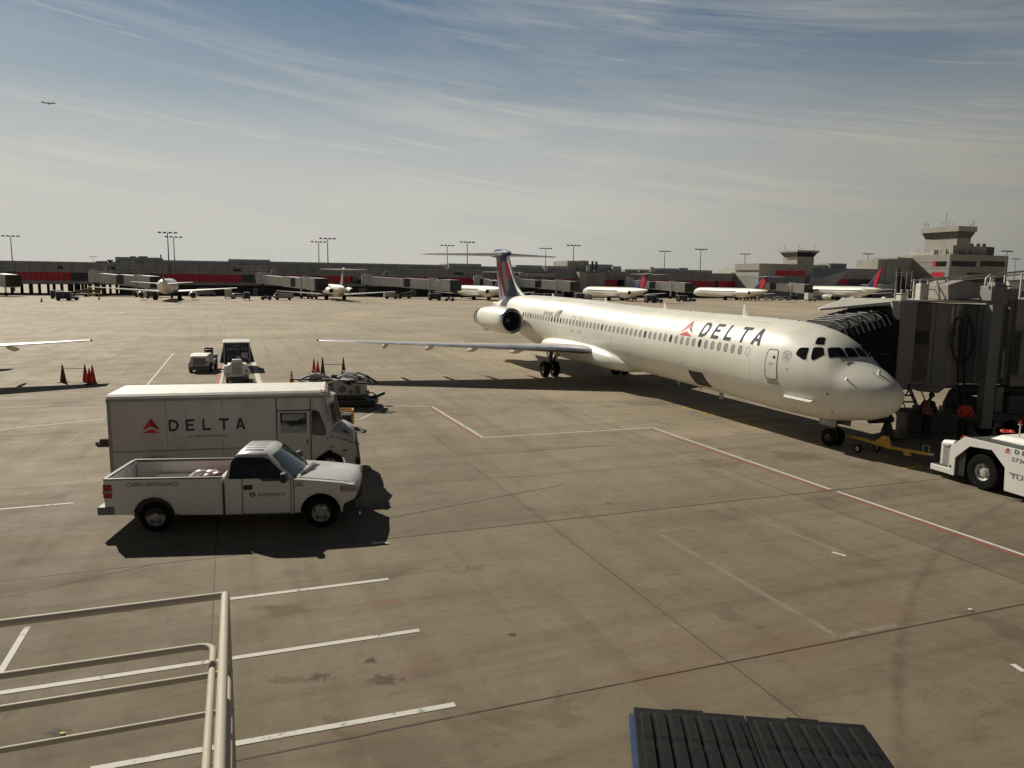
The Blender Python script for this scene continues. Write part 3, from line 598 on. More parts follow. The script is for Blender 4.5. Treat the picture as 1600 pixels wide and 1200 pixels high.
    for x, th, L in ((1.50, 1.15, .16), (2.2, 2.4, .14), (1.05, .30, .12)):
        p = Vector(SF(x, th, 0)); o = Vector(SF(x, th, .08)); b = MB(); b.bar(p, o, .02, .05); b.bar(o+Vector((.05, 0, 0)), o-Vector((L, 0, 0)), .02, .02); b.build('air_probe', METAL, R)
    b = MB(); p = Vector(SF(.98, .12, 0)); b.box(p.x-.05, p.x+.05, p.y-.04, p.y+.04, p.z-.05, p.z+.16); b.build('nose_probe', WHT, R, bevel=.02)
    for x, h in ((8.6, .48), (15.2, .30), (22.0, .25), (30.2, .2)):
        zt = prm(x)[0]; b = MB(); b.loft([[Vector((x-.20, .0, zt-.02)), Vector((x, .03, zt-.02)), Vector((x+.22, 0, zt-.02)), Vector((x, -.03, zt-.02))], [Vector((x+.02, .0, zt+h)), Vector((x+.07, .01, zt+h)), Vector((x+.16, 0, zt+h)), Vector((x+.07, -.01, zt+h))]]); b.build('blade_antenna', WHT, R)
    for x in (5.3, 6.4, 11, 13, 19.6, 24): 
        zt = prm(x)[0]; b = MB(); b.ball((x, 0, zt), .06, 8, sc=(1.6, 1, .7)); b.build('roof_lamp', LGREY, R, smooth=60)
    for x, yy in ((9.7, .25), (14, -.2)):
        zb = prm(x)[1]; b = MB(); b.box(x-.15, x+.15, yy-.012, yy+.012, zb-.28, zb+.03); b.build('belly_antenna', GREYP, R)
    # --- belly fairing at the wing root
    b = MB(); rr = []
    for x, hw, zt, zb in ((16.9, 1.2, 1.85, 1.15), (17.8, 1.66, 2.2, 1.03), (19, 1.84, 2.42, .98), (20.5, 1.92, 2.56, .96), (23.5, 1.93, 2.62, .97), (26, 1.90, 2.55, 1.0), (27.6, 1.78, 2.40, 1.12), (28.8, 1.50, 2.15, 1.28)):
        zm = (zt+zb)/2-.05
        rr.append([Vector((x, hw*math.copysign(abs(math.sin(a))**.75, math.sin(a)), zm+((zt-zm) if math.cos(a) > 0 else (zm-zb))*math.copysign(abs(math.cos(a))**.85, math.cos(a)))) for a in [2*PI*j/32 for j in range(32)]])
    b.loft(rr); b.build('belly_fairing', JETW, R, smooth=60)
    # --- wings
    sec = [(.9, 19.2, 26.9, 1.98, .085), (1.9, 20.05, 26.8, 2.0, .08), (5.0, 21.55, 26.75, 2.06, .068), (9.5, 23.8, 27.4, 2.14, .055), (13.5, 25.85, 28.15, 2.22, .05), (16.1, 27.15, 28.65, 2.28, .045), (16.43, 27.55, 28.7, 2.29, .03)]
    for sg in (1, -1):
        W = MB(); W.loft([airfoil(a, b_, y*sg, z, (b_-a)*t, 10, tw=.018) for y, a, b_, z, t in sec]); W_ = W.build('wing', LGREY, R, smooth=50)
        E_ = MB()  # bright slat along the leading edge
        rings = []
        for y, a, b_, z, t in sec[1:]:
            s_ = airfoil(a, b_, y*sg, z, (b_-a)*t, 10, tw=.018); s2 = s_[:4]+s_[-3:]; c_ = Vector((a+(b_-a)*.2, y*sg, z))
            rings.append([c_+(p-c_)*1.0+Vector((-.012, 0, (.006 if p.z > c_.z else -.006))) for p in s2])
        E_.loft(rings); E_.build('leading_edge_slat', METAL, W_, smooth=50)
        g = MB()
        for y in (3.6, 6.8, 9.9, 13.1):
            for i in range(len(sec)-1):
                if sec[i][0] <= y <= sec[i+1][0]:
                    k = (y-sec[i][0])/(sec[i+1][0]-sec[i][0]); a, b_, z, t = [sec[i][j]*(1-k)+sec[i+1][j]*k for j in (1, 2, 3, 4)]
            s_ = airfoil(a, b_, y*sg, z, (b_-a)*t, 10, tw=.018); s2 = s_[-3:]+s_[:4]
            for p, q_ in zip(s2, s2[1:]):
                o_ = Vector((-.02, 0, 0)); g.add([p+o_, q_+o_, q_+o_+Vector((.0, .03, 0)), p+o_+Vector((0, .03, 0))], [(0, 1, 2, 3)])
        g.build('slat_gaps', DGREY, W_, fix=False)
        for y, x0, x1, dz in ((4.2, 24.0, 27.6, -.60), (6.9, 25.1, 28.2, -.55), (9.6, 25.9, 28.7, -.48), (12.3, 26.8, 29.1, -.40)):
            z = 2.02+.02*y-.15; r_ = []
            for k, (u, hh, ww) in enumerate(((0, .03, .03), (.25, .20, .11), (.6, .28, .13), (.85, .18, .09), (1, .03, .02))):
                r_.append([Vector((x0+(x1-x0)*u, y*sg+ww*math.sin(a), z+dz*.5*u*2-hh*.3+hh*.6*math.cos(a)*1.0)) for a in [2*PI*j/12 for j in range(12)]])
            b = MB(); b.loft(r_); b.build('flap_track_fairing', LGREY, W_, smooth=60)
        b = MB(); y = 8.2; b.loft([airfoil(23.35, 26.2, y*sg+d, 2.02, .02*k, 6) for d, k in ((-.01, 1), (.01, 1))]); 
        b = MB(); b.prism([(23.2, 2.1), (26.0, 2.17), (26.0, 2.36), (23.4, 2.2)], 'y', 8.0*sg-.012, 8.0*sg+.012); b.build('wing_fence', LGREY, W_)
        lm = MB(); lm.ball((27.5, 16.42*sg, 2.29), .07, 8); lm.build('wingtip_lamp', LENS, W_, smooth=60)
    # --- engines
    for sg in (1, -1):
        cy_, cz = 2.67*sg, 3.14
        prof = [(.66, 31.62), (.70, 31.25), (.80, 31.14), (.885, 31.30), (.95, 31.9), (.97, 33.0), (.955, 34.6), (.90, 36.0), (.80, 37.2), (.70, 38.0), (.62, 38.02)]
        b = MB(); b.lathe([(r_, x) for r_, x in prof[2:]], (0, cy_, cz), (1, 0, 0), 40); E_ = b.build('engine', JETW, R, smooth=50)
        b = MB(); b.lathe([(.64, 31.75), (.655, 31.35), (.70, 31.18), (.775, 31.115), (.855, 31.17), (.905, 31.36), (.925, 31.55)], (0, cy_, cz), (1, 0, 0), 40); b.build('inlet_lip', LIP, E_, smooth=60)
        b = MB(); b.lathe([(.66, 31.70), (.64, 32.2), (.64, 32.5), (.0015, 32.52)], (0, cy_, cz), (1, 0, 0), 40); b.build('inlet_duct', mat('duct_dark', (.05, .05, .055), .4), E_, smooth=40)
        b = MB()
        for j in range(24):
            a = 2*PI*j/24; ra = Vector((0, math.cos(a), math.sin(a))); rb = Vector((0, math.cos(a+.17), math.sin(a+.17))); c_ = Vector((0, cy_, cz))
            b.add([c_+ra*.2+Vector((32.38, 0, 0)), c_+ra*.63+Vector((32.36, 0, 0)), c_+rb*.63+Vector((32.46, 0, 0)), c_+rb*.2+Vector((32.44, 0, 0))], [(0, 1, 2, 3)])
        b.build('fan_blades', DKMET, E_, fix=False)
        b = MB(); b.lathe([(.001, 32.0), (.08, 32.05), (.15, 32.2), (.2, 32.4)], (0, cy_, cz), (1, 0, 0), 20); b.build('spinner', GREYP, E_, smooth=60)
        b = MB(); b.lathe([(.70, 37.9), (.66, 38.5), (.60, 38.52), (.55, 37.9)], (0, cy_, cz), (1, 0, 0), 32); b.lathe([(.45, 37.9), (.25, 38.5), (.02, 38.8)], (0, cy_, cz), (1, 0, 0), 24); b.build('exhaust', mat('exhaust_metal', (.30, .27, .23), .4, metal=.8), E_, smooth=50)
        b = MB()
        for x in (33.2, 34.9, 36.4):
            b.lathe([(prof[5][0]+.004-(abs(x-33)*.006 if x < 35 else .06+(x-35)*.05), x), (prof[5][0]+.004-(abs(x-33)*.006 if x < 35 else .06+(x-35)*.05), x+.015)], (0, cy_, cz), (1, 0, 0), 40)
        b = MB()
        for k in range(6): b.bar((34.6+.42*k, cy_+.86*sg-.03*k*sg, cz-.38), (34.62+.42*k, cy_+.84*sg-.03*k*sg, cz-.52), .03, .015)
        b.build('cowl_latches', GREYP, E_)
        b = MB(); b.box(35.9, 36.7, cy_+.30*sg-.10, cy_+.30*sg+.10, cz-.98, cz-.80); b.build('drain_mast', WHT, E_, bevel=.03)
        b = MB(); b.loft([airfoil(33.4, 38.6, .9*sg, 3.35, .42, 8), airfoil(33.6, 38.2, 2.0*sg, 3.2, .40, 8)]); b.build('pylon', JETW, R, smooth=50)
    # --- fin, rudder, tailplane
    def fs_(z, a, b_, t): return airfoil(a, b_, 0, z, t, 9, vert=True)
    b = MB(); b.loft([fs_(4.2, 34.3, 42.0, .42), fs_(4.8, 35.6, 42.05, .40), fs_(5.1, 36.5, 42.1, .38), fs_(5.6, 37.55, 42.25, .36), fs_(6.4, 38.45, 42.5, .34), fs_(7.4, 39.25, 42.75, .30), fs_(8.0, 39.7, 42.9, .28)])
    FN = b.build('fin', mat('fin_grey', (.26, .26, .29), .55, var=.05, spec=.25), R, smooth=50)
    for sg in (1, -1):
        def side(name, poly, m_, off=.0):
            # polygons given in (x, z) on the fin; the skin half-thickness is followed roughly
            bb = bmesh.new(); bb.faces.new([bb.verts.new((a, c_, 0)) for a, c_ in poly])
            z = 4.6
            while z < 8.2: bmesh.ops.bisect_plane(bb, geom=bb.verts[:]+bb.edges[:]+bb.faces[:], plane_co=(0, z, 0), plane_no=(0, 1, 0)); z += .3
            x = 34.5
            while x < 43: bmesh.ops.bisect_plane(bb, geom=bb.verts[:]+bb.edges[:]+bb.faces[:], plane_co=(x, 0, 0), plane_no=(1, 0, 0)); x += .2
            bb.verts.index_update(); V = []
            T_ = [(4.2, 34.3, 42.0, .42), (4.8, 35.6, 42.05, .40), (5.1, 36.5, 42.1, .38), (5.6, 37.55, 42.25, .36), (6.4, 38.45, 42.5, .34), (7.4, 39.25, 42.75, .30), (8.0, 39.7, 42.9, .28), (8.4, 39.9, 43, .28)]
            for v in bb.verts:
                zq = min(max(v.co.y, 4.2), 8.39); i = 0
                while T_[i+1][0] < zq: i += 1
                k = (zq-T_[i][0])/(T_[i+1][0]-T_[i][0]); a, c_, t = [T_[i][j]*(1-k)+T_[i+1][j]*k for j in (1, 2, 3)]
                u = min(1, max(0, (v.co.x-a)/(c_-a))); yy = t*(2.969*math.sqrt(u)-1.26*u-3.516*u*u+2.843*u**3-1.036*u**4)*.5
                V.append((v.co.x, sg*(yy*(1 if sg > 0 else .8)+.008+off), v.co.y))
            Fc = [tuple(v.index for v in f_.verts) for f_ in bb.faces]; bb.free(); o = MB(); o.add(V, Fc); o.build(name, m_, FN, fix=False)
        side('livery_navy', [(36.6, 4.9), (37.7, 5.4), (38.65, 6.35), (39.35, 7.3), (39.8, 8.0), (41.6, 8.0), (41.4, 7.5), (39.7, 7.5), (39.0, 6.1), (39.4, 5.3), (39.7, 4.75), (36.6, 4.75)], NAVY)
        side('livery_bright_red', [(39.35, 7.55), (40.05, 7.55), (39.75, 6.5), (38.7, 5.95), (38.75, 6.3)], BRED, .004)
        side('livery_pale', [(40.1, 7.55), (41.15, 7.55), (40.5, 6.2), (39.3, 5.0), (38.9, 5.6), (39.75, 6.5)], mat('fin_pale', (.34, .27, .29), .55, spec=.25), .004)
        side('livery_deep_red', [(41.2, 7.55), (41.75, 7.6), (41.4, 6.4), (40.3, 4.75), (39.75, 4.75), (40.5, 6.0)], DRED, .004)
        side('livery_red_rear', [(42.0, 7.6), (42.5, 7.5), (42.0, 6.0), (41.2, 4.7), (41.0, 4.7), (41.6, 6.3)], DRED, .004)
    b = MB(); b.loft([airfoil(34.3, 35.3, 0, 4.2, .3, 6, vert=True)]); 
    # bright leading edge of the fin
    b = MB(); T_ = [(4.75, 35.3, .40), (4.95, 36.05, .40), (5.2, 36.75, .38), (5.6, 37.53, .36), (6.4, 38.43, .34), (7.4, 39.23, .30), (8.0, 39.68, .28)]
    b.loft([[Vector((x+.22, t*.36, z)), Vector((x+.05, t*.24, z)), Vector((x-.02, 0, z)), Vector((x+.05, -t*.24, z)), Vector((x+.22, -t*.36, z))] for z, x, t in T_]); b.build('fin_leading_edge', WHT, FN, smooth=60)
    b = MB(); b.lathe([(.02, 39.25), (.16, 39.45), (.26, 40.0), (.30, 41.2), (.26, 43.0), (.16, 44.0), (.05, 44.6)], (0, 0, 8.18), (1, 0, 0), 20); b.build('bullet_fairing', NAVY, R, smooth=60)
    b = MB(); b.loft([fs_(8.2, 40.0, 43.8, .3), fs_(8.52, 40.5, 43.4, .2), fs_(8.62, 41.2, 43.0, .08)]); b.build('fin_cap', NAVY, R, smooth=50)
    for sg in (1, -1):
        b = MB(); b.loft([airfoil(a, c_, y*sg, z, t, 9) for y, a, c_, z, t in ((0, 40.4, 44.3, 8.12, .34), (.5, 40.7, 44.4, 8.12, .30), (5.9, 43.75, 45.2, 8.13, .11), (6.12, 44.1, 45.2, 8.13, .06))]); ST = b.build('tailplane', LGREY, R, smooth=50)
        b = MB(); rr = []
        for y, a, c_, z, t in ((.5, 40.7, 44.4, 8.12, .30), (5.9, 43.75, 45.2, 8.13, .11)):
            s_ = airfoil(a, c_, y*sg, z, t, 9); s2 = s_[:4]+s_[-3:]; rr.append([p+Vector((-.012, 0, .005 if p.z > z else -.005)) for p in s2])
        b.loft(rr); b.build('tailplane_leading_edge', METAL, ST, smooth=50)
    b = MB(); b.loft([[Vector((41.9, .12*math.sin(a), 3.86+.32*math.cos(a))) for a in [2*PI*j/12 for j in range(12)]], [Vector((43.6, .03*math.sin(a), 3.86+.30*math.cos(a))) for a in [2*PI*j/12 for j in range(12)]]]); b.build('tail_cone', JETW, R, smooth=50)
    # --- landing gear
    for sg in (1, -1):
        y = 2.5*sg; b = MB(); b.cyl((24.6, y, .5), (24.45, y-.05*sg, 2.0), .11, .13, 14); b.bar((24.6, y, .75), (23.5, y-.2*sg, 1.9), .07, .07); b.bar((24.6, y, .8), (24.7, y-1.1*sg, 1.8), .08, .08); b.bar((24.6, y, .9), (25.4, y, 1.9), .06, .06); b.cyl((24.6, y-.5, .5), (24.6, y+.5, .5), .07, n=12)
        G = b.build('main_gear', DKMET, R, smooth=40)
        for d in (-.34, .34): wheel_parts(G, (24.6, y+d, .50), .50, .34, .42, mt=GREYP, n=26)
    b = MB(); b.cyl((3.0, 0, .34), (2.9, 0, 1.3), .08, .10, 14); b.bar((3.0, 0, .6), (3.9, 0, 1.2), .06, .06); b.cyl((3.0, -.3, .33), (3.0, .3, .33), .05, n=12); b.box(2.85, 3.1, -.25, .25, .82, 1.0)
    G = b.build('nose_gear', DKMET, R, smooth=40)
    for d in (-.2, .2): wheel_parts(G, (3.0, d, .33), .33, .17, .45, mt=DKMET, n=24)
    b = MB(); b.prism([(2.55, .78), (3.35, .78), (3.45, 1.2), (2.5, 1.2)], 'y', .34, .36); b.prism([(2.55, .78), (3.35, .78), (3.45, 1.2), (2.5, 1.2)], 'y', -.36, -.34); b.build('gear_door', GREYP, G)
    vs, fs = text_mesh('9914', .02); b = MB(); b.add([(3.2-.42*u, .364, .86+.13*v) for u, v in vs], fs); b.build('door_number', LGREY, G, fix=False)
    for s_ in (-.16, .16):
        b = MB(); b.cyl((2.82, s_, 1.08), (2.74, s_, 1.07), .07, n=14); b.build('taxi_lamp', DKMET, G)
    return R
JET = build_airliner()
NB = copy_tree(JET); NB.location = (-32.2+.3, 12.1, 0); NB.rotation_euler = (0, 0, math.radians(-73)+PI)
NB['label'] = 'neighbouring airliner whose thin white wing tip reaches in from the left edge'

# ------------------------------------------------------------------ far side of the apron: concourses, towers
FN_ = 272.0
WALL = mat('concourse_wall', (.40, .385, .35), .7, var=.08, scale=.15, grime=(.10, .095, .09, .4), gscale=.1)
WALL2 = mat('concourse_upper', (.50, .48, .43), .7, var=.08, scale=.12)
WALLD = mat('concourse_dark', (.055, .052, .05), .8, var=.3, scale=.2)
WALLT = mat('tower_concrete', (.46, .43, .37), .75, var=.08, scale=.2, grime=(.25, .22, .19, .4), gscale=.15)
GLS = mat('building_glass', (.02, .022, .028), .15, var=.1, spec=.7)
REDP = mat('red_facade_panel', (.72, .03, .06), .5, var=.1, scale=.3)
ROOFM = mat('roof_light', (.33, .32, .30), .7, var=.08)
CREAM = mat('cream_panel', (.60, .58, .50), .6, var=.05)
HR = math.atan2(GN.y, GN.x)
def gbox(mb, px0, px1, z0, z1, n0, n1, nref=None, mi=0):
    """box whose front face lies at n0 between the two photo columns"""
    a, b = ft(px0, nref or n0), ft(px1, nref or n0); P = [grid(t, n, z) for z in (z0, z1) for n in (n0, n1) for t in (a, b)]
    return mb.add(P, [(0, 2, 3, 1), (4, 5, 7, 6), (0, 1, 5, 4), (2, 6, 7, 3), (0, 4, 6, 2), (1, 3, 7, 5)], mi)
CB = thing('concourse_building', 'long low grey concourse with red window band across the far apron', 'airport concourse')
def cpart(name, px0, px1, z0, z1, n0, n1, m_, parent=None, **k):
    b = MB(); gbox(b, px0, px1, z0, z1, n0, n1); return b.build(name, m_, parent or CB, **k)
ZR = 10.0; ZB1, ZB0 = 6.95, 4.35
cpart('wall', -260, 1258, ZB1, ZR, FN_, FN_+30, WALL)
cpart('parapet', -260, 1258, ZR, ZR+.25, FN_-.2, FN_+30, ROOFM)
cpart('lower_wall', -260, 1258, 3.35, ZB0, FN_, FN_+30, WALL)
cpart('window_band', -260, 1258, ZB0, ZB1, FN_+.5, FN_+29, GLS)
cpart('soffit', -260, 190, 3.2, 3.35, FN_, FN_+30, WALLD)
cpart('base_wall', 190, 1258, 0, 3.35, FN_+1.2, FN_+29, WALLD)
for a, b in ((25, 112), (161, 182), (256, 377), (412, 492), (500, 548), (600, 668), (702, 742), (760, 800), (808, 818), (865, 903), (943, 965), (1021, 1047), (1075, 1116), (1122, 1152)):
    cpart('red_panel', a, b, ZB0, ZB1, FN_+.15, FN_+.5, REDP)
for px in (18, 47, 84, 96, 112, 118, 141, 154, 182, 188):
    b = MB(); t = ft(px, FN_+2); 
    for n in (FN_+2, FN_+14, FN_+27): b.cyl(grid(t, n, 0), grid(t, n, 3.25), .45, n=8)
    b.build('column', WALLD, CB)
for a, b in ((92, 100), (169, 181), (365, 377), (710, 724), (935, 945), (1146, 1154)):
    cpart('vent', a, b, 8.0, 8.9, FN_-.1, FN_, WALLD)
b = MB()
for k in range(150):
    px = -40+8.8*k
    if px < 1255: t = ft(px, FN_+.1); P = grid(t, FN_+.1, ZB0); b.bar(P, P+Vector((0, 0, ZB1-ZB0)), .14)
tag(b.build('mullions', DGREY, CB), kind='stuff'); b = MB()
for k in range(60):
    px = -40+22*k
    if px < 1255: t = ft(px, FN_-.04); P = grid(t, FN_-.04, ZB1); b.bar(P, P+Vector((0, 0, ZR-ZB1)), .07)
for z in (8.1, 9.2): b.bar(grid(ft(-200, FN_), FN_-.04, z), grid(ft(1256, FN_), FN_-.04, z), .07)
tag(b.build('panel_joints', DGREY, CB), kind='stuff')
# service doors and lit recesses of the base
for a, b, z in ((205, 214, 2.4), (395, 402, 2.6), (560, 575, 2.8), (640, 650, 2.4), (905, 914, 2.8), (980, 992, 2.4)):
    cpart('service_door', a, b, 0, z, FN_+1.1, FN_+1.2, GREYP)
# storeys and plant rooms set back on the roof
UP = [(182, 252, 402, 8, WALLT), (250, 358, 407.2, 6, WALL2), (358, 423, 405.3, 6, WALL2), (423, 600, 410.2, 6, WALL2), (600, 697, 413, 6, WALL2), (701, 752, 412, 7, WALL2), (752, 806, 416.5, 8, WALL2), (806, 848, 414.3, 8, WALL2), (848, 887, 415.5, 6, WALL2),
      (886, 906, 407.5, 12, WALLT), (904, 919, 407, 11, WALL2), (917, 957, 413, 9, WALL2), (957, 970, 416, 6, WALL2), (976, 1022, 421, 9, WALL2), (1020, 1062, 419.2, 8, WALL2), (1060, 1074, 418.5, 7, WALL2), (1072, 1112, 422, 9, WALL2), (1150, 1182, 419.5, 10, CREAM), (1181, 1221, 414.5, 9, WALLT), (175, 184, 409, 7, ROOFM)]
for a, b, y, dn, m_ in UP:
    n0 = FN_+dn; z = fz((a+b)/2, y, n0); cpart('roof_block', a, b, ZR, z, n0, n0+14, m_)
for px, y0, y1 in ((696, 413, 423), (850, 416, 424.5), (916, 415, 424.5), (1016, 417, 425), (1168, 420, 427)):
    n0 = FN_-.35; b = MB(); gbox(b, px, px+5 if px > 700 else px+4, fz(px, y1, n0), fz(px, y0, n0), n0, n0+.3); b.build('sign_panel', CREAM, CB)
for px, y in ((156, 408), (165, 408), (174, 406), (210, 400.5), (223, 400.5), (228, 400.5), (925, 408), (931, 408.5), (740, 417)):
    n0 = FN_+9; b = MB(); t = ft(px, n0); z = fz(px, y, n0); b.cyl(grid(t, n0, ZR-.2), grid(t, n0, z-.5), .5, n=10); b.cyl(grid(t, n0, z-.5), grid(t, n0, z), .95 if px < 300 else .5, n=10); b.build('roof_vent', ROOFM if px < 170 else DGREY, CB)
rr_ = random.Random(11)
for k in range(22):
    px = rr_.uniform(200, 1150); n0 = FN_+rr_.uniform(1.5, 5); b = MB(); t = ft(px, n0); w_ = rr_.uniform(.5, 1.8); h_ = rr_.uniform(.3, .9); P = grid(t, n0, ZR+.2); b.box(P.x-w_, P.x+w_, P.y-w_*.6, P.y+w_*.6, ZR+.2, ZR+.2+h_); b.build('roof_unit', rr_.choice([ROOFM, GREYP, LGREY]), CB)
# long roof edge canopies with light fascias, and a projecting pier
cpart('canopy', 812, 868, ZR-2.2, ZR-.9, FN_-3, FN_, WALL2); cpart('pier', 905, 917, 0, ZR-.2, FN_-4, FN_, WALLT); cpart('link_block', 917, 945, 3.4, ZR-.5, FN_-2.5, FN_, WALL)
cpart('walkway_roof', 410, 455, ZR+.1, ZR+.45, FN_-2, FN_+4, ROOFM)

# concourse end beyond the ramp tower
CE = thing('concourse_end', 'grey concourse end with red panels and sloping wedge beside the small ramp tower', 'airport concourse')
def epart(name, px0, px1, z0, z1, n0, n1, m_, parent=CE):
    b = MB(); gbox(b, px0, px1, z0, z1, n0, n1); return b.build(name, m_, parent)
e0 = 262.0
epart('wall', 1258, 1400, 8.6, 13.2, e0, e0+30, WALL); epart('lower_wall', 1258, 1400, 0, 6.0, e0+2, e0+30, WALLD); epart('spandrel', 1286, 1400, 3.6, 6.2, e0, e0+2, WALL)
epart('window_band', 1286, 1385, 6.0, 8.8, e0+.6, e0+29, GLS); epart('red_panel', 1287, 1326, 6.4, 8.6, e0+.2, e0+.6, REDP)
epart('roof_block', 1255, 1300, 13.2, 14.6, e0+5, e0+16, CREAM); epart('roof_block', 1295, 1321, 13.2, 15.4, e0+3, e0+10, ROOFM); epart('end_block', 1370, 1385, 0, fz(1375, 405, e0), e0-.5, e0+12, WALLT); epart('end_block', 1383, 1402, 0, fz(1390, 404.5, e0-1), e0-1, e0+10, WALL)
b = MB(); P = [(1258, 415), (1268, 427), (1268, 432), (1287, 426), (1287, 444), (1258, 444)]
n0 = e0-6; b.add([grid(ft(1256, n0), n0, 0), grid(ft(1287, n0), n0, 0), grid(ft(1287, n0), n0, 8.8), grid(ft(1266, n0), n0, 8.8), grid(ft(1256, e0), e0, 12.8), grid(ft(1325, e0), e0, 12.8), grid(ft(1287, e0), e0, 0), grid(ft(1256, e0), e0, 0)],
         [(0, 1, 2, 3), (3, 2, 5, 4), (1, 6, 5, 2), (0, 3, 4, 7)]); b.build('wedge_wall', WALL2, CE, fix=False)
epart('wedge_window', 1277, 1286, 4.0, 5.6, e0-6.1, e0-6, WALLD)
b = MB(); n0 = e0-5; b.add([grid(ft(1398, e0), e0, 0), grid(ft(1430, n0), n0, 0), grid(ft(1398, e0), e0, fz(1398, 408, e0)), grid(ft(1398, e0+8), e0+8, 0), grid(ft(1398, e0+8), e0+8, 12)], [(0, 1, 2), (1, 3, 4, 2)]); b.build('stair_wedge', WALLD, CE, fix=False)

# small ramp tower
RT = thing('ramp_tower', 'small ramp control tower with flared dark glass cab above the concourse', 'control tower')
def tower(R_, pc, n0, pxl, pxr, Ld, ztop, zcab, zroof, flare=.12, m_=WALLT, slab=.9, masts=()):
    t1 = ft(pc, n0); tr = ft(pxr, n0); w_ = tr-t1
    def quad(t0_, t1_, a, b_, z): return [grid(t0_, a, z), grid(t1_, a, z), grid(t1_, b_, z), grid(t0_, b_, z)]
    b = MB(); b.loft([quad(t1, t1+w_, n0, n0+Ld, 0), quad(t1, t1+w_, n0, n0+Ld, ztop)]); b.build('shaft', m_, R_)
    f = w_*flare; b = MB(); b.loft([quad(t1+.1, t1+w_-.1, n0+.1, n0+Ld-.1, ztop), quad(t1-f, t1+w_+f, n0-f, n0+Ld+f, zcab)]); b.build('cab_glass', GLS, R_)
    b = MB(); f2 = f*1.35; b.loft([quad(t1-f2, t1+w_+f2, n0-f2, n0+Ld+f2, zcab), quad(t1-f2, t1+w_+f2, n0-f2, n0+Ld+f2, zroof)]); b.build('cab_roof', m_, R_)
    for k in range(1, 7):
        u = k/7; b = MB()
        for z0_, z1_ in ((ztop, zcab),):
            a0 = grid(t1+.1+(w_-.2)*u, n0+.1-.04, z0_); a1 = grid(t1-f+(w_+2*f)*u, n0-f-.04, z1_); b.bar(a0, a1, .12)
            b.build('mullion', DGREY, R_); b = MB(); a0 = grid(t1+.1-.04, n0+.1+(Ld-.2)*u, z0_); a1 = grid(t1-f-.04, n0-f+(Ld+2*f)*u, z1_); b.bar(a0, a1, .12)
        b.build('mullion', DGREY, R_)
    for px, y, dn, th in masts:
        nn = n0+dn; t = ft(px, nn); b = MB(); b.cyl(grid(t, nn, zroof), grid(t, nn, fz(px, y, nn)), th, n=6); b.bar(grid(t-.8, nn, fz(px, y+2, nn)), grid(t+.8, nn, fz(px, y+2, nn)), .06); b.build('mast', DKMET, R_)
nt0 = 258.0
tower(RT, 1243.5, nt0, 1222, 1269.5, 8.5, fz(1243, 400.8, nt0), fz(1243, 393.8, nt0), fz(1243, 390.8, nt0), masts=((1223, 382, 6, .06), (1245, 383, 1, .06), (1269, 381.5, 4, .06), (1251, 386, 5, .05)))
RB = thing('tower_base_building', 'grey block with bright red band below the small ramp tower', 'building')
def bpart(name, px0, px1, z0, z1, n0, n1, m_, parent=RB):
    b = MB(); gbox(b, px0, px1, z0, z1, n0, n1); return b.build(name, m_, parent)
bpart('wall', 1185, 1257, fz(1220, 422.5, nt0), fz(1220, 412.5, nt0), nt0-2, nt0+14, WALLT); bpart('red_band', 1211, 1257, fz(1220, 430.5, nt0), fz(1220, 422.5, nt0), nt0-1.6, nt0+14, REDP); bpart('grey_band', 1185, 1211, fz(1220, 430.5, nt0), fz(1220, 422.5, nt0), nt0-1.5, nt0+14, WALL2)
bpart('lower_wall', 1185, 1257, 0, fz(1220, 430.5, nt0), nt0-1.8, nt0+13.8, WALL); b = MB()
for px in (1236, 1241): b.bar(grid(ft(px, nt0-2.3), nt0-2.3, fz(px, 430, nt0)), grid(ft(px, nt0-2.3), nt0-2.3, fz(px, 411, nt0)), .18)
for y in (412, 416, 420, 425, 429): b.bar(grid(ft(1236, nt0-2.3), nt0-2.3, fz(1236, y, nt0)), grid(ft(1241, nt0-2.3), nt0-2.3, fz(1236, y, nt0)), .15)
b.build('roof_ladder', LGREY, RB)

# large ramp control building
TB = thing('control_building', 'tall stepped concrete control building with red windows and wide cab at the right', 'control tower')
nb = 250.0; tc = ft(1481, nb); tr_ = ft(1572, nb); Zt = fz(1481, 396.8, nb); LD = 28.5
def tpart(name, t0, t1, n0, n1, z0, z1, m_, parent=TB):
    b = MB(); P = [grid(t, n, z) for z in (z0, z1) for n in (n0, n1) for t in (t0, t1)]
    b.add(P, [(0, 2, 3, 1), (4, 5, 7, 6), (0, 1, 5, 4), (2, 6, 7, 3), (0, 4, 6, 2), (1, 3, 7, 5)]); return b.build(name, m_, parent)
tpart('wall', tc, tr_, nb, nb+LD, 4.5, Zt, WALLT); tpart('base', tc+1.5, tr_-1.5, nb+1.5, nb+LD-1, 0, 4.5, WALLD)
for z in (Zt-3.6, Zt-6.2, Zt-8.8): tpart('joint_line', tc-.04, tc, nb, nb+LD, z, z+.12, DGREY)
def nL(px):   # n on the left side wall t = tc for a photo column
    o, d = ray(px, 440); s = (tc-o.dot(GT))/d.dot(GT); return (o+d*s).dot(GN)
def zL(px, py):
    o, d = ray(px, py); s = (tc-o.dot(GT))/d.dot(GT); return (o+d*s).z
for a, b_, y0, y1, m_ in ((1411, 1419, 409.5, 417.5, REDP), (1455, 1460, 408, 416, REDP), (1460, 1476, 408, 416, GLS), (1454, 1474, 425, 432.5, REDP), (1453, 1474, 443, 449.5, WALLD), (1402, 1408, 443, 451, WALLD), (1410, 1422, 443, 451, WALLD), (1450, 1460, 456, 465, WALLD), (1462, 1473, 456, 465, WALLD)):
    tpart('window' if m_ is not REDP else 'red_window', tc-.06, tc, nL(b_), nL(a), zL(b_, y1), zL(b_, y0), m_)
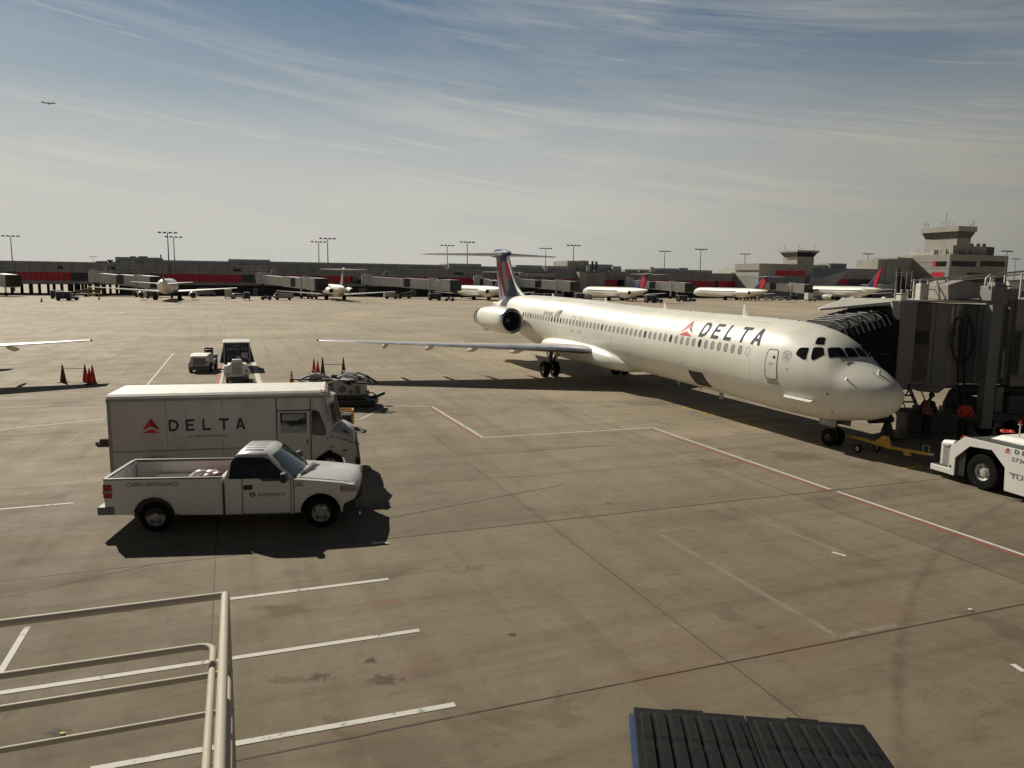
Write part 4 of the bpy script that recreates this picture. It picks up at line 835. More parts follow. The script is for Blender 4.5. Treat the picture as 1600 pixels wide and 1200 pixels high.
for a, b_, y0, y1, m_ in ((1484, 1522, 407.5, 416, GLS), (1529, 1571, 407.5, 416, mat('dark_red_glass', (.07, .012, .018), .3)), (1510, 1568, 426, 441, GLS)):
    tpart('window_band', ft(a, nb), ft(b_, nb), nb-.06, nb, fz(a, y1, nb), fz(a, y0, nb), m_)
tpart('left_wing', tc-9, tc, nb+20, nb+LD+6, 0, Zt-1.2, WALLT)
nw = nb+6
tower(TB, 1489.5, nw, 1433, 1511, 17, fz(1489, 371.5, nw), fz(1489, 361, nw), fz(1489, 353, nw), .13,
      masts=((1437, 347, 12, .08), (1440, 344.5, 11, .06), (1443, 349, 10, .1), (1465, 347, 8, .06), (1470, 334, 6, .09), (1474.5, 346, 5, .08), (1482, 347, 3, .05), (1510, 348, 3, .05), (1513, 345, 3, .12), (1508, 350, 4, .05)))
tw = ft(1511, nw+3); tpart('stair_block', ft(1481, nw), ft(1498, nw), nw-1.2, nw, Zt, fz(1490, 383, nw), WALLT); tpart('penthouse', tw+1.0, ft(1548, nw+4), nw+4, nw+14, Zt, fz(1530, 385, nw+4), WALLT); tpart('penthouse_grille', ft(1537, nw+4), ft(1548.5, nw+4), nw+3.9, nw+4, Zt+.6, fz(1530, 386, nw+4), DGREY)
for px in (1513, 1523, 1532): 
    b = MB(); n0 = nw+6; t = ft(px, n0); b.cyl(grid(t, n0, fz(px, 385.5, n0)), grid(t, n0, fz(px, 380.5, n0)), .8, n=10); b.build('roof_fan', DGREY, TB)
for k, px in enumerate((1419, 1427, 1434, 1441, 1448)): tpart('roof_tank', tc+1+.0*k, tc+4, nL(px)-1.6, nL(px)+1.2, Zt, Zt+2.2-.3*(k % 2), CREAM)
for k in range(16):
    px = rr_.uniform(1464, 1512); n0 = nb+rr_.uniform(.8, 4.5); t = ft(px, n0); h = rr_.uniform(.8, 2.6); b = MB(); b.cyl(grid(t, n0, Zt), grid(t, n0, Zt+h), rr_.choice((.07, .12, .3)), n=7); b.bar(grid(t-.5, n0, Zt+h*.7), grid(t+.5, n0, Zt+h*.7), .1); b.build('roof_aerial', rr_.choice([DKMET, DGREY, WHT]), TB)
b = MB(); n0 = nb-3
for px in (1400, 1408, 1416, 1424): b.bar(grid(ft(px, n0), n0, 0), grid(ft(px, n0), n0, fz(px, 424, n0)), .15)
for y in (422, 426, 430): b.bar(grid(ft(1398, n0), n0, fz(1398, y, n0)), grid(ft(1427, n0), n0, fz(1427, y+.4, n0)), .22)
b.build('gantry', LGREY, TB)

# a further concourse seen past the control building
FB = thing('far_concourse', 'pale distant concourse behind the jet bridge roof at the right edge', 'airport concourse')
b = MB(); gbox(b, 1560, 1750, 0, 9, 330, 345); b.build('wall', WALLT, FB); b = MB(); gbox(b, 1556, 1750, 9, 10.2, 326, 346); b.build('roof', CREAM, FB)
for px in range(1578, 1640, 14):
    b = MB(); gbox(b, px, px+8, 2.0, 6.5, 329.9, 330); b.build('window', GLS, FB)

# distant ground beyond: hangars and tree line low on the horizon
b = MB(); rt = random.Random(4); pts = []
X = -1500
while X < 1900: pts.append((X, 10+rt.uniform(0, 7))); X += rt.uniform(14, 40)
top = [grid(x, 1150+rt.uniform(-12, 12), h) for x, h in pts]; bot = [grid(x, 1150, -1) for x, h in pts]; bk = [grid(x, 1190, -1) for x, h in pts]
n_ = len(pts); b.add(bot+top+bk, [(i, i+1, n_+i+1, n_+i) for i in range(n_-1)]+[(n_+i, n_+i+1, 2*n_+i+1, 2*n_+i) for i in range(n_-1)])
tag(b.build('distant_woodland', mat('far_trees', (.055, .065, .045), .9, var=.3, scale=.02), fix=False, smooth=80), 'low line of far-off trees on the horizon', 'trees', kind='stuff')

# ------------------------------------------------------------------ high-mast lamps
def light_mast(px, ytop, idx, label):
    hor = 439.0+.0122*(px-800); H = 20.0 if hor-ytop > 40 else 22.0; D = (H-CAMH)*FOC/(hor-ytop); o, d = ray(px, hor); d2 = Vector((d.x, d.y, 0)).normalized()
    P = Vector((0, 0, 0)) + d2*(D/ (d2.dot(_f)/math.cos(PITCH) if False else d2.y)); P.z = 0
    R_ = thing('light_mast', label, 'light mast', P, GA, 'high light masts around the concourses')
    b = MB(); b.cyl((0, 0, 0), (0, 0, H), .28, .13, 8); b.build('pole', mat('mast_grey', (.22, .22, .22), .6), R_)
    b = MB(); b.bar((-2.6, 0, H), (2.6, 0, H), .12); b.build('crossbar', DGREY, R_)
    for x in (-2.4, -.8, .8, 2.4):
        b = MB(); b.box(x-.45, x+.45, -.35, .35, H-.05, H+.38); b.build('flood_lamp', BLK, R_)
    return R_
ML = [(21, 371, 'tall four-lamp light mast standing alone at the far left of the concourse'), (147, 402, 'tiny distant light mast left of the roof plant blocks'), (265, 366, 'taller of the two close light masts behind the rear-facing jet'), (274, 372.5, 'shorter of the two close light masts behind the rear-facing jet'),
      (499, 380, 'shorter of the paired light masts above the tail-on white jet'), (513, 375, 'taller of the paired light masts above the tail-on white jet'), (699, 385.5, 'light mast crossing the left tip of the big airliner tailplane'), (730, 380.5, 'light mast crossing the middle of the big airliner left tailplane'),
      (852, 390, 'light mast behind the right tip of the big airliner tailplane'), (895, 385.5, 'light mast rising in front of the stepped grey roof blocks'), (1037, 394.5, 'light mast above the flat roof between the two cream panels'), (1093, 391.5, 'light mast standing left of the distant tail fin'),
      (1162, 398.5, 'light mast over the cream roof box left of the ramp tower'), (1353, 398.5, 'light mast between ramp tower and control building'), (1568, 394.5, 'light mast just behind the right corner of the control building'), (1583, 406, 'low distant light mast right of the control building')]
for k, (px, y, lb) in enumerate(ML): light_mast(px, y, k, lb)

# ------------------------------------------------------------------ jets parked across the apron
def far_jet(name_label, gear_px, L=45.0, dia=3.5, span=32.8, tail=9.0, aft=True, fin_cols=(BRED, NAVY), hd=None, pos=None, z=0, group='jets parked nose-in at the far concourse', gear=True, wing_x=.47, body=None):
    gp = gnd(*gear_px) if gear_px else pos; head = hd if hd is not None else HR
    nose = gp + Vector((math.cos(head), math.sin(head), 0))*(L*.54); nose.z = z
    R_ = thing('airliner', name_label, 'airliner', nose, head+PI, group); W_ = body or JETW
    zc = .9+dia/2 if aft else 1.6+dia/2; r_ = dia/2; n = 20
    st = [(0, .03, -.25), (.02*L, .42, -.2), (.05*L, .75, -.1), (.10*L, .97, 0), (.15*L, 1, 0), (.68*L, 1, 0), (.80*L, .86, .12), (.90*L, .52, .36), (.97*L, .2, .55), (L*.99, .05, .6)]
    b = MB(); b.loft([[Vector((x, r_*k*math.sin(2*PI*j/n), zc+r_*o+r_*k*math.cos(2*PI*j/n))) for j in range(n)] for x, k, o in st]); b.build('fuselage', W_, R_, smooth=60)
    xr = L*wing_x
    for sg in (1, -1):
        zw = zc-r_*.72; c0, c1 = L*.155, L*.035; sw = span*.5*math.tan(math.radians(27 if aft else 30))
        b = MB(); b.loft([airfoil(xr-c0*.3, xr+c0*.8, sg*r_*.6, zw, .75, 6), airfoil(xr+sw*.35+.3, xr+c0*.85, sg*span*.18, zw+.35, .5, 6), airfoil(xr-c0*.3+sw, xr-c0*.3+sw+c1, sg*span*.5, zw+span*.035, .14, 6)]); b.build('wing', LGREY, R_, smooth=50)
        if aft:
            ex, ey, ez, er, el = L*.70, r_+1.0, zc+.15, .92, 6.6
        else: ex, ey, ez, er, el = xr-c0*.15, span*.18, zw-.75, 1.05, 4.2
        b = MB(); b.lathe([(er*.72, .25), (er*.9, 0), (er, .6), (er*.98, el*.5), (er*.62, el)], (ex, sg*ey, ez), (1, 0, 0), 18); E_ = b.build('engine', W_ if aft else LGREY, R_, smooth=50)
        b = MB(); b.lathe([(er*.8, .12), (er*.7, .6), (.01, .62)], (ex, sg*ey, ez), (1, 0, 0), 18); b.build('intake', BLK, E_)
        b = MB(); b.lathe([(er*.62, el-.02), (er*.4, el-.3), (.01, el-.32)], (ex, sg*ey, ez), (1, 0, 0), 16); b.build('nozzle', BLK, E_)
        if aft: b = MB(); b.box(ex+1.5, ex+4.5, min(sg*r_*.8, sg*ey), max(sg*r_*.8, sg*ey), ez-.12, ez+.12); b.build('pylon', W_, R_)
        else: b = MB(); b.box(ex+.8, ex+4.2, sg*ey-.12, sg*ey+.12, ez+.4, zw+.5); b.build('pylon', W_, R_)
        zt = tail-.55 if aft else zc+r_*.35; xt = L*.955 if aft else L*.89; sp = 6.1 if aft else span*.2
        b = MB(); b.loft([airfoil(xt-1.9, xt+1.7, sg*.2, zt, .34, 6), airfoil(xt+.9 if aft else xt+1.6, xt+2.3 if aft else xt+3.0, sg*sp, zt+(0 if aft else .5), .10, 6)]); b.build('tailplane', LGREY, R_, smooth=50)
        if gear:
            gy = 2.5 if aft else 2.9; b = MB(); b.cyl((L*.54, sg*gy, .4), (L*.54, sg*gy, zw), .16, n=8); b.cyl((L*.54, sg*gy-.5, .52), (L*.54, sg*gy+.5, .52), .52, n=14); b.build('main_gear', RUB, R_)
    if gear: b = MB(); b.cyl((L*.06, 0, .4), (L*.07, 0, zc-r_*.8), .12, n=8); b.cyl((L*.06, -.3, .38), (L*.06, .3, .38), .38, n=12); b.build('nose_gear', RUB, R_)
    zf = zc+r_*.75; xa, xb = L*.80, L*.945
    def fin(z): u = (z-zf)/(tail-zf); return (xa+(xb-1.5-xa+ (2.2 if aft else 3.2))*u, (L*.93)+((L*.995)-(L*.93))*u)
    zs = [zf-.6, zf, zf+(tail-zf)*.33, zf+(tail-zf)*.66, tail]; b = MB(); rings = []
    for z_ in zs: a, c_ = fin(z_); rings.append(airfoil(a, c_, 0, z_, .35, 6, vert=True))
    b.loft(rings); F_ = b.build('fin', fin_cols[1], R_, smooth=50)
    if fin_cols[0]:
        for sg in (1, -1):
            b = MB(); P = []
            for z_, u0, u1 in ((zf+.4, .72, .99), (zf+(tail-zf)*.4, .35, .98), (zf+(tail-zf)*.75, .12, .9), (tail-.9, .2, .7)):
                a, c_ = fin(z_); P.append((Vector((a+(c_-a)*u0, sg*.2, z_)), Vector((a+(c_-a)*u1, sg*.2, z_))))
            b.add([q for pr in P for q in pr], [(2*i, 2*i+1, 2*i+3, 2*i+2) for i in range(len(P)-1)]); b.build('fin_red', fin_cols[0], F_, fix=False)
    if aft: b = MB(); b.lathe([(.02, -.5), (.24, .2), (.28, 1.5), (.2, 3.2), (.03, 4.4)], (fin(tail)[0]-.6, 0, tail-.45), (1, 0, 0), 12); b.build('bullet_fairing', fin_cols[1], R_, smooth=60)
    b = MB(); b.box(L*.14, L*.80, -r_-.006, r_+.006, zc+.42, zc+.62); b.build('window_line', mat('window_line', (.30, .30, .29), .5), R_)
    return R_
FJ = mat('far_fin_grey', (.33, .33, .32), .5)
far_jet('white low-tailed jet seen from straight behind with a dark thin fin', (262, 468.6), L=34, dia=3.9, span=34, tail=11.2, aft=False, fin_cols=(None, mat('dark_fin', (.06, .05, .06), .5)))
far_jet('white T-tail jet with pale fin seen tail-on between two jet bridges', (524, 468.4), fin_cols=(None, FJ), L=39)
far_jet('white T-tail jet with red fin just left of the big airliner tail', (752, 468.3))
far_jet('white T-tail jet with red and navy fin seen above the big airliner roof', (962, 469.5))
far_jet('white T-tail jet with red fin near the far jet bridge, right of the dark carts', (1142, 468.6))
far_jet('low-tailed white jet with bright red fin parked left of the control building', (1318, 470.4), L=38, dia=3.9, span=34, tail=13.0, aft=False, fin_cols=(BRED, NAVY))
# only its fin shows over the concourse roof
o_, d_ = ray(1124, 422); p_ = o_+d_*((560-o_.y)/d_.y)
far_jet('distant jet of which only the red and navy fin shows above the concourse roof', None, pos=Vector((p_.x, 560, 0)), hd=HR+2.2, tail=fz(1124, 415.8, 560*.936-.352*p_.x), aft=False, dia=3.9, L=40)
# climbing jet high on the left
o_, d_ = ray(70, 160); p_ = o_+d_*2600
far_jet('tiny dark airliner climbing away in the sky at the upper left', None, pos=p_+Vector((8, 0, 0)), z=p_.z-5, hd=math.radians(10), gear=False, aft=False, dia=4, L=38, group='airliner in flight', fin_cols=(None, NAVY), body=GREYP)

# ------------------------------------------------------------------ far jet bridges
JBW = mat('jetbridge_grey', (.62, .61, .59), .6, var=.08, scale=.6, grime=(.15, .14, .13, .4)); JBD = mat('jetbridge_sign', (.03, .03, .045), .5)
def far_bridge(label, px0, n0, px1, n1, zf0=4.4, zf1=3.0, sign=.45, mats_=None, cabdir=1):
    a = grid(ft(px0, n0), n0); c_ = grid(ft(px1, n1), n1); d = (c_-a); L = d.length; R_ = thing('jet_bridge', label, 'jet bridge', a, math.atan2(d.y, d.x), 'jet bridges of the far concourse'); m_ = mats_ or JBW
    b = MB(); b.cyl((0, 0, zf0-.4), (0, 0, zf0+3.1), 2.0, n=18); b.cyl((0, 0, zf0+3.1), (0, 0, zf0+3.5), 1.2, n=14); b.build('rotunda', m_, R_, smooth=40)
    b = MB(); b.cyl((0, 0, 0), (0, 0, zf0-.4), .55, n=10); b.build('column', WALLD, R_)
    def seg(x0, x1, w_, h0, h1, name):
        z0a = zf0+(zf1-zf0)*x0/L; z1a = zf0+(zf1-zf0)*x1/L; b = MB()
        b.loft([[Vector((x, y, z)) for y, z in ((-w_, zz-h0), (w_, zz-h0), (w_, zz+h1), (-w_, zz+h1))] for x, zz in ((x0, z0a), (x1, z1a))]); return b.build(name, m_, R_)
    seg(1.5, L*.52, 1.25, .25, 2.55, 'tunnel'); seg(L*.48, L-3.2, 1.5, .35, 2.8, 'tunnel')
    seg(L-3.6, L+1.2, 2.0, .45, 3.1, 'cab')
    b = MB(); b.box(L*sign, L*sign+3.0, -1.62, -1.5, zf0+(zf1-zf0)*sign-.1, zf0+(zf1-zf0)*sign+2.5); b.build('sign_panel', JBD, R_)
    b = MB(); b.box(L-.6, L+2.4, -1.9, 1.9, zf1-.3, zf1+2.9); b.build('canopy', BLK, R_)
    x = L*.80
    for y in (-1.7, 1.7):
        b = MB(); b.bar((x, y, .4), (x, y, zf1+3.4), .35); b.build('lift_column', m_, R_)
        b = MB(); b.cyl((x, y-.25, .5), (x, y+.25, .5), .5, n=14); b.build('wheel', RUB, R_)
    b = MB(); b.box(x-.4, x+.4, -1.7, 1.7, .5, .9); b.build('axle', WALLD, R_)
    b = MB(); b.box(x-1.8, x+.6, -.8, .8, zf1+2.9, zf1+3.7); b.build('roof_unit', LGREY, R_)
    b = MB()
    for xx in (L*.2, L*.2+1.4, L*.34, L*.34+1.4): b.bar((xx, -1.1, zf0+2.4), (L*.27+(.7 if xx > L*.3 else -.2), -1.1, zf0+4.6), .10)
    b.build('cable_frame', LGREY, R_)
    return R_
far_bridge('jet bridge cut off by the left edge of the far concourse', -60, 262, 14, 250, sign=.2)
far_bridge('jet bridge behind the rear-facing jet with dark tail', 150, 262, 238, 246)
far_bridge('jet bridge reaching the tail-on white jet', 410, 264, 498, 226, sign=.62)
far_bridge('longest jet bridge, ending at the jet left of the big airliner tail', 574, 264, 706, 228, sign=.50)
far_bridge('jet bridge half hidden by the big airliner fin', 748, 266, 772, 258, sign=.3)
far_bridge('jet bridge reaching the jet seen above the big airliner roof', 806, 266, 893, 240, sign=.42)
far_bridge('jet bridge with dark sign panel in the middle of the right-hand apron', 984, 268, 1072, 240, sign=.42)
far_bridge('pale ribbed jet bridge left of the red-finned low-tailed jet', 1178, 262, 1258, 238, sign=.38, mats_=mat('jetbridge_pale', (.60, .56, .52), .6, var=.1))
far_bridge('short jet bridge right of the red-finned low-tailed jet', 1395, 262, 1352, 246, sign=.3)

# ------------------------------------------------------------------ ground vehicles across the apron
PURP = mat('curtain_purple', (.045, .04, .075), .6, var=.15); CARBLK = mat('car_dark', (.03, .03, .032), .35)
def fwheels(R_, xs, yw, r=.32, w=.2):
    for x in xs:
        for s_ in (-1, 1): b = MB(); b.cyl((x, s_*yw-w/2, r), (x, s_*yw+w/2, r), r, n=12); b.build('wheel', RUB, R_)
def fcart(lb, px, py, rz=GA, m_=None, L=3.2, grp='baggage carts on the far apron', H=2.1):
    R_ = thing('baggage_cart', lb, 'baggage cart', gnd(px, py), rz, grp); b = MB(); b.box(-L/2, L/2, -.8, .8, .45, .6); b.build('deck', DKMET, R_)
    b = MB(); b.box(-L/2, L/2, -.8, .8, H-.06, H+.06); b.build('roof', LGREY, R_)
    for x in (-L/2+.04, 0, L/2-.04):
        for y in (-.77, .77): b = MB(); b.bar((x, y, .6), (x, y, H), .07); b.build('post', LGREY, R_)
    b = MB(); b.box(-L/2+.1, L/2-.1, -.72, .72, .6, H-.08); b.build('curtain', m_ or PURP, R_); fwheels(R_, (-L*.36, L*.36), .62); return R_
def ftug(lb, px, py, rz=GA, m_=None, grp='tugs on the far apron'):
    R_ = thing('baggage_tug', lb, 'baggage tug', gnd(px, py), rz, grp); c_ = m_ or GREYP
    b = MB(); b.prism([(-1.4, .35), (1.4, .35), (1.4, .95), (.5, 1.05), (.3, .7), (-.3, .7), (-.5, 1.0), (-1.4, .9)], 'y', -.65, .65); b.build('body', c_, R_, bevel=.04)
    b = MB(); b.box(-.35, .1, -.45, .45, .7, 1.25); b.build('seat', BLK, R_); b = MB(); b.bar((.3, 0, .9), (.15, 0, 1.35), .06); b.ball((.13, 0, 1.4), .16, 8); b.build('steering_wheel', BLK, R_); fwheels(R_, (-.9, .9), .6); return R_
def ftruck(lb, px, py, rz=GA, m_=None, L=5.2, H=2.5, grp='service vehicles on the far apron', cab=1.5, box=True, cat='truck'):
    R_ = thing('service_truck', lb, cat, gnd(px, py), rz, grp); c_ = m_ or LGREY
    b = MB(); b.prism([(L/2-cab, .45), (L/2, .45), (L/2, 1.15), (L/2-.25, 1.3), (L/2-.55, 1.95), (L/2-cab, 1.95)], 'y', -.95, .95); CBn = b.build('cab', c_, R_, bevel=.05)
    b = MB(); b.prism([(L/2-cab+.25, 1.3), (L/2-.36, 1.3), (L/2-.58, 1.85), (L/2-cab+.25, 1.85)], 'y', -.97, .97); b.build('window', GLASS, CBn)
    b = MB(); b.box(-L/2, L/2-cab-.05, -.95, .95, .5, H if box else 1.05); b.build('box_body' if box else 'load_bed', c_, R_, bevel=.03); fwheels(R_, (-L*.3, L*.32), .85, .38, .25); return R_
def fcar(lb, px, py, rz=GA, m_=None, grp='cars and vans parked by the concourse'):
    R_ = thing('parked_car', lb, 'car', gnd(px, py), rz, grp); c_ = m_ or WHT
    b = MB(); b.prism([(-2.3, .35), (2.3, .35), (2.35, .75), (1.3, .95), (.6, 1.5), (-1.5, 1.5), (-2.2, .95)], 'y', -.87, .87); B_ = b.build('body', c_, R_, bevel=.06); b = MB(); b.prism([(1.1, .95), (.52, 1.42), (-1.4, 1.42), (-1.9, .95)], 'y', -.89, .89); b.build('window', GLASS, B_); fwheels(R_, (-1.45, 1.45), .78); return R_
def fbelt(lb, px, py, rz=GA, m_=None, grp='belt loaders on the far apron'):
    R_ = thing('belt_loader', lb, 'belt loader', gnd(px, py), rz, grp); c_ = m_ or LGREY
    b = MB(); b.box(-2.2, 2.2, -.9, .9, .45, .95); b.build('chassis', c_, R_, bevel=.05); b = MB(); b.bar((-3.2, 0, .8), (3.2, 0, 2.3), .7, .16, up=(0, 1, 0)); b.build('conveyor', DKMET, R_)
    b = MB(); b.bar((-3.2, -.5, .95), (3.2, -.5, 2.65), .06); b.bar((-3.2, .5, .95), (3.2, .5, 2.65), .06); b.build('side_rail', YEL, R_); b = MB(); b.box(-1.6, -.9, -.85, -.2, .95, 1.5); b.build('seat', BLK, R_); fwheels(R_, (-1.4, 1.4), .85, .36); return R_
fcart('closed dark cart with pale roof, front of the trio near the left undercroft', 100, 469.6); ftug('small tug at the right end of the leftmost far cart', 113, 469.2); fcart('dark cart half hidden behind the leftmost far cart', 89, 466.5, L=2.6)
fbelt('belt loader under the open part of the concourse, left one', 125, 463.6, GA+.2); fbelt('belt loader under the open part of the concourse, right one', 146, 463.2, GA-.3, YEL); fcart('low dark container dolly under the left wing of the rear-facing jet', 238, 466.3, m_=CARBLK, H=1.9)
ftruck('grey truck parked behind the right wing of the rear-facing jet', 323, 463, m_=GREYP); ftruck('white high-bodied van with dark rear window right of the rear-facing jet', 357, 466.5, HR, LGREY, L=4.6, H=2.6); fcar('white pickup right behind the high-bodied van on the far apron', 373, 466.4, GA+.3); fcart('single blue-black cart standing by itself left of the second jet bridge', 386, 469.4, HR, L=2.2)
ftug('purple tug left of the white box truck at the second jet bridge', 416, 469, GA, PURP); ftruck('white box truck parked below the second jet bridge', 443, 468.8, GA+PI, LGREY, L=5.2, H=1.9)
fcart('red trolley with hoses beside the tail-on white jet', 488, 467.0, m_=mat('trolley_red', (.3, .06, .05), .6), H=1.1); ftruck('light service vehicle right of the tail-on white jet', 611, 466.8, GA, LGREY, L=4.4, H=2.1); fbelt('belt loader beside the light service vehicle', 632, 466.5, GA, DGREY)
fcart('purple-curtained cart in front of the red-finned jet left wing', 679, 469.4, L=3.6, H=2.0); ftug('pale tug with two big wheels pulling the purple-curtained cart', 702, 470.4, GA, LGREY)
for k, (px, lb) in enumerate(((838, 'dark cart nearest the big airliner fin in the row seen over its roof'), (856, 'second dark cart from the fin in the row seen over the airliner roof'), (872, 'pale-topped cart in the middle of the row over the airliner roof'))): fcart(lb, px, 466.5, GA, PURP if k != 2 else GREYP, H=1.7)
fcart('blue-curtained cart below the wing of the jet above the airliner roof', 905, 468.4, m_=PURP); fcart('pale container right of the blue-curtained cart over the airliner roof', 919, 468.2, m_=LGREY, L=2.2, H=2.0); fbelt('belt loader behind the tail of the jet above the airliner roof', 985, 469, GA, GREYP); fcart('red-topped trolley behind the tail of the jet above the airliner roof', 975, 468.5, m_=mat('trolley_red', (1, 1, 1)), H=1.5)
fcart('larger dark cart with tug alone on the apron over the airliner roof', 1016, 473.0, H=2.1, L=3.6); ftug('tug at the right end of the larger dark cart', 1028, 472.7, GA, DGREY); fcart('dark cart at the left end of the second pair over the airliner roof', 1065, 471.4, H=2.0, m_=CARBLK); ftug('low tug at the right end of the second cart pair', 1080, 471.4, GA, DGREY)
ftruck('grey service truck under the tail of the jet by the far jet bridge', 1160, 468.6, GA, GREYP, H=2.2); fbelt('belt loader below the white jet bridge rotunda', 1180, 469, GA+.4, LGREY)
for px, lb, m_ in ((1203, 'white car at the left end of the row under the pale ribbed jet bridge', WHT), (1214, 'second white car in the row under the pale ribbed jet bridge', WHT), (1226, 'grey car in the row under the pale ribbed jet bridge', GREYP), (1239, 'dark car nearest the tank truck', CARBLK)): fcar(lb, px, 469.2, HR+.3, m_)
ftruck('white tank truck below the nose of the red-finned low-tailed jet', 1266, 470.6, GA, WHT, L=4, H=3.0); fcar('pale car in front of the low-tailed jet, left of the white van', 1323, 471.6, GA, LGREY); ftruck('white van in front of the low-tailed jet tail', 1339, 472, GA, WHT, L=5, H=1.9, cat='van'); fcar('dark car beyond the white van near the control building', 1372, 468, GA, CARBLK)
ftruck('dark truck with lamps behind the jet bridge canopy', 1402, 470.5, GA, CARBLK, L=5, H=2.4)
fcar('white car right of the tail-on white jet bridge legs', 1385, 470, GA, WHT)

# ------------------------------------------------------------------ cones
def cone(lb, P, m_, h=.95, r=.17, band=False, grp=None):
    R_ = thing('traffic_cone', lb, 'traffic cone', P, .3, grp); b = MB(); b.box(-.24, .24, -.24, .24, 0, .035); b.build('base', BLK if m_ is not BCONE else m_, R_, bevel=.01)
    b = MB(); b.cyl((0, 0, .035), (0, 0, h), r, .025, 20); c_ = b.build('body', m_, R_, smooth=40)
    if band:
        for z0, z1 in ((h*.45, h*.60), (h*.72, h*.82)):
            f = lambda z: r+(.025-r)*(z-.035)/(h-.035)+.004
            b = MB(); b.cyl((0, 0, z0), (0, 0, z1), f(z0), f(z1), 20, caps=False); b.build('reflective_band', WHT, c_)
    return R_
G1, G2 = 'cones by the neighbouring wing tip', 'cones behind the box van'
c1 = gnd(99, 597); cone('dark brown cone at the left end of the bar by the wing tip shadow', c1, BCONE, 1.0, grp=G1); c2 = gnd(134, 596.5); cone('red cone at the right end of the bar by the wing tip shadow', c2, RCONE, 1.0, grp=G1)
cone('shorter red cone in front of its two neighbours by the wing tip shadow', gnd(140.5, 600), RCONE, .88, grp=G1); cone('rightmost red cone of the cluster by the wing tip shadow', gnd(145.5, 597.5), RCONE, 1.0, grp=G1)
def rod(lb, a, c_, z): 
    b = MB(); b.bar(Vector(a)+Vector((0, 0, z)), Vector(c_)+Vector((0, 0, z)), .035); return tag(b.build('barrier_bar', DKMET), lb, 'barrier bar')
rod('thin bar resting between the brown and red cone tops at the left', c1, c2, .76)
cone('orange and white striped cone just above the box van roof', gnd(456, 601), OCONE, .80, .15, band=True, grp=G2)
cone('left red cone of the pair behind the box van', gnd(491, 589), RCONE, 1.15, grp=G2); cone('right red cone of the pair behind the box van', gnd(497, 590.5), RCONE, 1.05, grp=G2)
c3 = gnd(504.5, 590); c4 = gnd(537, 590); cone('dark slim cone at the left end of the bar behind the box van', c3, BCONE, 1.25, grp=G2); cone('dark slim cone at the right end of the bar behind the box van', c4, BCONE, 1.25, grp=G2); rod('thin bar resting between the two dark slim cones', c3, c4, .80)
cone('tiny cone alone on the far apron at the left', gnd(65, 471.8), BCONE, 1.0, .25, grp='lone cones far away'); cone('tiny yellow-brown cone left of the rear-facing jet', gnd(155, 468), YEL, 1.0, .3, grp='lone cones far away')

# ------------------------------------------------------------------ baggage tugs and cart in the middle distance
def tug(lb, P, rz, grill=True):
    """local: x to the right of the viewer, -y towards the viewer (its front)"""
    R_ = thing('baggage_tug', lb, 'baggage tug', P, rz, 'white tugs in the middle distance')
    b = MB(); b.loft([[Vector((x, y, z)) for x, z in ((-w_, z0), (w_, z0), (w_, z1), (w_*.86, z2), (-w_*.86, z2), (-w_, z1))] for y, w_, z0, z1, z2 in ((0, .62, .38, .90, 1.12), (.5, .70, .36, 1.02, 1.24), (1.3, .72, .36, 1.02, 1.25))]); B_ = b.build('bonnet', WHT, R_, bevel=.03)
    b = MB(); b.box(-.42, .42, -.02, .0, .50, 1.0); g_ = b.build('grille', GREYP, B_)
    b = MB()
    if grill:
        for k in range(7): b.box(-.36+.12*k-.022, -.36+.12*k+.022, -.03, -.02, .55, .98)
    else:
        for i in range(8):
            for j in range(6): b.box(-.36+.10*i-.03, -.36+.10*i+.03, -.03, -.02, .52+.08*j, .57+.08*j)
    b.build('grille_slots', BLK, g_)
    b = MB(); b.box(-.70, .70, -.14, .04, .16, .44); b.build('bumper', DGREY, R_, bevel=.03)
    for s_ in (-.54, .54): b = MB(); b.cyl((s_, -.035, .68), (s_, .0, .68), .085, n=14); b.build('headlight', LENS, R_)
    b = MB(); b.box(-.72, .72, 1.3, 2.9, .36, .72); b.build('body', WHT, R_, bevel=.04); b = MB(); b.box(-.02, .58, 1.95, 2.1, .72, 1.55); b.box(-.02, .58, 1.5, 2.0, .72, .88); b.build('seat', BLK, R_, bevel=.05)
    b = MB(); b.box(-.74, .74, 2.6, 2.9, .72, 1.0); b.build('rear_panel', LGREY, R_, bevel=.03)
    b = MB(); b.tube([(.28, 1.15, 1.1), (.28, 1.45, 1.42)], .025, 6); b.tube([(.28+.19*math.cos(a), 1.45+.08*math.sin(a), 1.42+.17*math.sin(a)) for a in [2*PI*j/14 for j in range(15)]], .018, 6); b.build('steering_wheel', BLK, R_)
    for y in (.45, 2.3):
        for s_ in (-1, 1): wheel_parts(R_, (s_*.66, y, .33), .33, .22, .5, axis=(1, 0, 0), mt=LGREY, n=18)
    return R_
P = gnd(312, 582); T1 = tug('white open tug with slatted grille and black seat, standing alone', P, .20)
b = MB(); b.box(.1, .58, 1.6, 1.8, .9, 1.45); b.build('backrest', BLK, T1, bevel=.08)
P = gnd(371, 598.5); T2 = tug('white tug with perforated round grille in front of the blue curtained cart', P, .33, False)
b = MB(); b.prism([(-.80, .35), (.80, .35), (.92, .75), (.72, 1.15), (.38, 1.30), (.30, 1.58), (-.30, 1.58), (-.38, 1.30), (-.72, 1.15), (-.92, .75)], 'y', -.10, .35); S2 = b.build('front_shell', WHT, T2, bevel=.05)
b = MB()
for i in range(7):
    for j in range(9): b.box(-.30+.10*i-.03, -.30+.10*i+.03, -.115, -.10, .62+.09*j-.028, .62+.09*j+.028)
b.build('shell_holes', DGREY, S2)
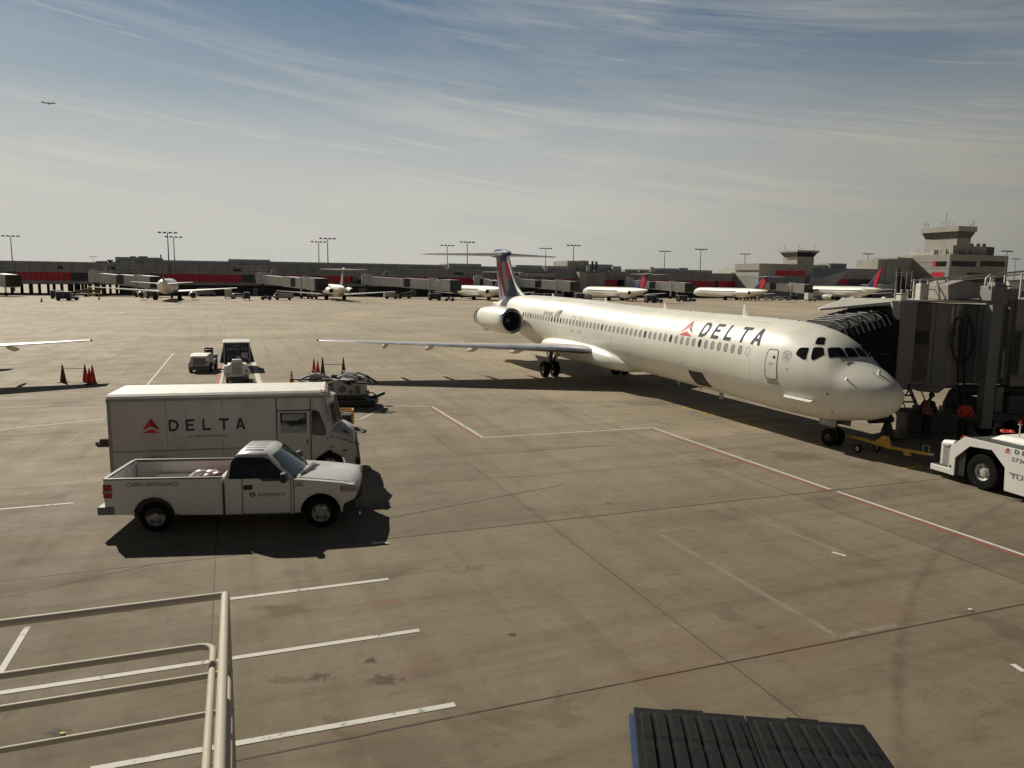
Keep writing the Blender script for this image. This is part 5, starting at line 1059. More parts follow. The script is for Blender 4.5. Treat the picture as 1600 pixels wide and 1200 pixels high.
for x, z in ((.66, .80), (-.62, .62), (.62, .50)): b = MB(); b.cyl((x, -.13, z), (x, -.10, z), .07, n=12); b.build('lamp', DKMET, S2)
# curtained cart behind it
P = gnd(371, 577.5); CT = thing('baggage_cart', 'baggage cart with navy curtains and pale lettering behind the tug', 'baggage cart', P, .35)
b = MB(); b.box(-1.05, 1.05, 0, 3.4, .50, .64); b.build('deck', DKMET, CT)
b = MB(); b.box(-1.08, 1.08, -.05, 3.5, 2.42, 2.50); b.build('roof', LGREY, CT, bevel=.03)
for x in (-1.0, 1.0):
    for y in (.03, 3.4): b = MB(); b.bar((x, y, .6), (x, y, 2.44), .08); b.build('post', LGREY, CT)
CUR = mat('curtain_navy', (.035, .045, .075), .6, var=.15, scale=3)
b = MB(); b.box(-.95, .95, .10, .16, .66, 2.40); E_ = b.build('end_curtain', CUR, CT)
flat_text(E_, 'lettering', 'DELTA', LGREY, -.50, .80, 1.78, 1.98, .085); flat_widget(E_, -.80, -.60, 1.76, 1.98, .085, [LGREY, LGREY])
b = MB(); b.box(-.30, .30, .088, .098, 2.14, 2.22); b.build('faint_label', GREYP, E_)
for s_ in (-1, 1):
    b = MB(); rg = []
    for k in range(9):
        y = .1+.41*k; off = .06*math.sin(k*2.1); rg.append([Vector((s_*1.03, y, 2.42)), Vector((s_*(1.10+off*.4), y, 1.8)), Vector((s_*(1.24+off), y, 1.1)), Vector((s_*(1.34+off), y, .62)), Vector((s_*(1.02), y, .62)), Vector((s_*(1.0), y, 2.40))])
    b.loft(rg); b.build('side_curtain', CUR, CT, smooth=60)
b = MB(); b.box(.35, .85, .02, .07, .95, 1.55); b.build('document_board', LGREY, CT); b = MB(); b.bar((-.7, .04, 1.25), (.3, .04, 1.25), .04); b.bar((-.7, .04, .7), (-.7, .04, 1.25), .04); b.bar((.25, .04, .7), (.25, .04, 1.25), .04); b.build('end_gate', GREYP, CT)
for y in (.7, 2.8):
    for s_ in (-1, 1): wheel_parts(CT, (s_*.8, y, .25), .25, .16, .5, axis=(1, 0, 0), mt=LGREY, n=16)
b = MB(); b.bar((0, 0, .45), (0, -1.1, .4), .07); b.build('tow_bar', DKMET, CT)

T2.scale = (.80, .80, .86); T1.scale = (.9, .9, .92); CT.scale = (.78, .78, .72)

# ------------------------------------------------------------------ pickup  (local x forward, y away from the viewer, z up; origin under the near rear wheel)
DKGL = mat('tinted_glass', (.018, .020, .022), .10, var=.2, spec=.7); WSGL = mat('windshield_glass', (.03, .055, .055), .08, var=.3, scale=1.5, spec=.8)
SEAM = mat('panel_gap', (.03, .03, .03), .7); TEXT = mat('lettering_grey', (.09, .085, .08), .6)
def arch(cx, cz, r, zb, n=14):
    """points of a wheel opening from rear to front, in a panel whose lower edge is at zb"""
    a0 = math.asin(max(-1, min(1, (zb-cz)/r))); return [(cx-r*math.cos(a0+(PI-2*a0)*k/n), cz+r*math.sin(a0+(PI-2*a0)*k/n)) for k in range(n+1)]
def build_pickup():
    R = thing('pickup_truck', 'white long-bed pickup marked CABIN APPEARANCE in front of the box van', 'pickup truck', (-8.327, 17.015, 0), math.radians(7.0))
    yf = 1.98
    for y0, y1, sd in ((0, .07, -1), (yf-.07, yf, 1)):
        b = MB(); ar = arch(0, .40, .49, .45)
        b.prism([(-1.08, .50), (-.88, .45)]+ar+[(.60, .42), (1.545, .40), (1.545, 1.30), (-1.09, 1.33), (-1.11, 1.0)], 'y', y0, y1); S = b.build('bed_side', TRKW, R, bevel=.022)
        b = MB(); b.box(-1.09, 1.545, y0-.012, y1+.012, 1.295, 1.325); b.build('bed_rail', BLK, S)
        b = MB(); pts = arch(0, .40, .49, .45); ys = y0-.012 if sd < 0 else y1+.012
        b.tube([(x, ys+(.012 if sd < 0 else -.012), z) for x, z in pts], .022, 8); b.build('wheel_lip', TRKW, S, smooth=60)
        b = MB(); b.box(-1.115, -.90 if sd < 0 else -1.095, y0-.008 if sd < 0 else y1-.14, y0+.14 if sd < 0 else y1+.008, .85, 1.20); L_ = b.build('tail_lamp', REDL, R, bevel=.03)
        b = MB(); b.box(-1.12, -.90 if sd < 0 else -1.09, y0-.012 if sd < 0 else y1-.13, y0+.13 if sd < 0 else y1+.012, .985, 1.03); b.build('reverse_lens', LENS, L_)
    b = MB(); b.box(-1.0, 1.5, .07, .14, .80, 1.28); b.box(-1.0, 1.5, yf-.14, yf-.07, .80, 1.28); b.box(-1.0, 1.52, .07, yf-.07, .72, .80); b.box(1.46, 1.53, .07, yf-.07, .80, 1.27)
    for x in (-.4, .55): b.box(x, x+.05, yf-.155, yf-.14, .82, 1.24); b.box(x, x+.05, .14, .155, .82, 1.24)
    b.box(-.45, .45, .14, .34, .80, 1.0); b.box(-.45, .45, yf-.34, yf-.14, .80, 1.0); b.build('bed_liner', mat('bed_paint', (.60, .58, .55), .5, grime=(.25, .2, .16, .5)), R, bevel=.02)
    b = MB(); b.box(-1.12, -1.04, .10, yf-.10, .62, 1.30); T = b.build('tailgate', TRKW, R, bevel=.02); b = MB(); b.box(-1.12, -1.035, .10, yf-.10, 1.295, 1.325); b.build('tailgate_cap', BLK, T)
    b = MB(); b.prism([(-1.26, -.02), (-1.26, 2.0), (-.88, 2.0), (-.88, 1.93), (-1.08, 1.93), (-1.08, .05), (-.88, .05), (-.88, -.02)], 'z', .46, .66); b.build('rear_bumper', mat('bumper_grey', (.15, .15, .15), .45), R, bevel=.03)
    b = MB(); b.tube([(-.98, .30, .40), (-.6, .32, .46), (-.3, .4, .46)], .035); b.build('exhaust_pipe', DKMET, R, smooth=60)
    b = MB(); b.box(-1.0, 4.5, .42, .52, .38, .50); b.box(-1.0, 4.5, 1.46, 1.56, .38, .50); b.box(.3, 4.2, .5, 1.5, .40, .62); b.box(-.5, .5, .12, 1.86, .36, .44); b.box(3.3, 4.3, .12, 1.86, .34, .42); b.prism(arch(0, .40, .47, .42), 'y', .068, .40); b.prism(arch(0, .40, .47, .42), 'y', yf-.40, yf-.068); b.build('chassis', BLK, R)
    # cab
    b = MB()
    b.loft([[Vector((x, y, z)) for x, z in q] for y, q in ((.0, [(1.60, .41), (3.16, .40), (3.16, 1.22), (2.6, 1.27), (1.60, 1.30)]), (.06, [(1.575, .38), (3.18, .37), (3.18, 1.25), (2.6, 1.30), (1.58, 1.33)]), (yf-.06, [(1.575, .38), (3.18, .37), (3.18, 1.25), (2.6, 1.30), (1.58, 1.33)]), (yf, [(1.60, .41), (3.16, .40), (3.16, 1.22), (2.6, 1.27), (1.60, 1.30)]))])
    CBN = b.build('cab', TRKW, R, bevel=.02)
    def gy(z): return .03+(z-1.28)/(1.80-1.28)*.20
    b = MB()
    rings = []
    for z, x0, x1, y0 in ((1.27, 1.60, 3.20, .02), (1.45, 1.66, 3.00, .085), (1.62, 1.72, 2.80, .155), (1.75, 1.80, 2.65, .215), (1.82, 1.90, 2.56, .30), (1.855, 2.05, 2.45, .55)):
        bow = .07*(1 if z > 1.3 else 0)
        rings.append([Vector(p) for p in ((x0, y0, z), (x0+(x1-x0)*.5, y0-.0, z+.0), (x1-.05, y0+.01, z), (x1+bow*.6, y0+.30, z), (x1+bow, .99, z), (x1+bow*.6, yf-y0-.30, z), (x1-.05, yf-y0-.01, z), (x0+(x1-x0)*.5, yf-y0, z), (x0, yf-y0, z), (x0-.03, .99, z))])
    b.loft(rings); G = b.build('roof', TRKW, CBN, smooth=35)
    b = MB()
    for k in range(5): y = .50+.25*k; b.bar((1.98, y, 1.852), (2.42, y, 1.858), .03, .018)
    b.build('roof_ribs', TRKW, G)
    for sgn in (0, 1):
        def wy(z): v = gy(z)-.012; return v if not sgn else yf-v
        poly = [(1.70, 1.27), (1.735, 1.64), (1.80, 1.73), (1.90, 1.745), (2.46, 1.745), (2.58, 1.70), (3.00, 1.33), (3.04, 1.25), (2.98, 1.20), (2.48, 1.20), (2.38, 1.27)]
        b = MB(); b.add([(x, min(wy(z), wy(z)) if z > 1.28 else (-.012 if not sgn else yf+.012), z) for x, z in poly], [tuple(range(len(poly)))]); W_ = b.build('side_window', DKGL, CBN, fix=False)
        b = MB(); yy = wy(1.5); b.bar((1.99, wy(1.28), 1.28), (2.0, wy(1.74), 1.74), .035, .012, up=(1, 0, 0)); b.build('pillar', BLK, W_)
    b = MB(); n = 8; lo, hi = [], []
    for k in range(n+1):
        u = k/n; s_ = math.sin(PI*u); lo.append((3.165+.20*s_, .10+(yf-.20)*u, 1.285-.01*s_)); hi.append((2.655+.075*s_, .27+(yf-.54)*u, 1.765+.015*s_))
    b.add(lo+hi, [(k, k+1, n+2+k, n+1+k) for k in range(n)]); b.build('windshield', WSGL, CBN, fix=False, smooth=60)
    for yy, dd in ((.5, .35), (1.15, .35)): b = MB(); b.bar((3.36, yy, 1.30), (3.12, yy+.5, 1.40), .02, .03); b.build('wiper', BLK, CBN)
    b = MB()
    for pts in ([(2.0, -.006, 1.26), (1.995, -.006, .42)], [(3.12, -.006, 1.20), (3.11, -.006, .42)], [(2.0, -.006, .415), (3.11, -.006, .415)], [(1.575, -.004, 1.30), (1.585, -.004, .42)]): b.tube(pts, .008, 5)
    b.build('door_gaps', SEAM, CBN)
    b = MB(); b.box(2.03, 2.235, -.02, .01, 1.00, 1.115); b.build('door_handle', SEAM, CBN, bevel=.01)
    flat_text(CBN, 'door_lettering', 'AIRSERV', TEXT, 2.34, 2.98, .83, .915, -.006)
    b = MB(); b.add([(2.17, -.006, .93), (2.30, -.006, .93), (2.30, -.006, .86), (2.235, -.006, .80), (2.17, -.006, .86)], [(0, 1, 2, 3, 4)]); sh = b.build('shield_emblem', TEXT, CBN, fix=False); b = MB(); b.cyl((2.235, -.007, .875), (2.235, -.010, .875), .035, n=14); b.build('shield_disc', LGREY, sh)
    flat_text(R, 'bed_lettering', 'CABIN APPEARANCE', TEXT, -.58, .58, 1.13, 1.225, -.006)
    flat_text(CBN, 'fender_number', '158', TEXT, 3.235, 3.36, 1.115, 1.165, -.010); b = MB(); b.bar((3.20, -.010, 1.085), (3.42, -.010, 1.085), .004, .02); b.build('fender_plate', TEXT, CBN); b = MB(); b.add([(3.38, -.010, 1.165), (3.42, -.010, 1.165), (3.40, -.010, 1.21)], [(0, 1, 2)]); b.build('fender_emblem', TEXT, CBN, fix=False)
    # mirrors
    for y0, s_ in ((-.05, -1), (yf+.05, 1)):
        b = MB(); b.box(2.93, 3.06, y0-(.24 if s_ < 0 else 0), y0+(.24 if s_ > 0 else 0), 1.22, 1.44); b.bar((3.0, y0-.0, 1.28), (3.02, y0-s_*.12, 1.26), .05); b.build('door_mirror', BLK, CBN, bevel=.03)
    # front end
    for y0, y1, sd in ((-.0, .28, -1), (yf-.28, yf, 1)):
        b = MB(); ar = arch(3.80, .40, .50, .42)
        b.prism([(3.19, .40)]+ar+[(4.36, .60), (4.62, .74), (4.62, .98), (4.55, 1.07), (4.30, 1.125), (3.70, 1.19), (3.19, 1.235)], 'y', y0, y1); FD = b.build('fender', TRKW, R, bevel=.035, seg=3)
        ys = y0 if sd < 0 else y1; b = MB(); b.tube([(x, ys, z) for x, z in ar], .024, 8); b.build('wheel_lip', TRKW, FD, smooth=60)
        b = MB(); b.prism([(4.28, .90), (4.62, .90), (4.655, 1.00), (4.60, 1.07), (4.28, 1.07)], 'y', y0-.006 if sd < 0 else y1-.30, y0+.30 if sd < 0 else y1+.006); HLP = b.build('headlamp', LENS, R, bevel=.02)
        b = MB(); b.box(4.265, 4.33, y0-.012 if sd < 0 else y1-.02, y0+.02 if sd < 0 else y1+.012, .93, 1.05); b.build('marker_lens', mat('lens_orange', (.55, .10, .05), .3), HLP)
    b = MB(); rings = []
    for x, z0, cr in ((3.20, 1.25, .055), (3.6, 1.215, .065), (4.1, 1.165, .06), (4.42, 1.115, .05), (4.58, 1.05, .035), (4.64, .97, .01)):
        n = 10; rings.append([Vector((x+.05*math.sin(PI*k/n), .17+(yf-.34)*k/n, z0+cr*math.sin(PI*k/n)**.6)) for k in range(n+1)]+[Vector((x-.02, yf-.17, z0-.25)), Vector((x-.02, .17, z0-.25))])
    b.loft(rings); H = b.build('bonnet', TRKW, R, smooth=45)
    b = MB()
    for k in range(6): b.tube([(3.28+.035*k, .28+.02*k, 1.30-.010*k), (3.42+.035*k, .75, 1.325-.010*k), (3.46+.035*k, 1.3, 1.325-.010*k)], .012, 5)
    b.build('cowl_vents', SEAM, H)
    b = MB(); b.box(4.50, 4.66, .30, yf-.30, .70, 1.03); b.build('grille', DGREY, R, bevel=.03)
    b = MB(); b.prism([(4.40, -.02), (4.62, .04), (4.72, .5), (4.75, .99), (4.72, yf-.5), (4.62, yf-.04), (4.40, yf+.02), (4.36, yf-.2), (4.36, .2)], 'z', .42, .66); b.build('front_bumper', mat('bumper_dark', (.035, .035, .035), .6, spec=.2), R, bevel=.04)
    b = MB(); b.box(4.36, 4.6, .02, yf-.02, .45, .98); b.build('front_core', BLK, R)
    for x in (0.0, 3.80):
        for y in (.16, yf-.16): wheel_parts(R, (x, y, .375), .375, .26, .60, holes=5)
    return R
build_pickup()
b = MB(); rb = random.Random(8)
for k in range(9):
    cx_, cy2 = rb.uniform(-.35, .35), rb.uniform(-.25, .25); b.ball((cx_, cy2, .16+rb.uniform(0, .16)), rb.uniform(.14, .22), 10, mi=k % 3, sc=(1.3, 1, .8))
Pp = Vector((-8.327, 17.015, 0)) + Matrix.Rotation(math.radians(7), 3, 'Z') @ Vector((1.08, 1.15, .80))
o = b.build('plastic_bags', [mat('bag_pink', (.62, .28, .28), .3, var=.2), mat('bag_white', (.70, .64, .62), .3, var=.1), mat('bag_brown', (.20, .08, .07), .4)], smooth=60); o.location = Pp; tag(o, 'heap of red and clear plastic bags lying in the pickup bed', 'plastic bags')
b = MB(); b.ball((0, 0, .08), .12, 8, sc=(1.8, 1, .6)); o = b.build('plastic_bag', mat('bag_white', (1, 1, 1)), smooth=60); o.location = Vector((-8.327, 17.015, .80)) + Matrix.Rotation(math.radians(7), 3, 'Z') @ Vector((.35, 1.3, 0)); tag(o, 'small pale plastic bag lying flat in the pickup bed behind the heap', 'plastic bag')

# ------------------------------------------------------------------ box van (walk-in)  local x forward, y away
def build_van():
    R = thing('box_van', 'white walk-in box van with red triangle emblem and navy lettering behind the pickup', 'van', (-11.274, 20.683, 0), math.radians(13.07)); W_ = 2.06
    ARL = arch(1.25, .42, .50, .42); ARF = arch(6.0, .42, .46, .42)
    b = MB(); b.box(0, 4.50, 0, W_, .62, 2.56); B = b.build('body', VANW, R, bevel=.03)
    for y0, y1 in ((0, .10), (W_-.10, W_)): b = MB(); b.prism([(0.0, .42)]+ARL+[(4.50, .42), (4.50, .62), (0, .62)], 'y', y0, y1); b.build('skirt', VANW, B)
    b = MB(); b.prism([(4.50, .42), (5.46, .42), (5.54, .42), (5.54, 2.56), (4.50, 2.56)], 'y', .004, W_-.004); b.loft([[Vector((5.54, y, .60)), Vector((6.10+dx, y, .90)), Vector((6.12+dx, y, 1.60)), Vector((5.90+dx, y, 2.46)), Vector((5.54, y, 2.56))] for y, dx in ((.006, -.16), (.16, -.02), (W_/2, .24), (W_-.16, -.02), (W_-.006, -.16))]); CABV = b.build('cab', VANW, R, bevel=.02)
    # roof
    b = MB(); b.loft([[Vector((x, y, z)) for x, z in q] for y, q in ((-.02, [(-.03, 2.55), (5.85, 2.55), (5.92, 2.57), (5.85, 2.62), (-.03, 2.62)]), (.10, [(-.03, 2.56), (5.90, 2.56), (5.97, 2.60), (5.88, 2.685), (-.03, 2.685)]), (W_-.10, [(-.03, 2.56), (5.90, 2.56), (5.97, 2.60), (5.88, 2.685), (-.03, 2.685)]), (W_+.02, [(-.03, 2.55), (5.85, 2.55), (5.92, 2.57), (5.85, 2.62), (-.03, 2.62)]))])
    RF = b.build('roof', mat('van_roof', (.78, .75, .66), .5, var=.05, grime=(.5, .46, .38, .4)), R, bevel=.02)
    b = MB(); b.box(5.76, 5.82, .04, .08, 2.685, 2.705)
    for y in (.25, .55, .85, 1.15, 1.45, 1.75): b.box(5.90, 5.94, y, y+.05, 2.655, 2.675)
    b.build('marker_lamps', mat('lens_orange', (1, 1, 1)), RF)
    b = MB(); b.box(-.035, 5.70, -.03, -.018, 2.48, 2.56); b.box(-.02, .06, -.018, -.0, .45, 2.5); b.box(0, 4.5, -.012, 0, 1.03, 1.07); b.build('drip_rail', GREYP, B)
    for x in (1.5, 3.0): b = MB(); b.box(x, x+.006, -.004, 0, .65, 2.46); b.build('panel_gap', SEAM, B)
    b = MB(); b.box(4.49, 4.51, -.012, .004, .45, 2.5); b.box(4.51, 5.455, -.010, .004, 2.10, 2.13); b.box(5.455, 5.475, -.012, .004, .45, 2.5); b.build('door_track', SEAM, B)
    rv = random.Random(2); b = MB()
    for k in range(46): x = .1+.095*k; b.cyl((x, -.002, 2.42), (x, -.010, 2.42), .008, n=6); b.cyl((x, -.002, 1.0), (x, -.010, 1.0), .008, n=6)
    b.build('rivets', GREYP, B)
    b = MB(); b.box(4.54, 5.44, -.022, .0, .50, 2.10); D = b.build('sliding_door', VANW, R, bevel=.012); b = MB(); b.prism([(4.61, 1.45), (5.35, 1.45), (5.35, 2.05), (4.61, 2.05)], 'y', -.030, -.02); WN = b.build('window', DKGL, D); b = MB(); b.prism([(4.66, 1.82), (5.10, 1.82), (5.30, 1.96), (5.30, 2.01), (4.66, 2.01)], 'y', -.034, -.03); b.build('blind', GREYP, WN)
    b = MB(); b.cyl((5.36, -.03, 1.22), (5.36, -.05, 1.22), .03, n=10); b.box(5.34, 5.38, -.045, -.02, 1.10, 1.20); b.build('door_handle', DKMET, D)
    b = MB(); q = rpoly([(5.50, 1.37), (5.88, 1.34), (5.91, 1.45), (5.70, 2.09), (5.50, 2.12)], .07); q = [(x, z) for x, z in q]; b.add([(x, -.010, z) for x, z in q], [tuple(range(len(q)))]); b.build('quarter_window', GLASS, CABV, fix=False)
    b = MB(); q2 = outline_flat(q, .03); b.add([(x, -.014, z) for x, z in q+q2], [(i, (i+1) % len(q), len(q)+(i+1) % len(q), len(q)+i) for i in range(len(q))]); b.build('window_seal', BLK, CABV, fix=False)
    # windscreen: two panes in a grey frame, sloping
    d = Vector((6.12-5.90, 0, 1.60-2.46)).normalized(); nrm = Vector((-d.z, 0, d.x)); base = Vector((5.90, 0, 2.46))
    if nrm.x < 0: nrm = -nrm
    wx = lambda y: -.02+.26*(1-abs(y-W_/2)/(W_/2-.16))
    for y0, y1 in ((.20, .98), (1.08, W_-.20)):
        b = MB(); b.add([base+d*a+nrm*.014+Vector((wx(y), y, 0)) for a, y in ((.08, y0), (.08, y1), (.82, y1), (.82, y0))], [(0, 1, 2, 3)]); b.build('windshield', DKGL, CABV, fix=False)
    b = MB()
    for y in (.14, 1.03, W_-.14): b.bar(base+d*.02+nrm*.02+Vector((wx(y), y, 0)), base+d*.90+nrm*.02+Vector((wx(y), y, 0)), .09, .04)
    for a in (.04, .86):
        for ya, yb in ((.14, W_/2), (W_/2, W_-.14)): b.bar(base+d*a+nrm*.02+Vector((wx(ya), ya, 0)), base+d*a+nrm*.02+Vector((wx(yb), yb, 0)), .06, .04)
    b.build('windshield_frame', LGREY, CABV)
    for y in (.35, 1.35): b = MB(); b.bar(base+d*.84+nrm*.05+Vector((wx(y), y, 0)), base+d*.30+nrm*.05+Vector((wx(y+.25), y+.25, 0)), .02); b.build('wiper', BLK, CABV)
    # bonnet and nose
    b = MB(); rings = []
    for x, zt, w_ in ((6.06, 1.60, .10), (6.25, 1.56, .12), (6.5, 1.47, .16), (6.68, 1.36, .20), (6.76, 1.20, .23), (6.80, .95, .24)):
        rings.append([Vector((x, w_, .62)), Vector((x, w_, zt-.18)), Vector((x, w_+.16, zt-.02)), Vector((x, W_/2, zt+.03)), Vector((x, W_-w_-.16, zt-.02)), Vector((x, W_-w_, zt-.18)), Vector((x, W_-w_, .62))])
    b.loft(rings); NS = b.build('bonnet', LGREY, R, smooth=40)
    for y0, y1 in ((.0, .22), (W_-.22, W_)):
        b = MB(); b.prism([(5.50, .42)]+ARF+[(6.72, .42), (6.78, .70), (6.74, 1.02), (6.60, 1.10), (6.10, 1.28), (5.50, 1.28)], 'y', y0+.01, y1); b.build('wing_panel', VANW, NS, bevel=.04)
    b = MB(); b.bar((6.40, .20, 1.42), (6.56, .26, 1.34), .02, .06); b.build('bonnet_vent', SEAM, NS)
    b = MB(); b.box(6.74, 6.83, .30, W_-.30, .70, 1.10); b.build('grille', DGREY, NS, bevel=.02)
    for y in (.33, W_-.33): b = MB(); b.cyl((6.78, y, .92), (6.84, y, .92), .10, n=16); b.build('headlamp', LENS, R)
    b = MB(); b.box(6.74, 6.90, -.02, W_+.02, .40, .60); b.build('front_bumper', BLK, R, bevel=.03)
    b = MB(); b.box(6.36, 6.50, -.004, .012, .83, .88); b.build('side_marker', REDL, NS); b = MB(); b.bar((5.98, -.02, .98), (6.14, -.02, .98), .03, .02); b.build('bonnet_catch', BLK, NS)
    for y, s_ in ((-.02, -1), (W_+.02, 1)):
        b = MB(); b.tube([(5.85, y, 2.05), (6.0, y+s_*.28, 2.02), (6.0, y+s_*.30, 1.28), (5.9, y, 1.20)], .015, 6); M_ = b.build('mirror_arm', LGREY, R); b = MB(); b.box(5.93, 6.06, y+s_*.30-.11, y+s_*.30+.11, 1.50, 1.86); b.build('mirror', LGREY, M_, bevel=.015)
    b = MB(); b.box(-.34, -.02, .05, .45, 1.20, 1.30); b.box(-.28, -.02, .1, .4, 1.30, 1.42); b.box(-.40, -.30, .12, .35, 1.23, 1.33); b.build('rear_bracket', mat('rusty_brown', (.10, .07, .045), .8, var=.3), R)
    for x in (1.25, 6.0):
        for y in (.20, W_-.20): wheel_parts(R, (x, y, .40), .40, .26, .55, holes=5)
    b = MB(); b.box(.1, 6.3, .45, W_-.45, .36, .60); b.build('chassis', BLK, R)
    flat_widget(R, .86, 1.33, 1.57, 2.00, -.006, [BRED, DRED]); flat_text(R, 'side_lettering', 'DELTA', LETR, 1.56, 3.63, 1.60, 1.94, -.006); flat_text(R, 'side_caption', '250 LINE MAINTENANCE', TEXT, 2.02, 3.14, 1.405, 1.475, -.006)
    return R
def outline_flat(p, w_):
    c = (sum(a for a, _ in p)/len(p), sum(b_ for _, b_ in p)/len(p)); o = []
    for a, b_ in p:
        v = Vector((c[0]-a, c[1]-b_)).normalized()*w_; o.append((a+v.x, b_+v.y))
    return o
build_van()

# ------------------------------------------------------------------ aircraft tractor at the right edge: local x backwards along the tractor, y away from the viewer
def build_tractor():
    R = thing('aircraft_tractor', 'white aircraft tractor numbered 2736 coupled to the yellow tow bar', 'aircraft tractor', (13.62, 22.55, 0), math.radians(-74)); W_ = 2.1; L = 4.9
    side = [(-.02, .20), (-.02, .77), (.45, 1.22), (1.20, 1.27), (1.66, .86), (1.70, .20), (3.1, .20), (3.1, .86), (3.5, 1.22), (4.2, 1.22), (4.6, .86), (4.66, .20), (4.9, .25), (4.9, 1.3), (4.7, 1.47), (.25, 1.47), (-.20, 1.10), (-.20, .20)]
    for y0, y1 in ((0, .05), (W_-.05, W_)): b = MB(); b.prism(side, 'y', y0, y1); S = b.build('side_plate', WHT, R, bevel=.008)
    b = MB(); b.prism([(.02, .45), (4.6, .45), (4.6, .6), (.02, .6)], 'y', .4, W_-.4); b.box(-.18, .3, .05, W_-.05, .25, 1.0); b.box(.0, 1.71, .46, W_-.46, .22, 1.28); b.box(3.0, 4.7, .46, W_-.46, .22, 1.2); b.box(1.72, 3.08, .05, W_-.05, .25, 1.3); b.build('chassis', BLK, R)
    b = MB(); b.prism([(-.18, 1.08), (.26, 1.45), (4.7, 1.45), (4.7, 1.30), (.3, 1.30), (-.18, .95)], 'y', .05, W_-.05); b.build('deck', mat('deck_dark', (.07, .075, .07), .7, var=.2), R)
    b = MB(); b.loft([[Vector(p) for p in ((.55, .62, 1.45), (4.4, .62, 1.45), (4.4, W_-.3, 1.45), (.55, W_-.3, 1.45))], [Vector(p) for p in ((.85, .72, 1.62), (4.3, .70, 1.66), (4.3, W_-.4, 1.66), (.85, W_-.4, 1.62))]]); b.build('engine_cover', WHT, R, bevel=.03)
    b = MB(); b.box(1.4, 1.9, .95, 1.25, 1.64, 1.66); b.build('cover_vent', SEAM, R)
    # front: low step, hitch plate, pocket
    b = MB(); b.box(-.92, -.18, 0, W_, .20, .38); b.build('front_bumper', WHT, R, bevel=.015); b = MB(); b.box(-.88, -.22, .06, W_-.06, .38, .395); b.build('step_tread', DKMET, R)
    b = MB(); b.box(-.76, -.66, .20, W_-.20, .395, 1.08); b.build('hitch_plate', WHT, R, bevel=.01); b = MB(); b.box(-.30, -.20, .05, W_-.05, .395, 1.05); b.build('front_wall', LGREY, R); b = MB(); b.box(-.66, -.30, .20, .26, .395, .95); b.box(-.66, -.30, W_-.26, W_-.20, .395, .95); b.build('pocket_side', GREYP, R)
    b = MB(); b.cyl((-.72, .32, 1.04), (-.30, .32, 1.10), .13, n=16); HG = b.build('headlight_housing', WHT, R, smooth=40); b = MB(); b.box(-.46, -.36, .17, .19, .96, 1.06); b.build('plug', BLK, HG)
    b = MB(); b.box(-.6, -.25, .45, W_-.4, 1.05, 1.15); b.build('front_cowl', WHT, R, bevel=.02); b = MB(); b.tube([(-.25, .6, 1.15), (-.15, .55, 1.30), (-.05, .5, 1.42)], .02, 6); b.build('hose', BLK, R); b = MB(); b.box(-.12, .06, .3, .38, 1.28, 1.42); b.build('warning_plate', mat('warn_red', (.3, .06, .05), .5), R)
    b = MB(); b.cyl((.12, -.006, 1.40), (.12, .0, 1.40), .02, n=8); b.build('side_reflector', YEL, R); b = MB(); b.box(-.195, -.15, -.008, 0, .42, .50); b.build('side_catch', BLK, R)
    b = MB(); b.cyl((1.22, .95, 1.64), (1.22, .95, 1.98), .018, n=8); P_ = b.build('beacon_pole', WHT, R); b = MB(); b.cyl((1.22, .95, 1.98), (1.22, .95, 2.00), .06, n=12); b.build('beacon_base', WHT, P_); b = MB(); b.cyl((1.22, .95, 2.0), (1.22, .95, 2.10), .045, .035, 12); b.build('beacon', mat('beacon_red', (.5, .03, .05), .3), P_)
    b = MB(); b.box(4.2, 4.5, .4, W_-.4, 1.45, 2.0); b.box(3.2, 4.1, .5, .95, 1.2, 1.75); b.build('operator_seat', BLK, R)
    for x in (.88, 3.85):
        for y in (.22, W_-.22): wheel_parts(R, (x, y, .53), .53, .34, .48, mt=LGREY, holes=6, n=32)
    flat_widget(R, 1.60, 1.80, 1.30, 1.45, -.006, [BRED, DRED]); flat_text(R, 'side_lettering', 'DELTA', TEXT, 1.92, 2.95, 1.33, 1.46, -.006); flat_text(R, 'side_number', '2736', TEXT, 1.84, 2.28, 1.105, 1.22, -.006); flat_text(R, 'maker_name', 'TUG', TEXT, 1.86, 2.45, .62, .74, -.006); b = MB(); b.box(1.80, 2.6, -.006, -.002, .755, .77); b.build('maker_underline', TEXT, R)
    return R
build_tractor()
b = MB()
for k in range(6): b.ball((rb.uniform(-.14, .14), rb.uniform(-.08, .08), .06), .08, 8, sc=(1.2, 1, .6))
o = b.build('safety_vest', mat('vest_orange', (.75, .10, .06), .5), smooth=60); o.location = Vector((13.62, 22.55, 0)) + Matrix.Rotation(math.radians(-74), 3, 'Z') @ Vector((.62, 1.2, 1.60)); tag(o, 'crumpled bright orange vest lying on the tractor engine cover', 'safety vest')

# ------------------------------------------------------------------ tow bar
TBR = thing('tow_bar', 'yellow aircraft tow bar with small wheels between nose gear and tractor', 'tow bar', (12.7, 27.1, 0), math.radians(-70.14))
a_ = 0.0
b = MB(); b.bar((-1.1, -.14, .36), (.2, -.02, .42), .07, .09); b.bar((-1.1, .14, .36), (.2, .02, .42), .07, .09); b.bar((-1.15, -.2, .36), (-1.15, .2, .36), .12); b.bar((.1, 0, .42), (1.6, 0, .38), .11, .11); b.build('fork', YEL, TBR, bevel=.02)
b = MB(); b.bar((1.5, 0, .38), (3.15, 0, .50), .10, .10); b.build('drawbar', YEL, TBR, bevel=.02); b = MB(); b.prism([(.8, .42), (1.6, .42), (1.35, .75), (1.15, .72)], 'y', -.04, .04); b.build('bracket', YEL, TBR); b = MB(); b.box(2.1, 2.35, -.05, .05, .26, .40); b.build('lug', YEL, TBR);
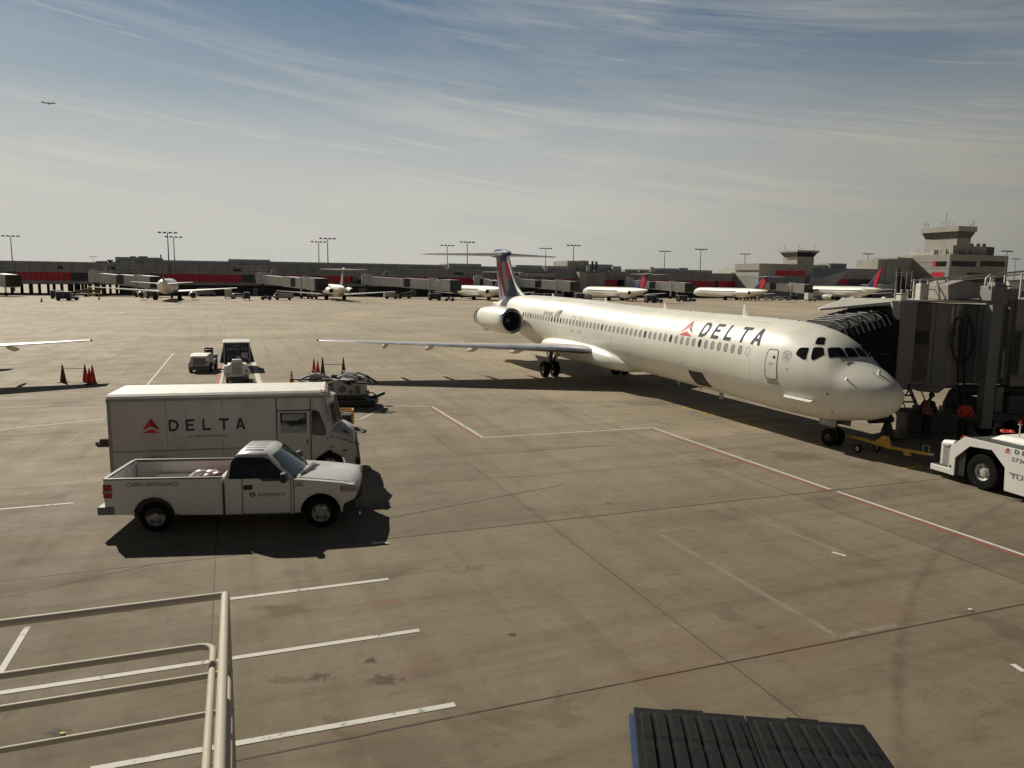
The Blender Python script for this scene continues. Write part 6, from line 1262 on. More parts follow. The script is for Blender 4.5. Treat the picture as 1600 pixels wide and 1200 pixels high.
b = MB(); b.bar((.5, -.45, .16), (.5, .45, .16), .05); b.bar((.5, 0, .16), (.5, 0, .42), .06); b.bar((1.5, 0, .5), (2.0, .1, .3), .09); AX = b.build('axle', DKMET, TBR)
for y in (-.45, .45): wheel_parts(TBR, (.5, y, .16), .16, .09, .6, mt=LGREY, n=20)
b = MB(); b.tube([(2.85, -.04, .56), (2.85, -.04, .76), (3.08, -.04, .76), (3.08, -.04, .56)], .012, 6); b.build('handle', LGREY, TBR); b = MB(); b.cyl((3.12, 0, .5), (3.24, 0, .5), .05, n=12); b.build('tow_eye', METAL, TBR)
# portable stand near the nose
P = gnd(1385, 688); ST_ = thing('steering_stand', 'dark stand with a horizontal head beside the nose gear', 'stand', P, .35); b = MB(); b.loft([[Vector((x*s_, y*s_, z)) for x, y in ((-1, -1), (1, -1), (1, 1), (-1, 1))] for z, s_ in ((0, .22), (.35, .16), (.7, .09))]); b.build('base', BLK, ST_); b = MB(); b.box(-.95, .22, -.1, .1, .72, .92); b.cyl((.12, 0, .7), (.12, 0, 1.0), .08, n=10); b.build('head', BLK, ST_, bevel=.03)

# ------------------------------------------------------------------ people
SKIN = mat('skin', (.10, .055, .038), .55, var=.06); TROU = mat('trousers_dark', (.015, .016, .02), .8); HIVIS = mat('vest_red_orange', (.50, .07, .03), .7, var=.12, scale=8); HIV2 = mat('shirt_red_orange', (.72, .06, .03), .65, var=.12, scale=8); REFL = mat('reflective_tape', (.28, .22, .16), .5); HAIR = mat('hair_black', (.01, .009, .008), .8); SHDK = mat('shirt_dark', (.02, .02, .025), .8)
def skin_mesh(name, chains, m_, parent, sub=1):
    """chains: lists of (key, (x,y,z), radius); shared keys join"""
    idx = {}; vs = []; rs = []; ed = []
    for ch in chains:
        prev = None
        for key, p, r_ in ch:
            if key not in idx: idx[key] = len(vs); vs.append(p); rs.append(r_)
            if prev is not None: ed.append((prev, idx[key]))
            prev = idx[key]
    me = bpy.data.meshes.new(name); me.from_pydata(vs, ed, []); me.materials.append(m_); o = bpy.data.objects.new(name, me); C.objects.link(o); o.parent = parent
    md = o.modifiers.new('skin', 'SKIN'); md.use_smooth_shade = True
    sv = me.skin_vertices[0].data
    for i, r_ in enumerate(rs): sv[i].radius = (r_, r_) if isinstance(r_, float) else r_
    sv[0].use_root = True; s2 = o.modifiers.new('sub', 'SUBSURF'); s2.levels = sub; s2.render_levels = sub+1
    return o
def person(lb, P, rz, H, hands, vest=False, shirt=None, look=(0, 0), lean=.0):
    """faces +y in its own frame; hands: list of two (elbow, wrist) positions"""
    R = thing('person', lb, 'person', P, rz, 'ground crew under the boarding bridge'); k = H/1.78
    S_ = lambda p: (p[0]*k, p[1]*k, p[2]*k)
    pel, wst, chs, nck = (0, 0, .95), (0, .0+lean*.2, 1.10), (0, lean*.6, 1.34), (0, lean, 1.50)
    hb = (look[0]*.03, lean+.02+look[1]*.04, 1.58); hm = (look[0]*.05, lean+.04+look[1]*.09, 1.67); ht = (look[0]*.05, lean+.03+look[1]*.10, 1.74)
    ch = [[('pel', S_(pel), (.13, .10)), ('wst', S_(wst), (.125, .095)), ('chs', S_(chs), (.15, .10)), ('nck', S_(nck), .055), ('hb', S_(hb), .062), ('hm', S_(hm), (.078, .088)), ('ht', S_(ht), .055)], [('hm', 0, 0), ('nose', S_((hm[0], hm[1]+.105, hm[2]-.025)), .012)]]
    for sg, (el, wr) in zip((-1, 1), hands):
        el, wr = Vector(el), Vector(wr); sh = (sg*.17, chs[1], 1.43)
        ch.append([('chs', 0, 0), ('sh%d' % sg, S_(sh), .055), ('el%d' % sg, S_(el), .042), ('wr%d' % sg, S_(wr), .028)])
        d = (wr-el).normalized(); pa = wr+d*.06; side = Vector((sg, 0, 0)) if abs(d.x) < .6 else Vector((0, 1, 0)); side = (side-d*side.dot(d)).normalized(); fwd = d.cross(side)
        ch[-1].append(('pa%d' % sg, S_(pa), (.036, .018)))
        for q, (off, ln) in enumerate(((-.03, .055), (-.01, .065), (.01, .062), (.03, .048))):
            f1 = pa+side*off+d*.03; f2 = f1+d*ln*.55+fwd*.01; f3 = f2+d*ln*.4+fwd*.025
            ch.append([('pa%d' % sg, 0, 0), ('f%d%d' % (sg, q), S_(f1), .010), ('g%d%d' % (sg, q), S_(f2), .009), ('h%d%d' % (sg, q), S_(f3), .008)])
        t1 = wr+d*.03-side*.035; t2 = t1+d*.035-side*.015+fwd*.01; ch.append([('wr%d' % sg, 0, 0), ('t%d' % sg, S_(t1), .011), ('u%d' % sg, S_(t2), .009)])
    for sg in (-1, 1):
        ch.append([('pel', 0, 0), ('hip%d' % sg, S_((sg*.09, 0, .90)), .085), ('kn%d' % sg, S_((sg*.11, .02, .50)), .058), ('an%d' % sg, S_((sg*.12, -.02, .09)), .04), ('toe%d' % sg, S_((sg*.13, .12, .04)), .035)])
    skin_mesh('body', ch, SKIN, R)
    tr = [[('pel', S_((0, 0, .98)), (.15, .12)), ('p2', S_((0, 0, .90)), (.14, .11))]]
    for sg in (-1, 1): tr.append([('p2', 0, 0), ('a%d' % sg, S_((sg*.095, 0, .80)), .10), ('b%d' % sg, S_((sg*.11, .02, .50)), .078), ('c%d' % sg, S_((sg*.12, -.02, .12)), .068)])
    skin_mesh('trousers', tr, TROU, R)
    sh_ = [[('w', S_((0, 0, .94)), (.155, .125)), ('c', S_(chs), (.175, .125)), ('n', S_((0, nck[1], 1.46)), (.10, .085))]]
    for sg, (el, wr) in zip((-1, 1), hands):
        m2 = Vector(el)*.25+Vector(wr)*.75; sh_.append([('c', 0, 0), ('s%d' % sg, S_((sg*.185, chs[1], 1.42)), .075), ('e%d' % sg, S_(el), .058), ('m%d' % sg, S_(m2), .045)])
    skin_mesh('shirt', sh_, shirt or SHDK, R)
    if vest:
        v_ = skin_mesh('vest', [[('w', S_((0, 0, .90)), (.17, .14)), ('m', S_((0, lean*.3, 1.15)), (.17, .135)), ('c', S_((0, chs[1], 1.36)), (.19, .14)), ('n', S_((0, nck[1], 1.45)), (.13, .10))]], HIVIS, R)
        b = MB()
        for z in (1.0, 1.16): b.lathe([(.205*k, z*k), (.207*k, (z+.05)*k)], (0, lean*.2*k, 0), (0, 0, 1), 24)
        for x in (-.09, .09): b.tube([S_((x, -.175, 1.0)), S_((x, -.175+lean*.5, 1.25)), S_((x, -.13+lean*.8, 1.47))], .018, 5)
        b.build('reflective_tape', REFL, v_)
    for sg in (-1, 1): b = MB(); b.loft([[Vector(S_((sg*.125+w2*math.sin(a), y+.0, .055+h2*math.cos(a)))) for a in [2*PI*j/10 for j in range(10)]] for y, w2, h2 in ((-.09, .035, .05), (0, .05, .055), (.10, .05, .045), (.18, .03, .03))]); b.build('boot', BLK, R, smooth=60)
    b = MB(); c_ = Vector(S_((hm[0], hm[1]-.018, hm[2]+.02))); b.ball(c_, .112*k, 14, sc=(.92, 1.02, .98)); h = b.build('hair' if vest else 'cap', HAIR, R, smooth=60)
    if not vest: b = MB(); b.box(c_.x-.07, c_.x+.07, c_.y+.06, c_.y+.19, c_.z+.0, c_.z+.015); b.build('cap_peak', HAIR, h)
    for sg in (-1, 1): b = MB(); b.ball(S_((hm[0]+sg*.10, hm[1]-.005, hm[2]-.02)), .022*k, 8, sc=(.5, 1, 1.4)); b.build('ear', SKIN, R, smooth=60)
    for sg in (-1, 1): b = MB(); b.ball(S_((hm[0]+sg*.033, hm[1]+.088, hm[2]+.005)), .012*k, 8); b.build('eye', LENS, R, smooth=60)
    return R
person('crew member in an orange-red vest over dark clothes, back turned, under the boarding bridge', (16.3, 29.1, 0), math.radians(-60), 1.84, [((-.27, -.02, 1.16), (-.26, .12, .96)), ((.28, 0, 1.17), (.26, .14, .98))], vest=True, look=(.6, .5), lean=.06)
person('crew member in a bright red-orange long-sleeved shirt looking down, right of the vested one', (17.45, 28.6, 0), math.radians(165), 1.74, [((-.26, .06, 1.16), (-.06, .24, 1.02)), ((.26, .06, 1.16), (.06, .25, .98))], shirt=HIV2, look=(0, 1.2), lean=.08)

# ------------------------------------------------------------------ boarding bridge at the big airliner
BRG = mat('bridge_beige', (.30, .265, .235), .55, var=.06, scale=.8, grime=(.16, .13, .11, .45), gscale=.7); BRG2 = mat('bridge_grey', (.24, .235, .22), .6, var=.08, scale=.8, grime=(.12, .11, .10, .5)); BRC = mat('curtain_brown', (.20, .14, .125), .6, var=.1, scale=3); BRL = mat('bridge_light', (.50, .48, .42), .5, var=.06, grime=(.3, .27, .22, .4))
FABR = mat('bellows_black', (.013, .013, .015), .85, var=.3, scale=5); RIBM = mat('bellows_edge', (.085, .088, .08), .6, var=.3, scale=6)
JW = JET.matrix_world if False else None
_ja = math.radians(-70.14)+PI; _jo = Vector((13.078, 24.874, 0))
def ac(x, y, z): return _jo + Matrix.Rotation(_ja, 3, 'Z') @ Vector((x, y, z))
def YP(px, py, Y=30.4): p = aty(px, py, Y); return p
Y0 = 30.4
X = lambda px, Y=Y0: aty(px, 540, Y).x
Z = lambda px, py, Y=Y0: aty(px, py, Y).z
BR = thing('boarding_bridge', 'brown-grey boarding bridge with black bellows docked at the big airliner nose', 'boarding bridge', (0, 0, 0)); BR.location = (20.0, 31.2, 0); OFF = Vector((-20.0, -31.2, 0))
def bb(name, mb, m_, parent=None, **k):
    mb.v = [(v[0]+OFF.x, v[1]+OFF.y, v[2]) for v in mb.v]; return mb.build(name, m_, parent or BR, **k)
zt, zb = Z(1412, 474), Z(1412, 606)
xL, xR = X(1401), X(1500)
farc = ac(7.4, -4.4, 0)
b = MB(); b.prism([(xL, Y0), (xR, Y0), (xR, 34.4), (farc.x, farc.y)], 'z', zb, zt); CABB = bb('cab', b, BRG)
b = MB(); b.box(xL-.02, X(1425), Y0-.16, Y0, zb-.03, zt+.06); bb('cab_post', b, BRG, bevel=.02)
b = MB(); b.box(X(1425), X(1451), Y0-.06, Y0, zb+.05, zt-.05); cu = bb('roller_curtain', b, BRC)
b = MB()
for k in range(9): x = X(1425)+(X(1451)-X(1425))*(k+.5)/9; b.box(x-.012, x+.012, Y0-.085, Y0-.06, zb+.08, zt-.08)
bb('curtain_slats', b, BRC, cu); b = MB(); b.box(X(1427), X(1448), Y0-.10, Y0-.085, Z(1438, 538), Z(1438, 517)); bb('curtain_window', b, GLASS, cu)
b = MB(); b.box(X(1426), X(1452), Y0-.12, Y0, Z(1438, 600), Z(1438, 595)); bb('curtain_sill', b, BRG2)
b = MB(); b.prism([(X(1440), Z(1440, 603)), (X(1440), Z(1440, 611)), (X(1470), Z(1470, 614)), (X(1483), Z(1483, 604)), (X(1500), Z(1500, 600)), (X(1500), zb+.1)], 'y', Y0-.1, Y0+1.4); bb('floor_edge', b, BRG2)
for px, y0, y1, w_ in ((1481.5, 478, 504, .07), (1489, 474, 513, .045), (1538.5, 515, 562, .06), (1567, 545, 590, .05)):
    b = MB(); x = X(px); b.box(x-w_/2, x+w_/2, Y0-.13, Y0-.02, Z(px, y1), Z(px, y0)); bb('edge_strip', b, BRL)
# roof of cab with light rim
b = MB(); b.prism([(xL-.1, Y0-.2), (xR+1.6, Y0-.2), (xR+1.6, 34.6), (farc.x-.1, farc.y+.1)], 'z', zt+.06, zt+.14); bb('cab_roof', b, BRL)
# canopy slab over the bellows
P0, P1 = YP(1388, 475.5, 30.3), YP(1281, 482.5, 31.6); q0, q1 = ac(6.9, -4.0, 0), ac(6.4, -2.2, 0)
b = MB(); b.loft([[Vector((xL+.05, Y0-.1, zt+.12)), Vector((P1.x, P1.y, P1.z)), Vector((q1.x+.2, q1.y+1.0, P1.z+.02)), Vector((farc.x, farc.y+.2, zt+.14))], [Vector((xL+.05, Y0-.1, zt-.02)), Vector((P1.x, P1.y, P1.z-.07)), Vector((q1.x+.2, q1.y+1.0, P1.z-.06)), Vector((farc.x, farc.y+.2, zt-.02))]]); bb('canopy_roof', b, BRL)
b = MB(); b.prism([(X(1386), zt+.10), (X(1401), zt+.10), (X(1401), Z(1401, 500)), (X(1396), Z(1396, 499)), (X(1391), Z(1391, 493))], 'y', Y0-.12, Y0+.02); bb('canopy_bracket', b, BRL, bevel=.01)
# bellows: hoops between cab opening and fuselage
def hoop(u, dz=0, dw=0):
    y = -.95-3.45*u; xn = 3.75+.55*u-dw; xf = 6.6+.75*u+dw; z1 = 4.50+.58*u+dz; z0 = 2.0-.15*u; ch = .55
    return [ac(xn, y, z0), ac(xn, y, z1-ch), ac(xn+.25, y, z1-.22), ac(xn+.75, y, z1), ac(xf-.75, y, z1), ac(xf-.2, y, z1-.25), ac(xf, y, z1-ch-.1), ac(xf, y, z0)]
nH = 11; rings = []
for k in range(nH*2+1):
    u = k/(nH*2); rings.append(hoop(u, .0 if k % 2 else -.14, 0 if k % 2 else -.12))
b = MB(); b.loft(rings, closed=False, cap0=False, cap1=False); bb('bellows', b, FABR)
b = MB(); b.add([*hoop(.02)[:1], *hoop(.02)[-1:], *hoop(1)[-1:], *hoop(1)[:1]], [(0, 1, 2, 3)]); bb('bellows_floor', b, FABR)
for k in range(1, nH*2, 2):
    u = k/(nH*2); h = hoop(u, .02, .02); b = MB(); b.tube(h[1:7], .032, 6); bb('bellows_rib', b, RIBM)
b = MB()
for k in range(7): p = hoop(.15*k+.05, .03)[3]; p2 = hoop(min(1, .15*k+.16), .05)[2]; b.tube([p, (p+p2)/2+Vector((0, 0, .08)), p2], .02, 5)
bb('bellows_straps', b, RIBM)
b = MB(); p = hoop(.62)[0]; b.bar(p+Vector((.0, -.05, 1.35)), p+Vector((.45, -.05, 1.37)), .03); bb('bellows_bar', b, DKMET)
# tunnel and outer tunnel
b = MB(); b.box(xR-.05, 30, Y0+.25, Y0+2.9, Z(1520, 601), Z(1520, 477)); TN = bb('tunnel', b, BRG2)
b = MB()
for k in range(10): x = xR+.1+.22*k; b.box(x, x+.10, Y0+.21, Y0+.25, Z(1520, 599), Z(1520, 480))
bb('tunnel_ribs', b, BRG2, TN)
b = MB(); b.box(X(1580), 31, Y0-.15, Y0+3.3, Z(1590, 603), Z(1590, 468)); bb('outer_tunnel', b, BRG)
b = MB(); b.box(X(1458), X(1481), Y0-.05, Y0+.02, zb+.2, zt-.1); bb('service_panel', b, BRG2, bevel=.01)
b = MB(); b.box(X(1501), X(1520), Y0-.05, Y0+.24, zb+.2, zt-.2); bb('cable_panel', b, mat('panel_green_grey', (.15, .155, .145), .6), bevel=.01)
b = MB(); b.box(X(1581), X(1602), Y0-.55, Y0-.15, Z(1590, 586, Y0-.4), Z(1590, 527, Y0-.4)); CP = bb('control_cabinet', b, mat('cabinet_grey', (.24, .23, .21), .5), bevel=.02)
b = MB(); b.box(X(1579), X(1603), Y0-.60, Y0-.15, Z(1590, 527, Y0-.4), Z(1590, 519, Y0-.4)); bb('cabinet_hood', b, BRG2, CP)
vs, fs = text_mesh('C A', .01); b = MB(); x0, x1, z0, z1 = X(1587, Y0-.56), X(1597, Y0-.56), Z(1590, 551, Y0-.56), Z(1590, 547.5, Y0-.56); b.add([(x0+(x1-x0)*u, Y0-.556, z0+(z1-z0)*v) for u, v in vs], fs); bb('cabinet_mark', b, BLK, CP, fix=False)
# lift columns with collars
for (a_, c_, Y, top, bot, nm, mm) in ((1539, 1556, Y0-.75, 444, 668, 'lift_column', BRG2), (1566, 1577, Y0+.3, 452, 600, 'lift_column', BRG2)):
    xa, xb_ = aty(a_, 540, Y).x, aty(c_, 540, Y).x; b = MB(); b.box(xa, xb_, Y-.25, Y+.2, aty(a_, bot, Y).z, aty(a_, top, Y).z); bb(nm, b, mm, bevel=.015)
Y = Y0-.8; b = MB(); b.box(aty(1534, 540, Y).x, aty(1558, 540, Y).x, Y-.3, Y+.45, aty(1545, 470, Y).z, aty(1545, 447, Y).z); b.box(aty(1540, 540, Y).x, aty(1554, 540, Y).x, Y-.22, Y+.35, aty(1545, 447, Y).z, aty(1545, 441, Y).z); bb('column_head', b, BRG2, bevel=.02)
Y = Y0+.3; b = MB(); b.box(aty(1557, 540, Y).x, aty(1575, 540, Y).x, Y-.3, Y+.45, aty(1565, 470, Y).z, aty(1565, 451, Y).z); bb('column_head', b, BRG2, bevel=.02)
Y = Y0-.82; b = MB(); c0 = aty(1546, 447, Y); b.tube([c0+Vector((-.16, 0, 0)), c0+Vector((-.14, 0, .30)), c0+Vector((0, 0, .42)), c0+Vector((.14, 0, .30)), c0+Vector((.12, 0, .0))], .05, 8); bb('column_loop', b, BRL, smooth=60)
# plant box on the roof, rails
Y = Y0+.5
def P_(px, py, Y=Y): return aty(px, py, Y)
gab = [(1475, 468), (1475, 445), (1500, 437.5), (1527, 443), (1527, 466)]
b = MB(); b.prism([(P_(px, py).x, P_(px, py).z) for px, py in gab], 'y', Y-.3, Y+1.7); bb('roof_plant_box', b, BRG, bevel=.015)
b = MB(); b.add([(P_(1500, 437.5).x, Y-.33, P_(1500, 437.5).z+.02), (P_(1536, 445).x, Y-.33, P_(1536, 445).z+.02), (P_(1536, 445).x, Y+1.7, P_(1536, 445).z+.02), (P_(1500, 437.5).x, Y+1.7, P_(1500, 437.5).z+.02)], [(0, 1, 2, 3)]); b.box(P_(1526, 443).x, P_(1537, 443).x, Y-.2, Y+1.6, P_(1530, 462).z, P_(1530, 446).z); bb('plant_box_lid', b, BRL)
b = MB(); b.box(P_(1474, 470).x, P_(1536, 470).x, Y-.35, Y+1.8, P_(1500, 473).z, P_(1500, 467.5).z); bb('plant_box_tray', b, DGREY)
for px in (1426, 1435.5, 1448, 1461, 1474):
    Yr = Y0+1.2; b = MB(); p = P_(px, 472, Yr); b.bar((p.x, Yr, zt+.1), (p.x, Yr, P_(px, 436, Yr).z), .06); bb('rail_post', b, BRL)
b = MB()
for y in (437, 452): b.bar(P_(1424, y+1, Y0+1.2), P_(1476, y-.5, Y0+1.2), .045)
b.tube([P_(1440, 437, Y0+1.2), P_(1500, 432.5, Y0+1.2), P_(1560, 428, Y0+1.2), P_(1640, 420, Y0+1.2)], .045, 6); b.tube([P_(1500, 437, Y0+2.4), P_(1560, 432, Y0+2.4), P_(1640, 425, Y0+2.4)], .04, 6); bb('hand_rail', b, BRL)
for px in (1549, 1554, 1571, 1597): b = MB(); p = P_(px, 428, Y0+1.2); b.bar((p.x, Y0+1.2, P_(px, 468, Y0+1.2).z), p, .06); bb('rail_post', b, BRL)
for px, w_, h_ in ((1439, .35, .7), (1408, .3, .3)): b = MB(); p = P_(px, 474, Y0+.8); b.box(p.x-w_/2, p.x+w_/2, Y0+.6, Y0+1.0, zt+.1, zt+.1+h_); bb('roof_unit', b, BRL, bevel=.03)
b = MB(); p = P_(1408, 470, Y0+.3)
for dx in (-.25, 0, .25): b.bar((p.x+dx, Y0+.3, zt+.1), (p.x+dx, Y0+.3, zt+.45), .04); b.ball((p.x+dx, Y0+.3, zt+.5), .06, 8)
b.bar((p.x-.3, Y0+.3, zt+.35), (p.x+.3, Y0+.3, zt+.35), .05); bb('roof_lamps', b, BRL)
b = MB(); b.cyl(P_(1575, 442, Y0+2.2), P_(1640, 440, Y0+2.2), .12, n=12); bb('roof_duct', b, LGREY, smooth=50); b = MB(); b.box(P_(1582, 0).x, P_(1596, 0).x, Y0+1.9, Y0+2.4, P_(1590, 462).z, P_(1590, 447).z); bb('roof_box', b, LGREY); b = MB(); b.cyl(P_(1575, 452, Y0+2.2), P_(1640, 449, Y0+2.2), .09, n=12); bb('roof_duct', b, LGREY, smooth=50)
# hoses and brackets on the near wall
Yh = Y0-.2
def hose(pts, r_=.035, nm='power_hose'):
    P = [aty(px, py, Yh) for px, py in pts]; out = []
    for i in range(len(P)-1):
        p0, p1, p2, p3 = P[max(i-1, 0)], P[i], P[i+1], P[min(i+2, len(P)-1)]
        for k in range(5): t = k/5; out.append(.5*((2*p1)+(-p0+p2)*t+(2*p0-5*p1+4*p2-p3)*t*t+(-p0+3*p1-3*p2+p3)*t**3))
    out.append(P[-1]); b = MB(); b.tube(out, r_, 8); return bb(nm, b, BLK, smooth=60)
hose([(1501, 508), (1503, 500), (1499, 496), (1494, 500), (1492, 512), (1488, 535), (1489, 552), (1494, 562), (1502, 565), (1510, 563), (1516, 555), (1521, 535), (1520, 512), (1515, 498), (1511, 492)])
hose([(1492, 510), (1485, 525), (1485, 540), (1490, 552)], .02); hose([(1500, 508), (1499, 540), (1497, 580), (1497, 610), (1496, 650)], .045); hose([(1512, 500), (1509, 530), (1507, 580), (1506, 620), (1505, 655)], .045)
hose([(1405, 620), (1415, 617), (1420, 607), (1421, 600)], .03)
b = MB(); b.bar(aty(1500, 489, Yh), aty(1516, 488, Yh), .06, .08); b.bar(aty(1510, 490, Yh), aty(1509, 506, Yh), .03); bb('hose_hook', b, DKMET)
# undercarriage: cross tube, curved leg, bogie with wheels
Y = Y0+.4; b = MB(); b.tube([aty(1480, 652, Y), aty(1483, 630, Y), aty(1491, 615, Y), aty(1503, 609, Y), aty(1520, 609, Y), aty(1640, 611, Y)], .24, 12); bb('cross_tube', b, mat('under_dark', (.075, .072, .068), .6), smooth=60)
g_ = gnd(1560, 684)
for px in (1548, 1602): 
    p = aty(px, 640, Y0-.2); b = MB(); b.bar((p.x, Y0-.5, .35), (p.x, Y0-.5, 2.0), .34, .30); bb('bogie_leg', b, BRG2, bevel=.02)
    for d in (-.42, .42): w__ = wheel_parts(BR, (p.x+d+OFF.x, Y0-.5+OFF.y, .48), .48, .30, .5, axis=(1, 0, 0), mt=DGREY, n=24)
b = MB(); b.box(X(1495), X(1660), Y0-.9, Y0+.9, .62, 1.0); b.box(X(1512), X(1536), Y0-.2, Y0+.8, 1.0, 1.5); b.box(X(1562), X(1592), Y0-.9, Y0+.2, .9, 1.7); bb('bogie_frame', b, mat('under_dark', (1, 1, 1)), bevel=.03)
b = MB()
for k in range(6): b.tube([aty(1515+5*k, 655, Y0-.3), aty(1520+4*k, 640-3*(k % 3), Y0-.5), aty(1528+4*k, 655, Y0-.3)], .025, 6)
bb('bogie_hoses', b, BLK, smooth=60)
# service stairs / steps between the people
ST2 = thing('bridge_stairs', 'dark service steps leading up to the boarding bridge cab behind the crew', 'stairs', (16.9, 30.1, 0)); 
for k in range(7): b = MB(); b.box(-.9+.0*k, .0, .25*k, .25*k+.26, .24*k+.16, .24*k+.20); b.build('step', BLK, ST2)
for x in (-.92, .02): b = MB(); b.bar((x, 0, .1), (x, 1.8, 1.8), .05, .18); b.bar((x, 0, 1.0), (x, 1.8, 2.7), .035); b.bar((x, .1, .1), (x, .1, 1.05), .035); b.build('stringer', BLK, ST2)
b = MB(); b.box(-.9, 1.3, -.35, .6, .12, .95); b.box(-.45, .3, -.3, .3, .95, 1.2); b.box(1.3, 1.9, -.2, .5, .1, .7); o = b.build('ground_power_unit', mat('under_dark', (1, 1, 1)), bevel=.05); o.location = (16.7, 29.9, 0); tag(o, 'dark low equipment box in the shade between the two crew members', 'ground power unit')
b = MB(); b.tube([(-2.3, -1.7, .9), (-2.0, -1.4, .2), (-1.2, -.9, .04), (-.3, -.4, .04), (.0, 0, .3)], .03, 6); o = b.build('power_cable', BLK, smooth=60); o.location = (16.4, 29.7, 0); tag(o, 'black cable hanging from the nose and lying on the ground under the bridge', 'cable')

# ------------------------------------------------------------------ loader equipment behind the van
LD = thing('cargo_loader', 'grey scissor loader cluttered with hoses and pipes behind the box van', 'cargo loader', (-8.3, 34.9, 0), .06)
LG1 = mat('loader_grey', (.36, .35, .34), .5, var=.1, grime=(.16, .15, .14, .6), gscale=1.5)
b = MB(); b.box(-1.7, 1.35, 0, 1.9, .30, .55); b.build('chassis', BLK, LD, bevel=.03)
b = MB(); b.box(-.1, 1.35, -.02, 1.2, .55, 1.28); E2 = b.build('engine_housing', LG1, LD, bevel=.03)
b = MB(); b.box(-1.7, -.15, .05, 1.2, .55, 1.0); b.build('pump_housing', LG1, LD, bevel=.03)
b = MB(); b.box(-1.6, -.3, .03, .05, .62, .78); b.box(-1.6, -.3, .03, .05, .82, .96); b.build('side_panel', LGREY, LD)
b = MB(); b.box(1.20, 1.38, -.06, -.02, .58, 1.30); b.box(1.30, 1.42, -.06, 1.2, 1.24, 1.34); b.build('corner_frame', LGREY, LD)
b = MB(); b.cyl((.35, -.03, .85), (.35, -.05, .85), .17, n=16); b.cyl((.75, -.03, .72), (.75, -.05, .72), .10, n=12); b.box(.95, 1.15, -.05, -.02, .62, 1.0); b.build('gauge_panel', DKMET, E2)
rl = random.Random(21)
for k in range(44):
    x = rl.uniform(-1.7, 1.2); y = rl.uniform(-.1, 1.6); z = rl.uniform(1.0, 1.45); a = rl.uniform(-1, 1); L = rl.uniform(.4, 1.1); b = MB()
    p = [Vector((x, y, z)), Vector((x+L*.5, y+a*.2, z+rl.uniform(-.05, .18))), Vector((x+L, y+a*.4, z+rl.uniform(-.2, .05)))]
    if k % 3: b.tube(p, rl.choice((.03, .045, .06)), 6); b.build('hydraulic_hose', rl.choice((LGREY, DKMET, BLK, LG1)), LD, smooth=60)
    else: b.box(x, x+L*.5, y, y+.25, z-.1, z+.10); b.build('valve_block', rl.choice((LGREY, LG1, DKMET)), LD, bevel=.02)
for s_ in (0, 1.2):
    b = MB(); b.bar((-1.7, s_, .6), (.2, s_, 1.3), .10, .05); b.bar((-1.7, s_, 1.25), (.2, s_, .7), .10, .05); b.build('scissor_arm', LG1, LD)
b = MB(); b.box(-2.0, .2, .3, 1.5, 1.22, 1.28); b.build('platform', DGREY, LD, bevel=.01)
b = MB(); b.tube([(1.3, -.05, .62), (1.75, -.1, .50), (1.9, 0, .55), (1.8, .2, .62), (1.35, .3, .70)], .03, 6); b.build('drain_hose', BLK, LD, smooth=60)
for x in (-1.2, .9):
    for y in (.1, 1.7): wheel_parts(LD, (x, y, .30), .30, .2, .5, mt=LGREY, n=18)
b = MB(); b.box(-.3, 1.9, -.3, 1.0, .10, .36); b.bar((1.2, .2, .2), (2.2, .9, .55), .14); b.build('outrigger', BLK, LD)
def ycart(lb, px, py, s_=1.0):
    R_ = thing('chock_cart', lb, 'chock cart', gnd(px, py), .15, 'yellow carts beside the box van nose'); b = MB(); b.box(-.6*s_, .6*s_, -.3, .3, .18, .28); b.build('deck', YEL, R_, bevel=.02)
    b = MB()
    for x in (-.55*s_, 0, .55*s_):
        for y in (-.27, .27): b.bar((x, y, .25), (x, y, .72*s_), .05)
    for y in (-.27, .27): b.bar((-.57*s_, y, .72*s_), (.57*s_, y, .72*s_), .06)
    b.bar((.55*s_, -.27, .72*s_), (.55*s_, .27, .72*s_), .06); b.build('frame', YEL, R_); b = MB(); b.box(-.5*s_, -.02, -.22, .22, .28, .58*s_); b.build('chock', mat('chock_rust', (.35, .09, .02), .7, var=.2), R_, bevel=.03); b = MB(); b.box(.05, .5*s_, -.22, .22, .28, .55*s_); b.build('chock', BLK, R_, bevel=.03)
    for x in (-.4*s_, .4*s_):
        for y in (-.3, .3): b = MB(); b.cyl((x, y-.03, .1), (x, y+.03, .1), .1, n=12); b.build('wheel', RUB, R_)
ycart('larger yellow chock cart beside the box van windshield', 530, 668); ycart('lower yellow chock cart near the box van bonnet', 532, 690, .62)

# ------------------------------------------------------------------ railing near the terminal and the dumpster lids
RLM = mat('rail_paint', (.56, .50, .40), .62, spec=.25, var=.04, scale=3, grime=(.4, .36, .28, .3), gscale=4)
RP = Vector((-2.0735, 5.2275, 3.67)); RA = GT; RBd = Vector((-1.36+2.0735, 3.275-5.2275, 0)).normalized()
RG = thing('guard_railing', 'cream painted pipe railing corner in the bottom left foreground', 'railing', (RP.x, RP.y, 0)); z0 = RP.z
def rl_(a, c_): return Vector(a), Vector(c_)
def rail(name, pts, r_=.024): b = MB(); b.tube(pts, r_*1.12, 14); return b.build(name, RLM, RG, smooth=60)
O = Vector((0, 0, 0))
rail('top_rail', [O+Vector((0, 0, z0))-RA*4, O+Vector((0, 0, z0))]); rail('top_rail', [Vector((0, 0, z0+.002)), Vector((0, 0, z0+.002))+RBd*4.2], .026)
b = MB(); b.ball((0, 0, z0), .027, 12); b.build('corner_cap', RLM, RG, smooth=60)
ins = RBd*.08-RA*.09; zz_ = 3.34; pts = [ins+Vector((0, 0, zz_))-RA*4, ins+Vector((0, 0, zz_))-RA*.10]
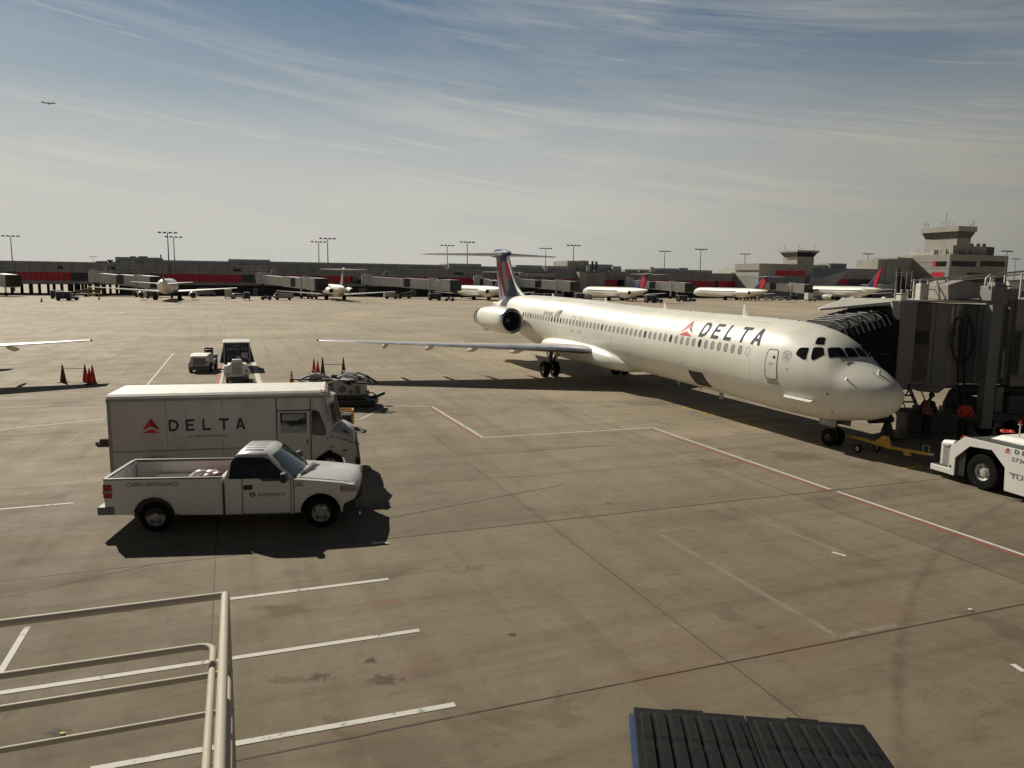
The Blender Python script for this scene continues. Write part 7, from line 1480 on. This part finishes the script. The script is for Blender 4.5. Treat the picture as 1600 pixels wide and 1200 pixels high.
for k in range(1, 6): a = PI/2*k/5; pts.append(ins+Vector((0, 0, zz_))-RA*(.10-.10*math.sin(a))+RBd*(.10-.10*math.cos(a)))
pts.append(ins+Vector((0, 0, zz_))+RBd*4.1); hr = rail('hand_rail', pts, .022)
b = MB(); p = ins+Vector((0, 0, zz_))+RBd*.13; b.cyl(p, p+RBd*.03, .0235, n=14); b.build('rail_joint', GREYP, hr)
rail('mid_rail', [Vector((0, 0, 3.07))-RA*4, Vector((0, 0, 3.07))-RA*.0], .021); rail('low_rail', [Vector((0, 0, 2.77))-RA*4, Vector((0, 0, 2.77))], .019)
rail('mid_rail', [Vector((0, 0, 3.07)), Vector((0, 0, 3.07))+RBd*4.2], .02); rail('low_rail', [Vector((0, 0, 2.77)), Vector((0, 0, 2.77))+RBd*4.2], .02)
rail('corner_post', [Vector((0, 0, .02)), Vector((0, 0, z0-.02))], .026); rail('post', [-RA*2.2+Vector((0, 0, .02)), -RA*2.2+Vector((0, 0, z0))], .024); rail('post', [RBd*2.6+Vector((0, 0, .02)), RBd*2.6+Vector((0, 0, z0))], .024)
for z in (3.07, 2.77):
    b = MB(); b.ball((0, 0, z), .034, 12, sc=(1, 1, .8)); b.build('weld', RLM, RG, smooth=60)
for z in (3.02, 2.92): b = MB(); b.cyl((0, 0, z), (0, 0, z+.03), .0275, n=14); b.build('post_band', GREYP, RG)
for p in (O, -RA*2.2, RBd*2.6): b = MB(); b.box(p.x-.07, p.x+.07, p.y-.07, p.y+.07, 0, .02); b.build('foot_plate', GREYP, RG)

DP0 = Vector((1.1486, 6.4179, 0)); DP = thing('dumpster', 'blue dumpster with black ribbed plastic lids below the window', 'dumpster', DP0, math.atan2(6.1805-6.4179, 3.1582-1.1486)); W_ = 2.02
LIDM = mat('lid_black', (.006, .0065, .0065), .65, var=.25, scale=4, bump=.15, grime=(.02, .019, .017, .35), gscale=2, spec=.2); BLU = mat('dumpster_blue', (.02, .05, .12), .5, var=.12, grime=(.10, .08, .06, .5))
b = MB(); b.loft([[Vector((.03, -.03, .15)), Vector((W_-.03, -.03, .15)), Vector((W_-.03, -1.7, .15)), Vector((.03, -1.7, .15))], [Vector((.02, -.03, 2.03)), Vector((W_-.02, -.03, 2.03)), Vector((W_-.02, -1.78, 2.17)), Vector((.02, -1.78, 2.17))]]); b.build('bin', BLU, DP, bevel=.02)
b = MB(); b.bar((-.015, -.02, 2.03), (-.015, -1.78, 2.17), .05, .07); b.bar((W_+.015, -.02, 2.03), (W_+.015, -1.78, 2.17), .05, .07); b.bar((0, .0, 2.03), (W_, .0, 2.03), .05, .07); b.build('rim', BLU, DP)
def lz(y): return 2.09 - y*.079
for x0, x1 in ((0, W_*.487), (W_*.493, W_)):
    b = MB(); b.loft([[Vector((x, y, lz(y)+dz)) for x, dz in ((x0, 0), (x1, 0), (x1, .022), (x0, .022))] for y in (.02, -1.85)]); LID = b.build('lid', LIDM, DP, bevel=.006)
    n = 7; pitch = (x1-x0-.08)/n
    for k in range(n):
        xa = x0+.04+pitch*k; b = MB(); hh = .035
        b.loft([[Vector((xa+.008, y, lz(y)+.02)), Vector((xa+.02, y, lz(y)+.02+h)), Vector((xa+pitch-.028, y, lz(y)+.02+h)), Vector((xa+pitch-.016, y, lz(y)+.02))] for y, h in ((-.06, .004), (-.12, hh*.6), (-.52, hh), (-.56, hh*.75), (-.62, hh*.75), (-.66, hh), (-1.75, hh))]); b.build('lid_rib', LIDM, LID, bevel=.008)
for x in (W_*.24, W_*.74): b = MB(); b.box(x-.14, x+.14, -.04, .05, 2.08, 2.11); b.build('lid_handle', LIDM, DP, bevel=.01)
for y in (-.5, -1.2): b = MB(); b.box(-.09, -.02, y-.3, y+.3, .9, 1.05); b.box(W_+.02, W_+.09, y-.3, y+.3, .9, 1.05); b.build('fork_pocket', BLU, DP)

# ------------------------------------------------------------------ litter
def litter(lb, px, py, n, sx, sy, m_, seed):
    rq = random.Random(seed); b = MB()
    for k in range(n):
        x, y = rq.uniform(-sx, sx), rq.uniform(-sy, sy); a = rq.uniform(0, 6); w_ = rq.uniform(.03, .07)*(1 if n > 4 else .5); b.add([(x+w_*math.cos(a+t)*1.6, y+w_*math.sin(a+t), .014+rq.uniform(0, .03)) for t in (0, 1.5, 3.1, 4.6)], [(0, 1, 2, 3)])
    o = b.build('litter', m_, fix=False); o.location = gnd(px, py); return tag(o, lb, 'litter', kind='thing')
litter('torn white plastic strip lying on the concrete below the pickup nose', 592, 850, 12, .17, .03, mat('litter_white', (.7, .7, .66), .6), 3)
litter('small bright yellow scrap behind the bottom left railing', 98, 1148, 2, .012, .01, mat('litter_yellow', (.75, .70, .03), .6), 5)
litter('tiny white scrap near the joint at the lower right', 1516, 954, 2, .015, .01, mat('litter_white', (1, 1, 1)), 6); litter('tiny white scrap in the middle of the foreground concrete', 1075, 916, 1, .02, .01, mat('litter_white', (1, 1, 1)), 7)

# ------------------------------------------------------------------ the terminal the photograph was taken from
TM = thing('terminal_building', 'dark glazed terminal building along the near edge of the apron', 'terminal'); TMM = mat('terminal_wall', (.10, .095, .09), .7, var=.1, scale=.3)
def tb(name, t0, t1, n0, n1, z0, z1, m_):
    b = MB(); P = [grid(t, n, z) for z in (z0, z1) for n in (n0, n1) for t in (t0, t1)]; b.add(P, [(0, 2, 3, 1), (4, 5, 7, 6), (0, 1, 5, 4), (2, 6, 7, 3), (0, 4, 6, 2), (1, 3, 7, 5)]); return b.build(name, m_, TM)
tb('wall', -70, 80, -30, -1.0, 0, 4.2, TMM); tb('window_band', -70, 80, -30, -1.1, 4.2, 8.2, GLS); tb('upper_wall', -70, 80, -30, -.9, 8.2, 13.5, TMM)
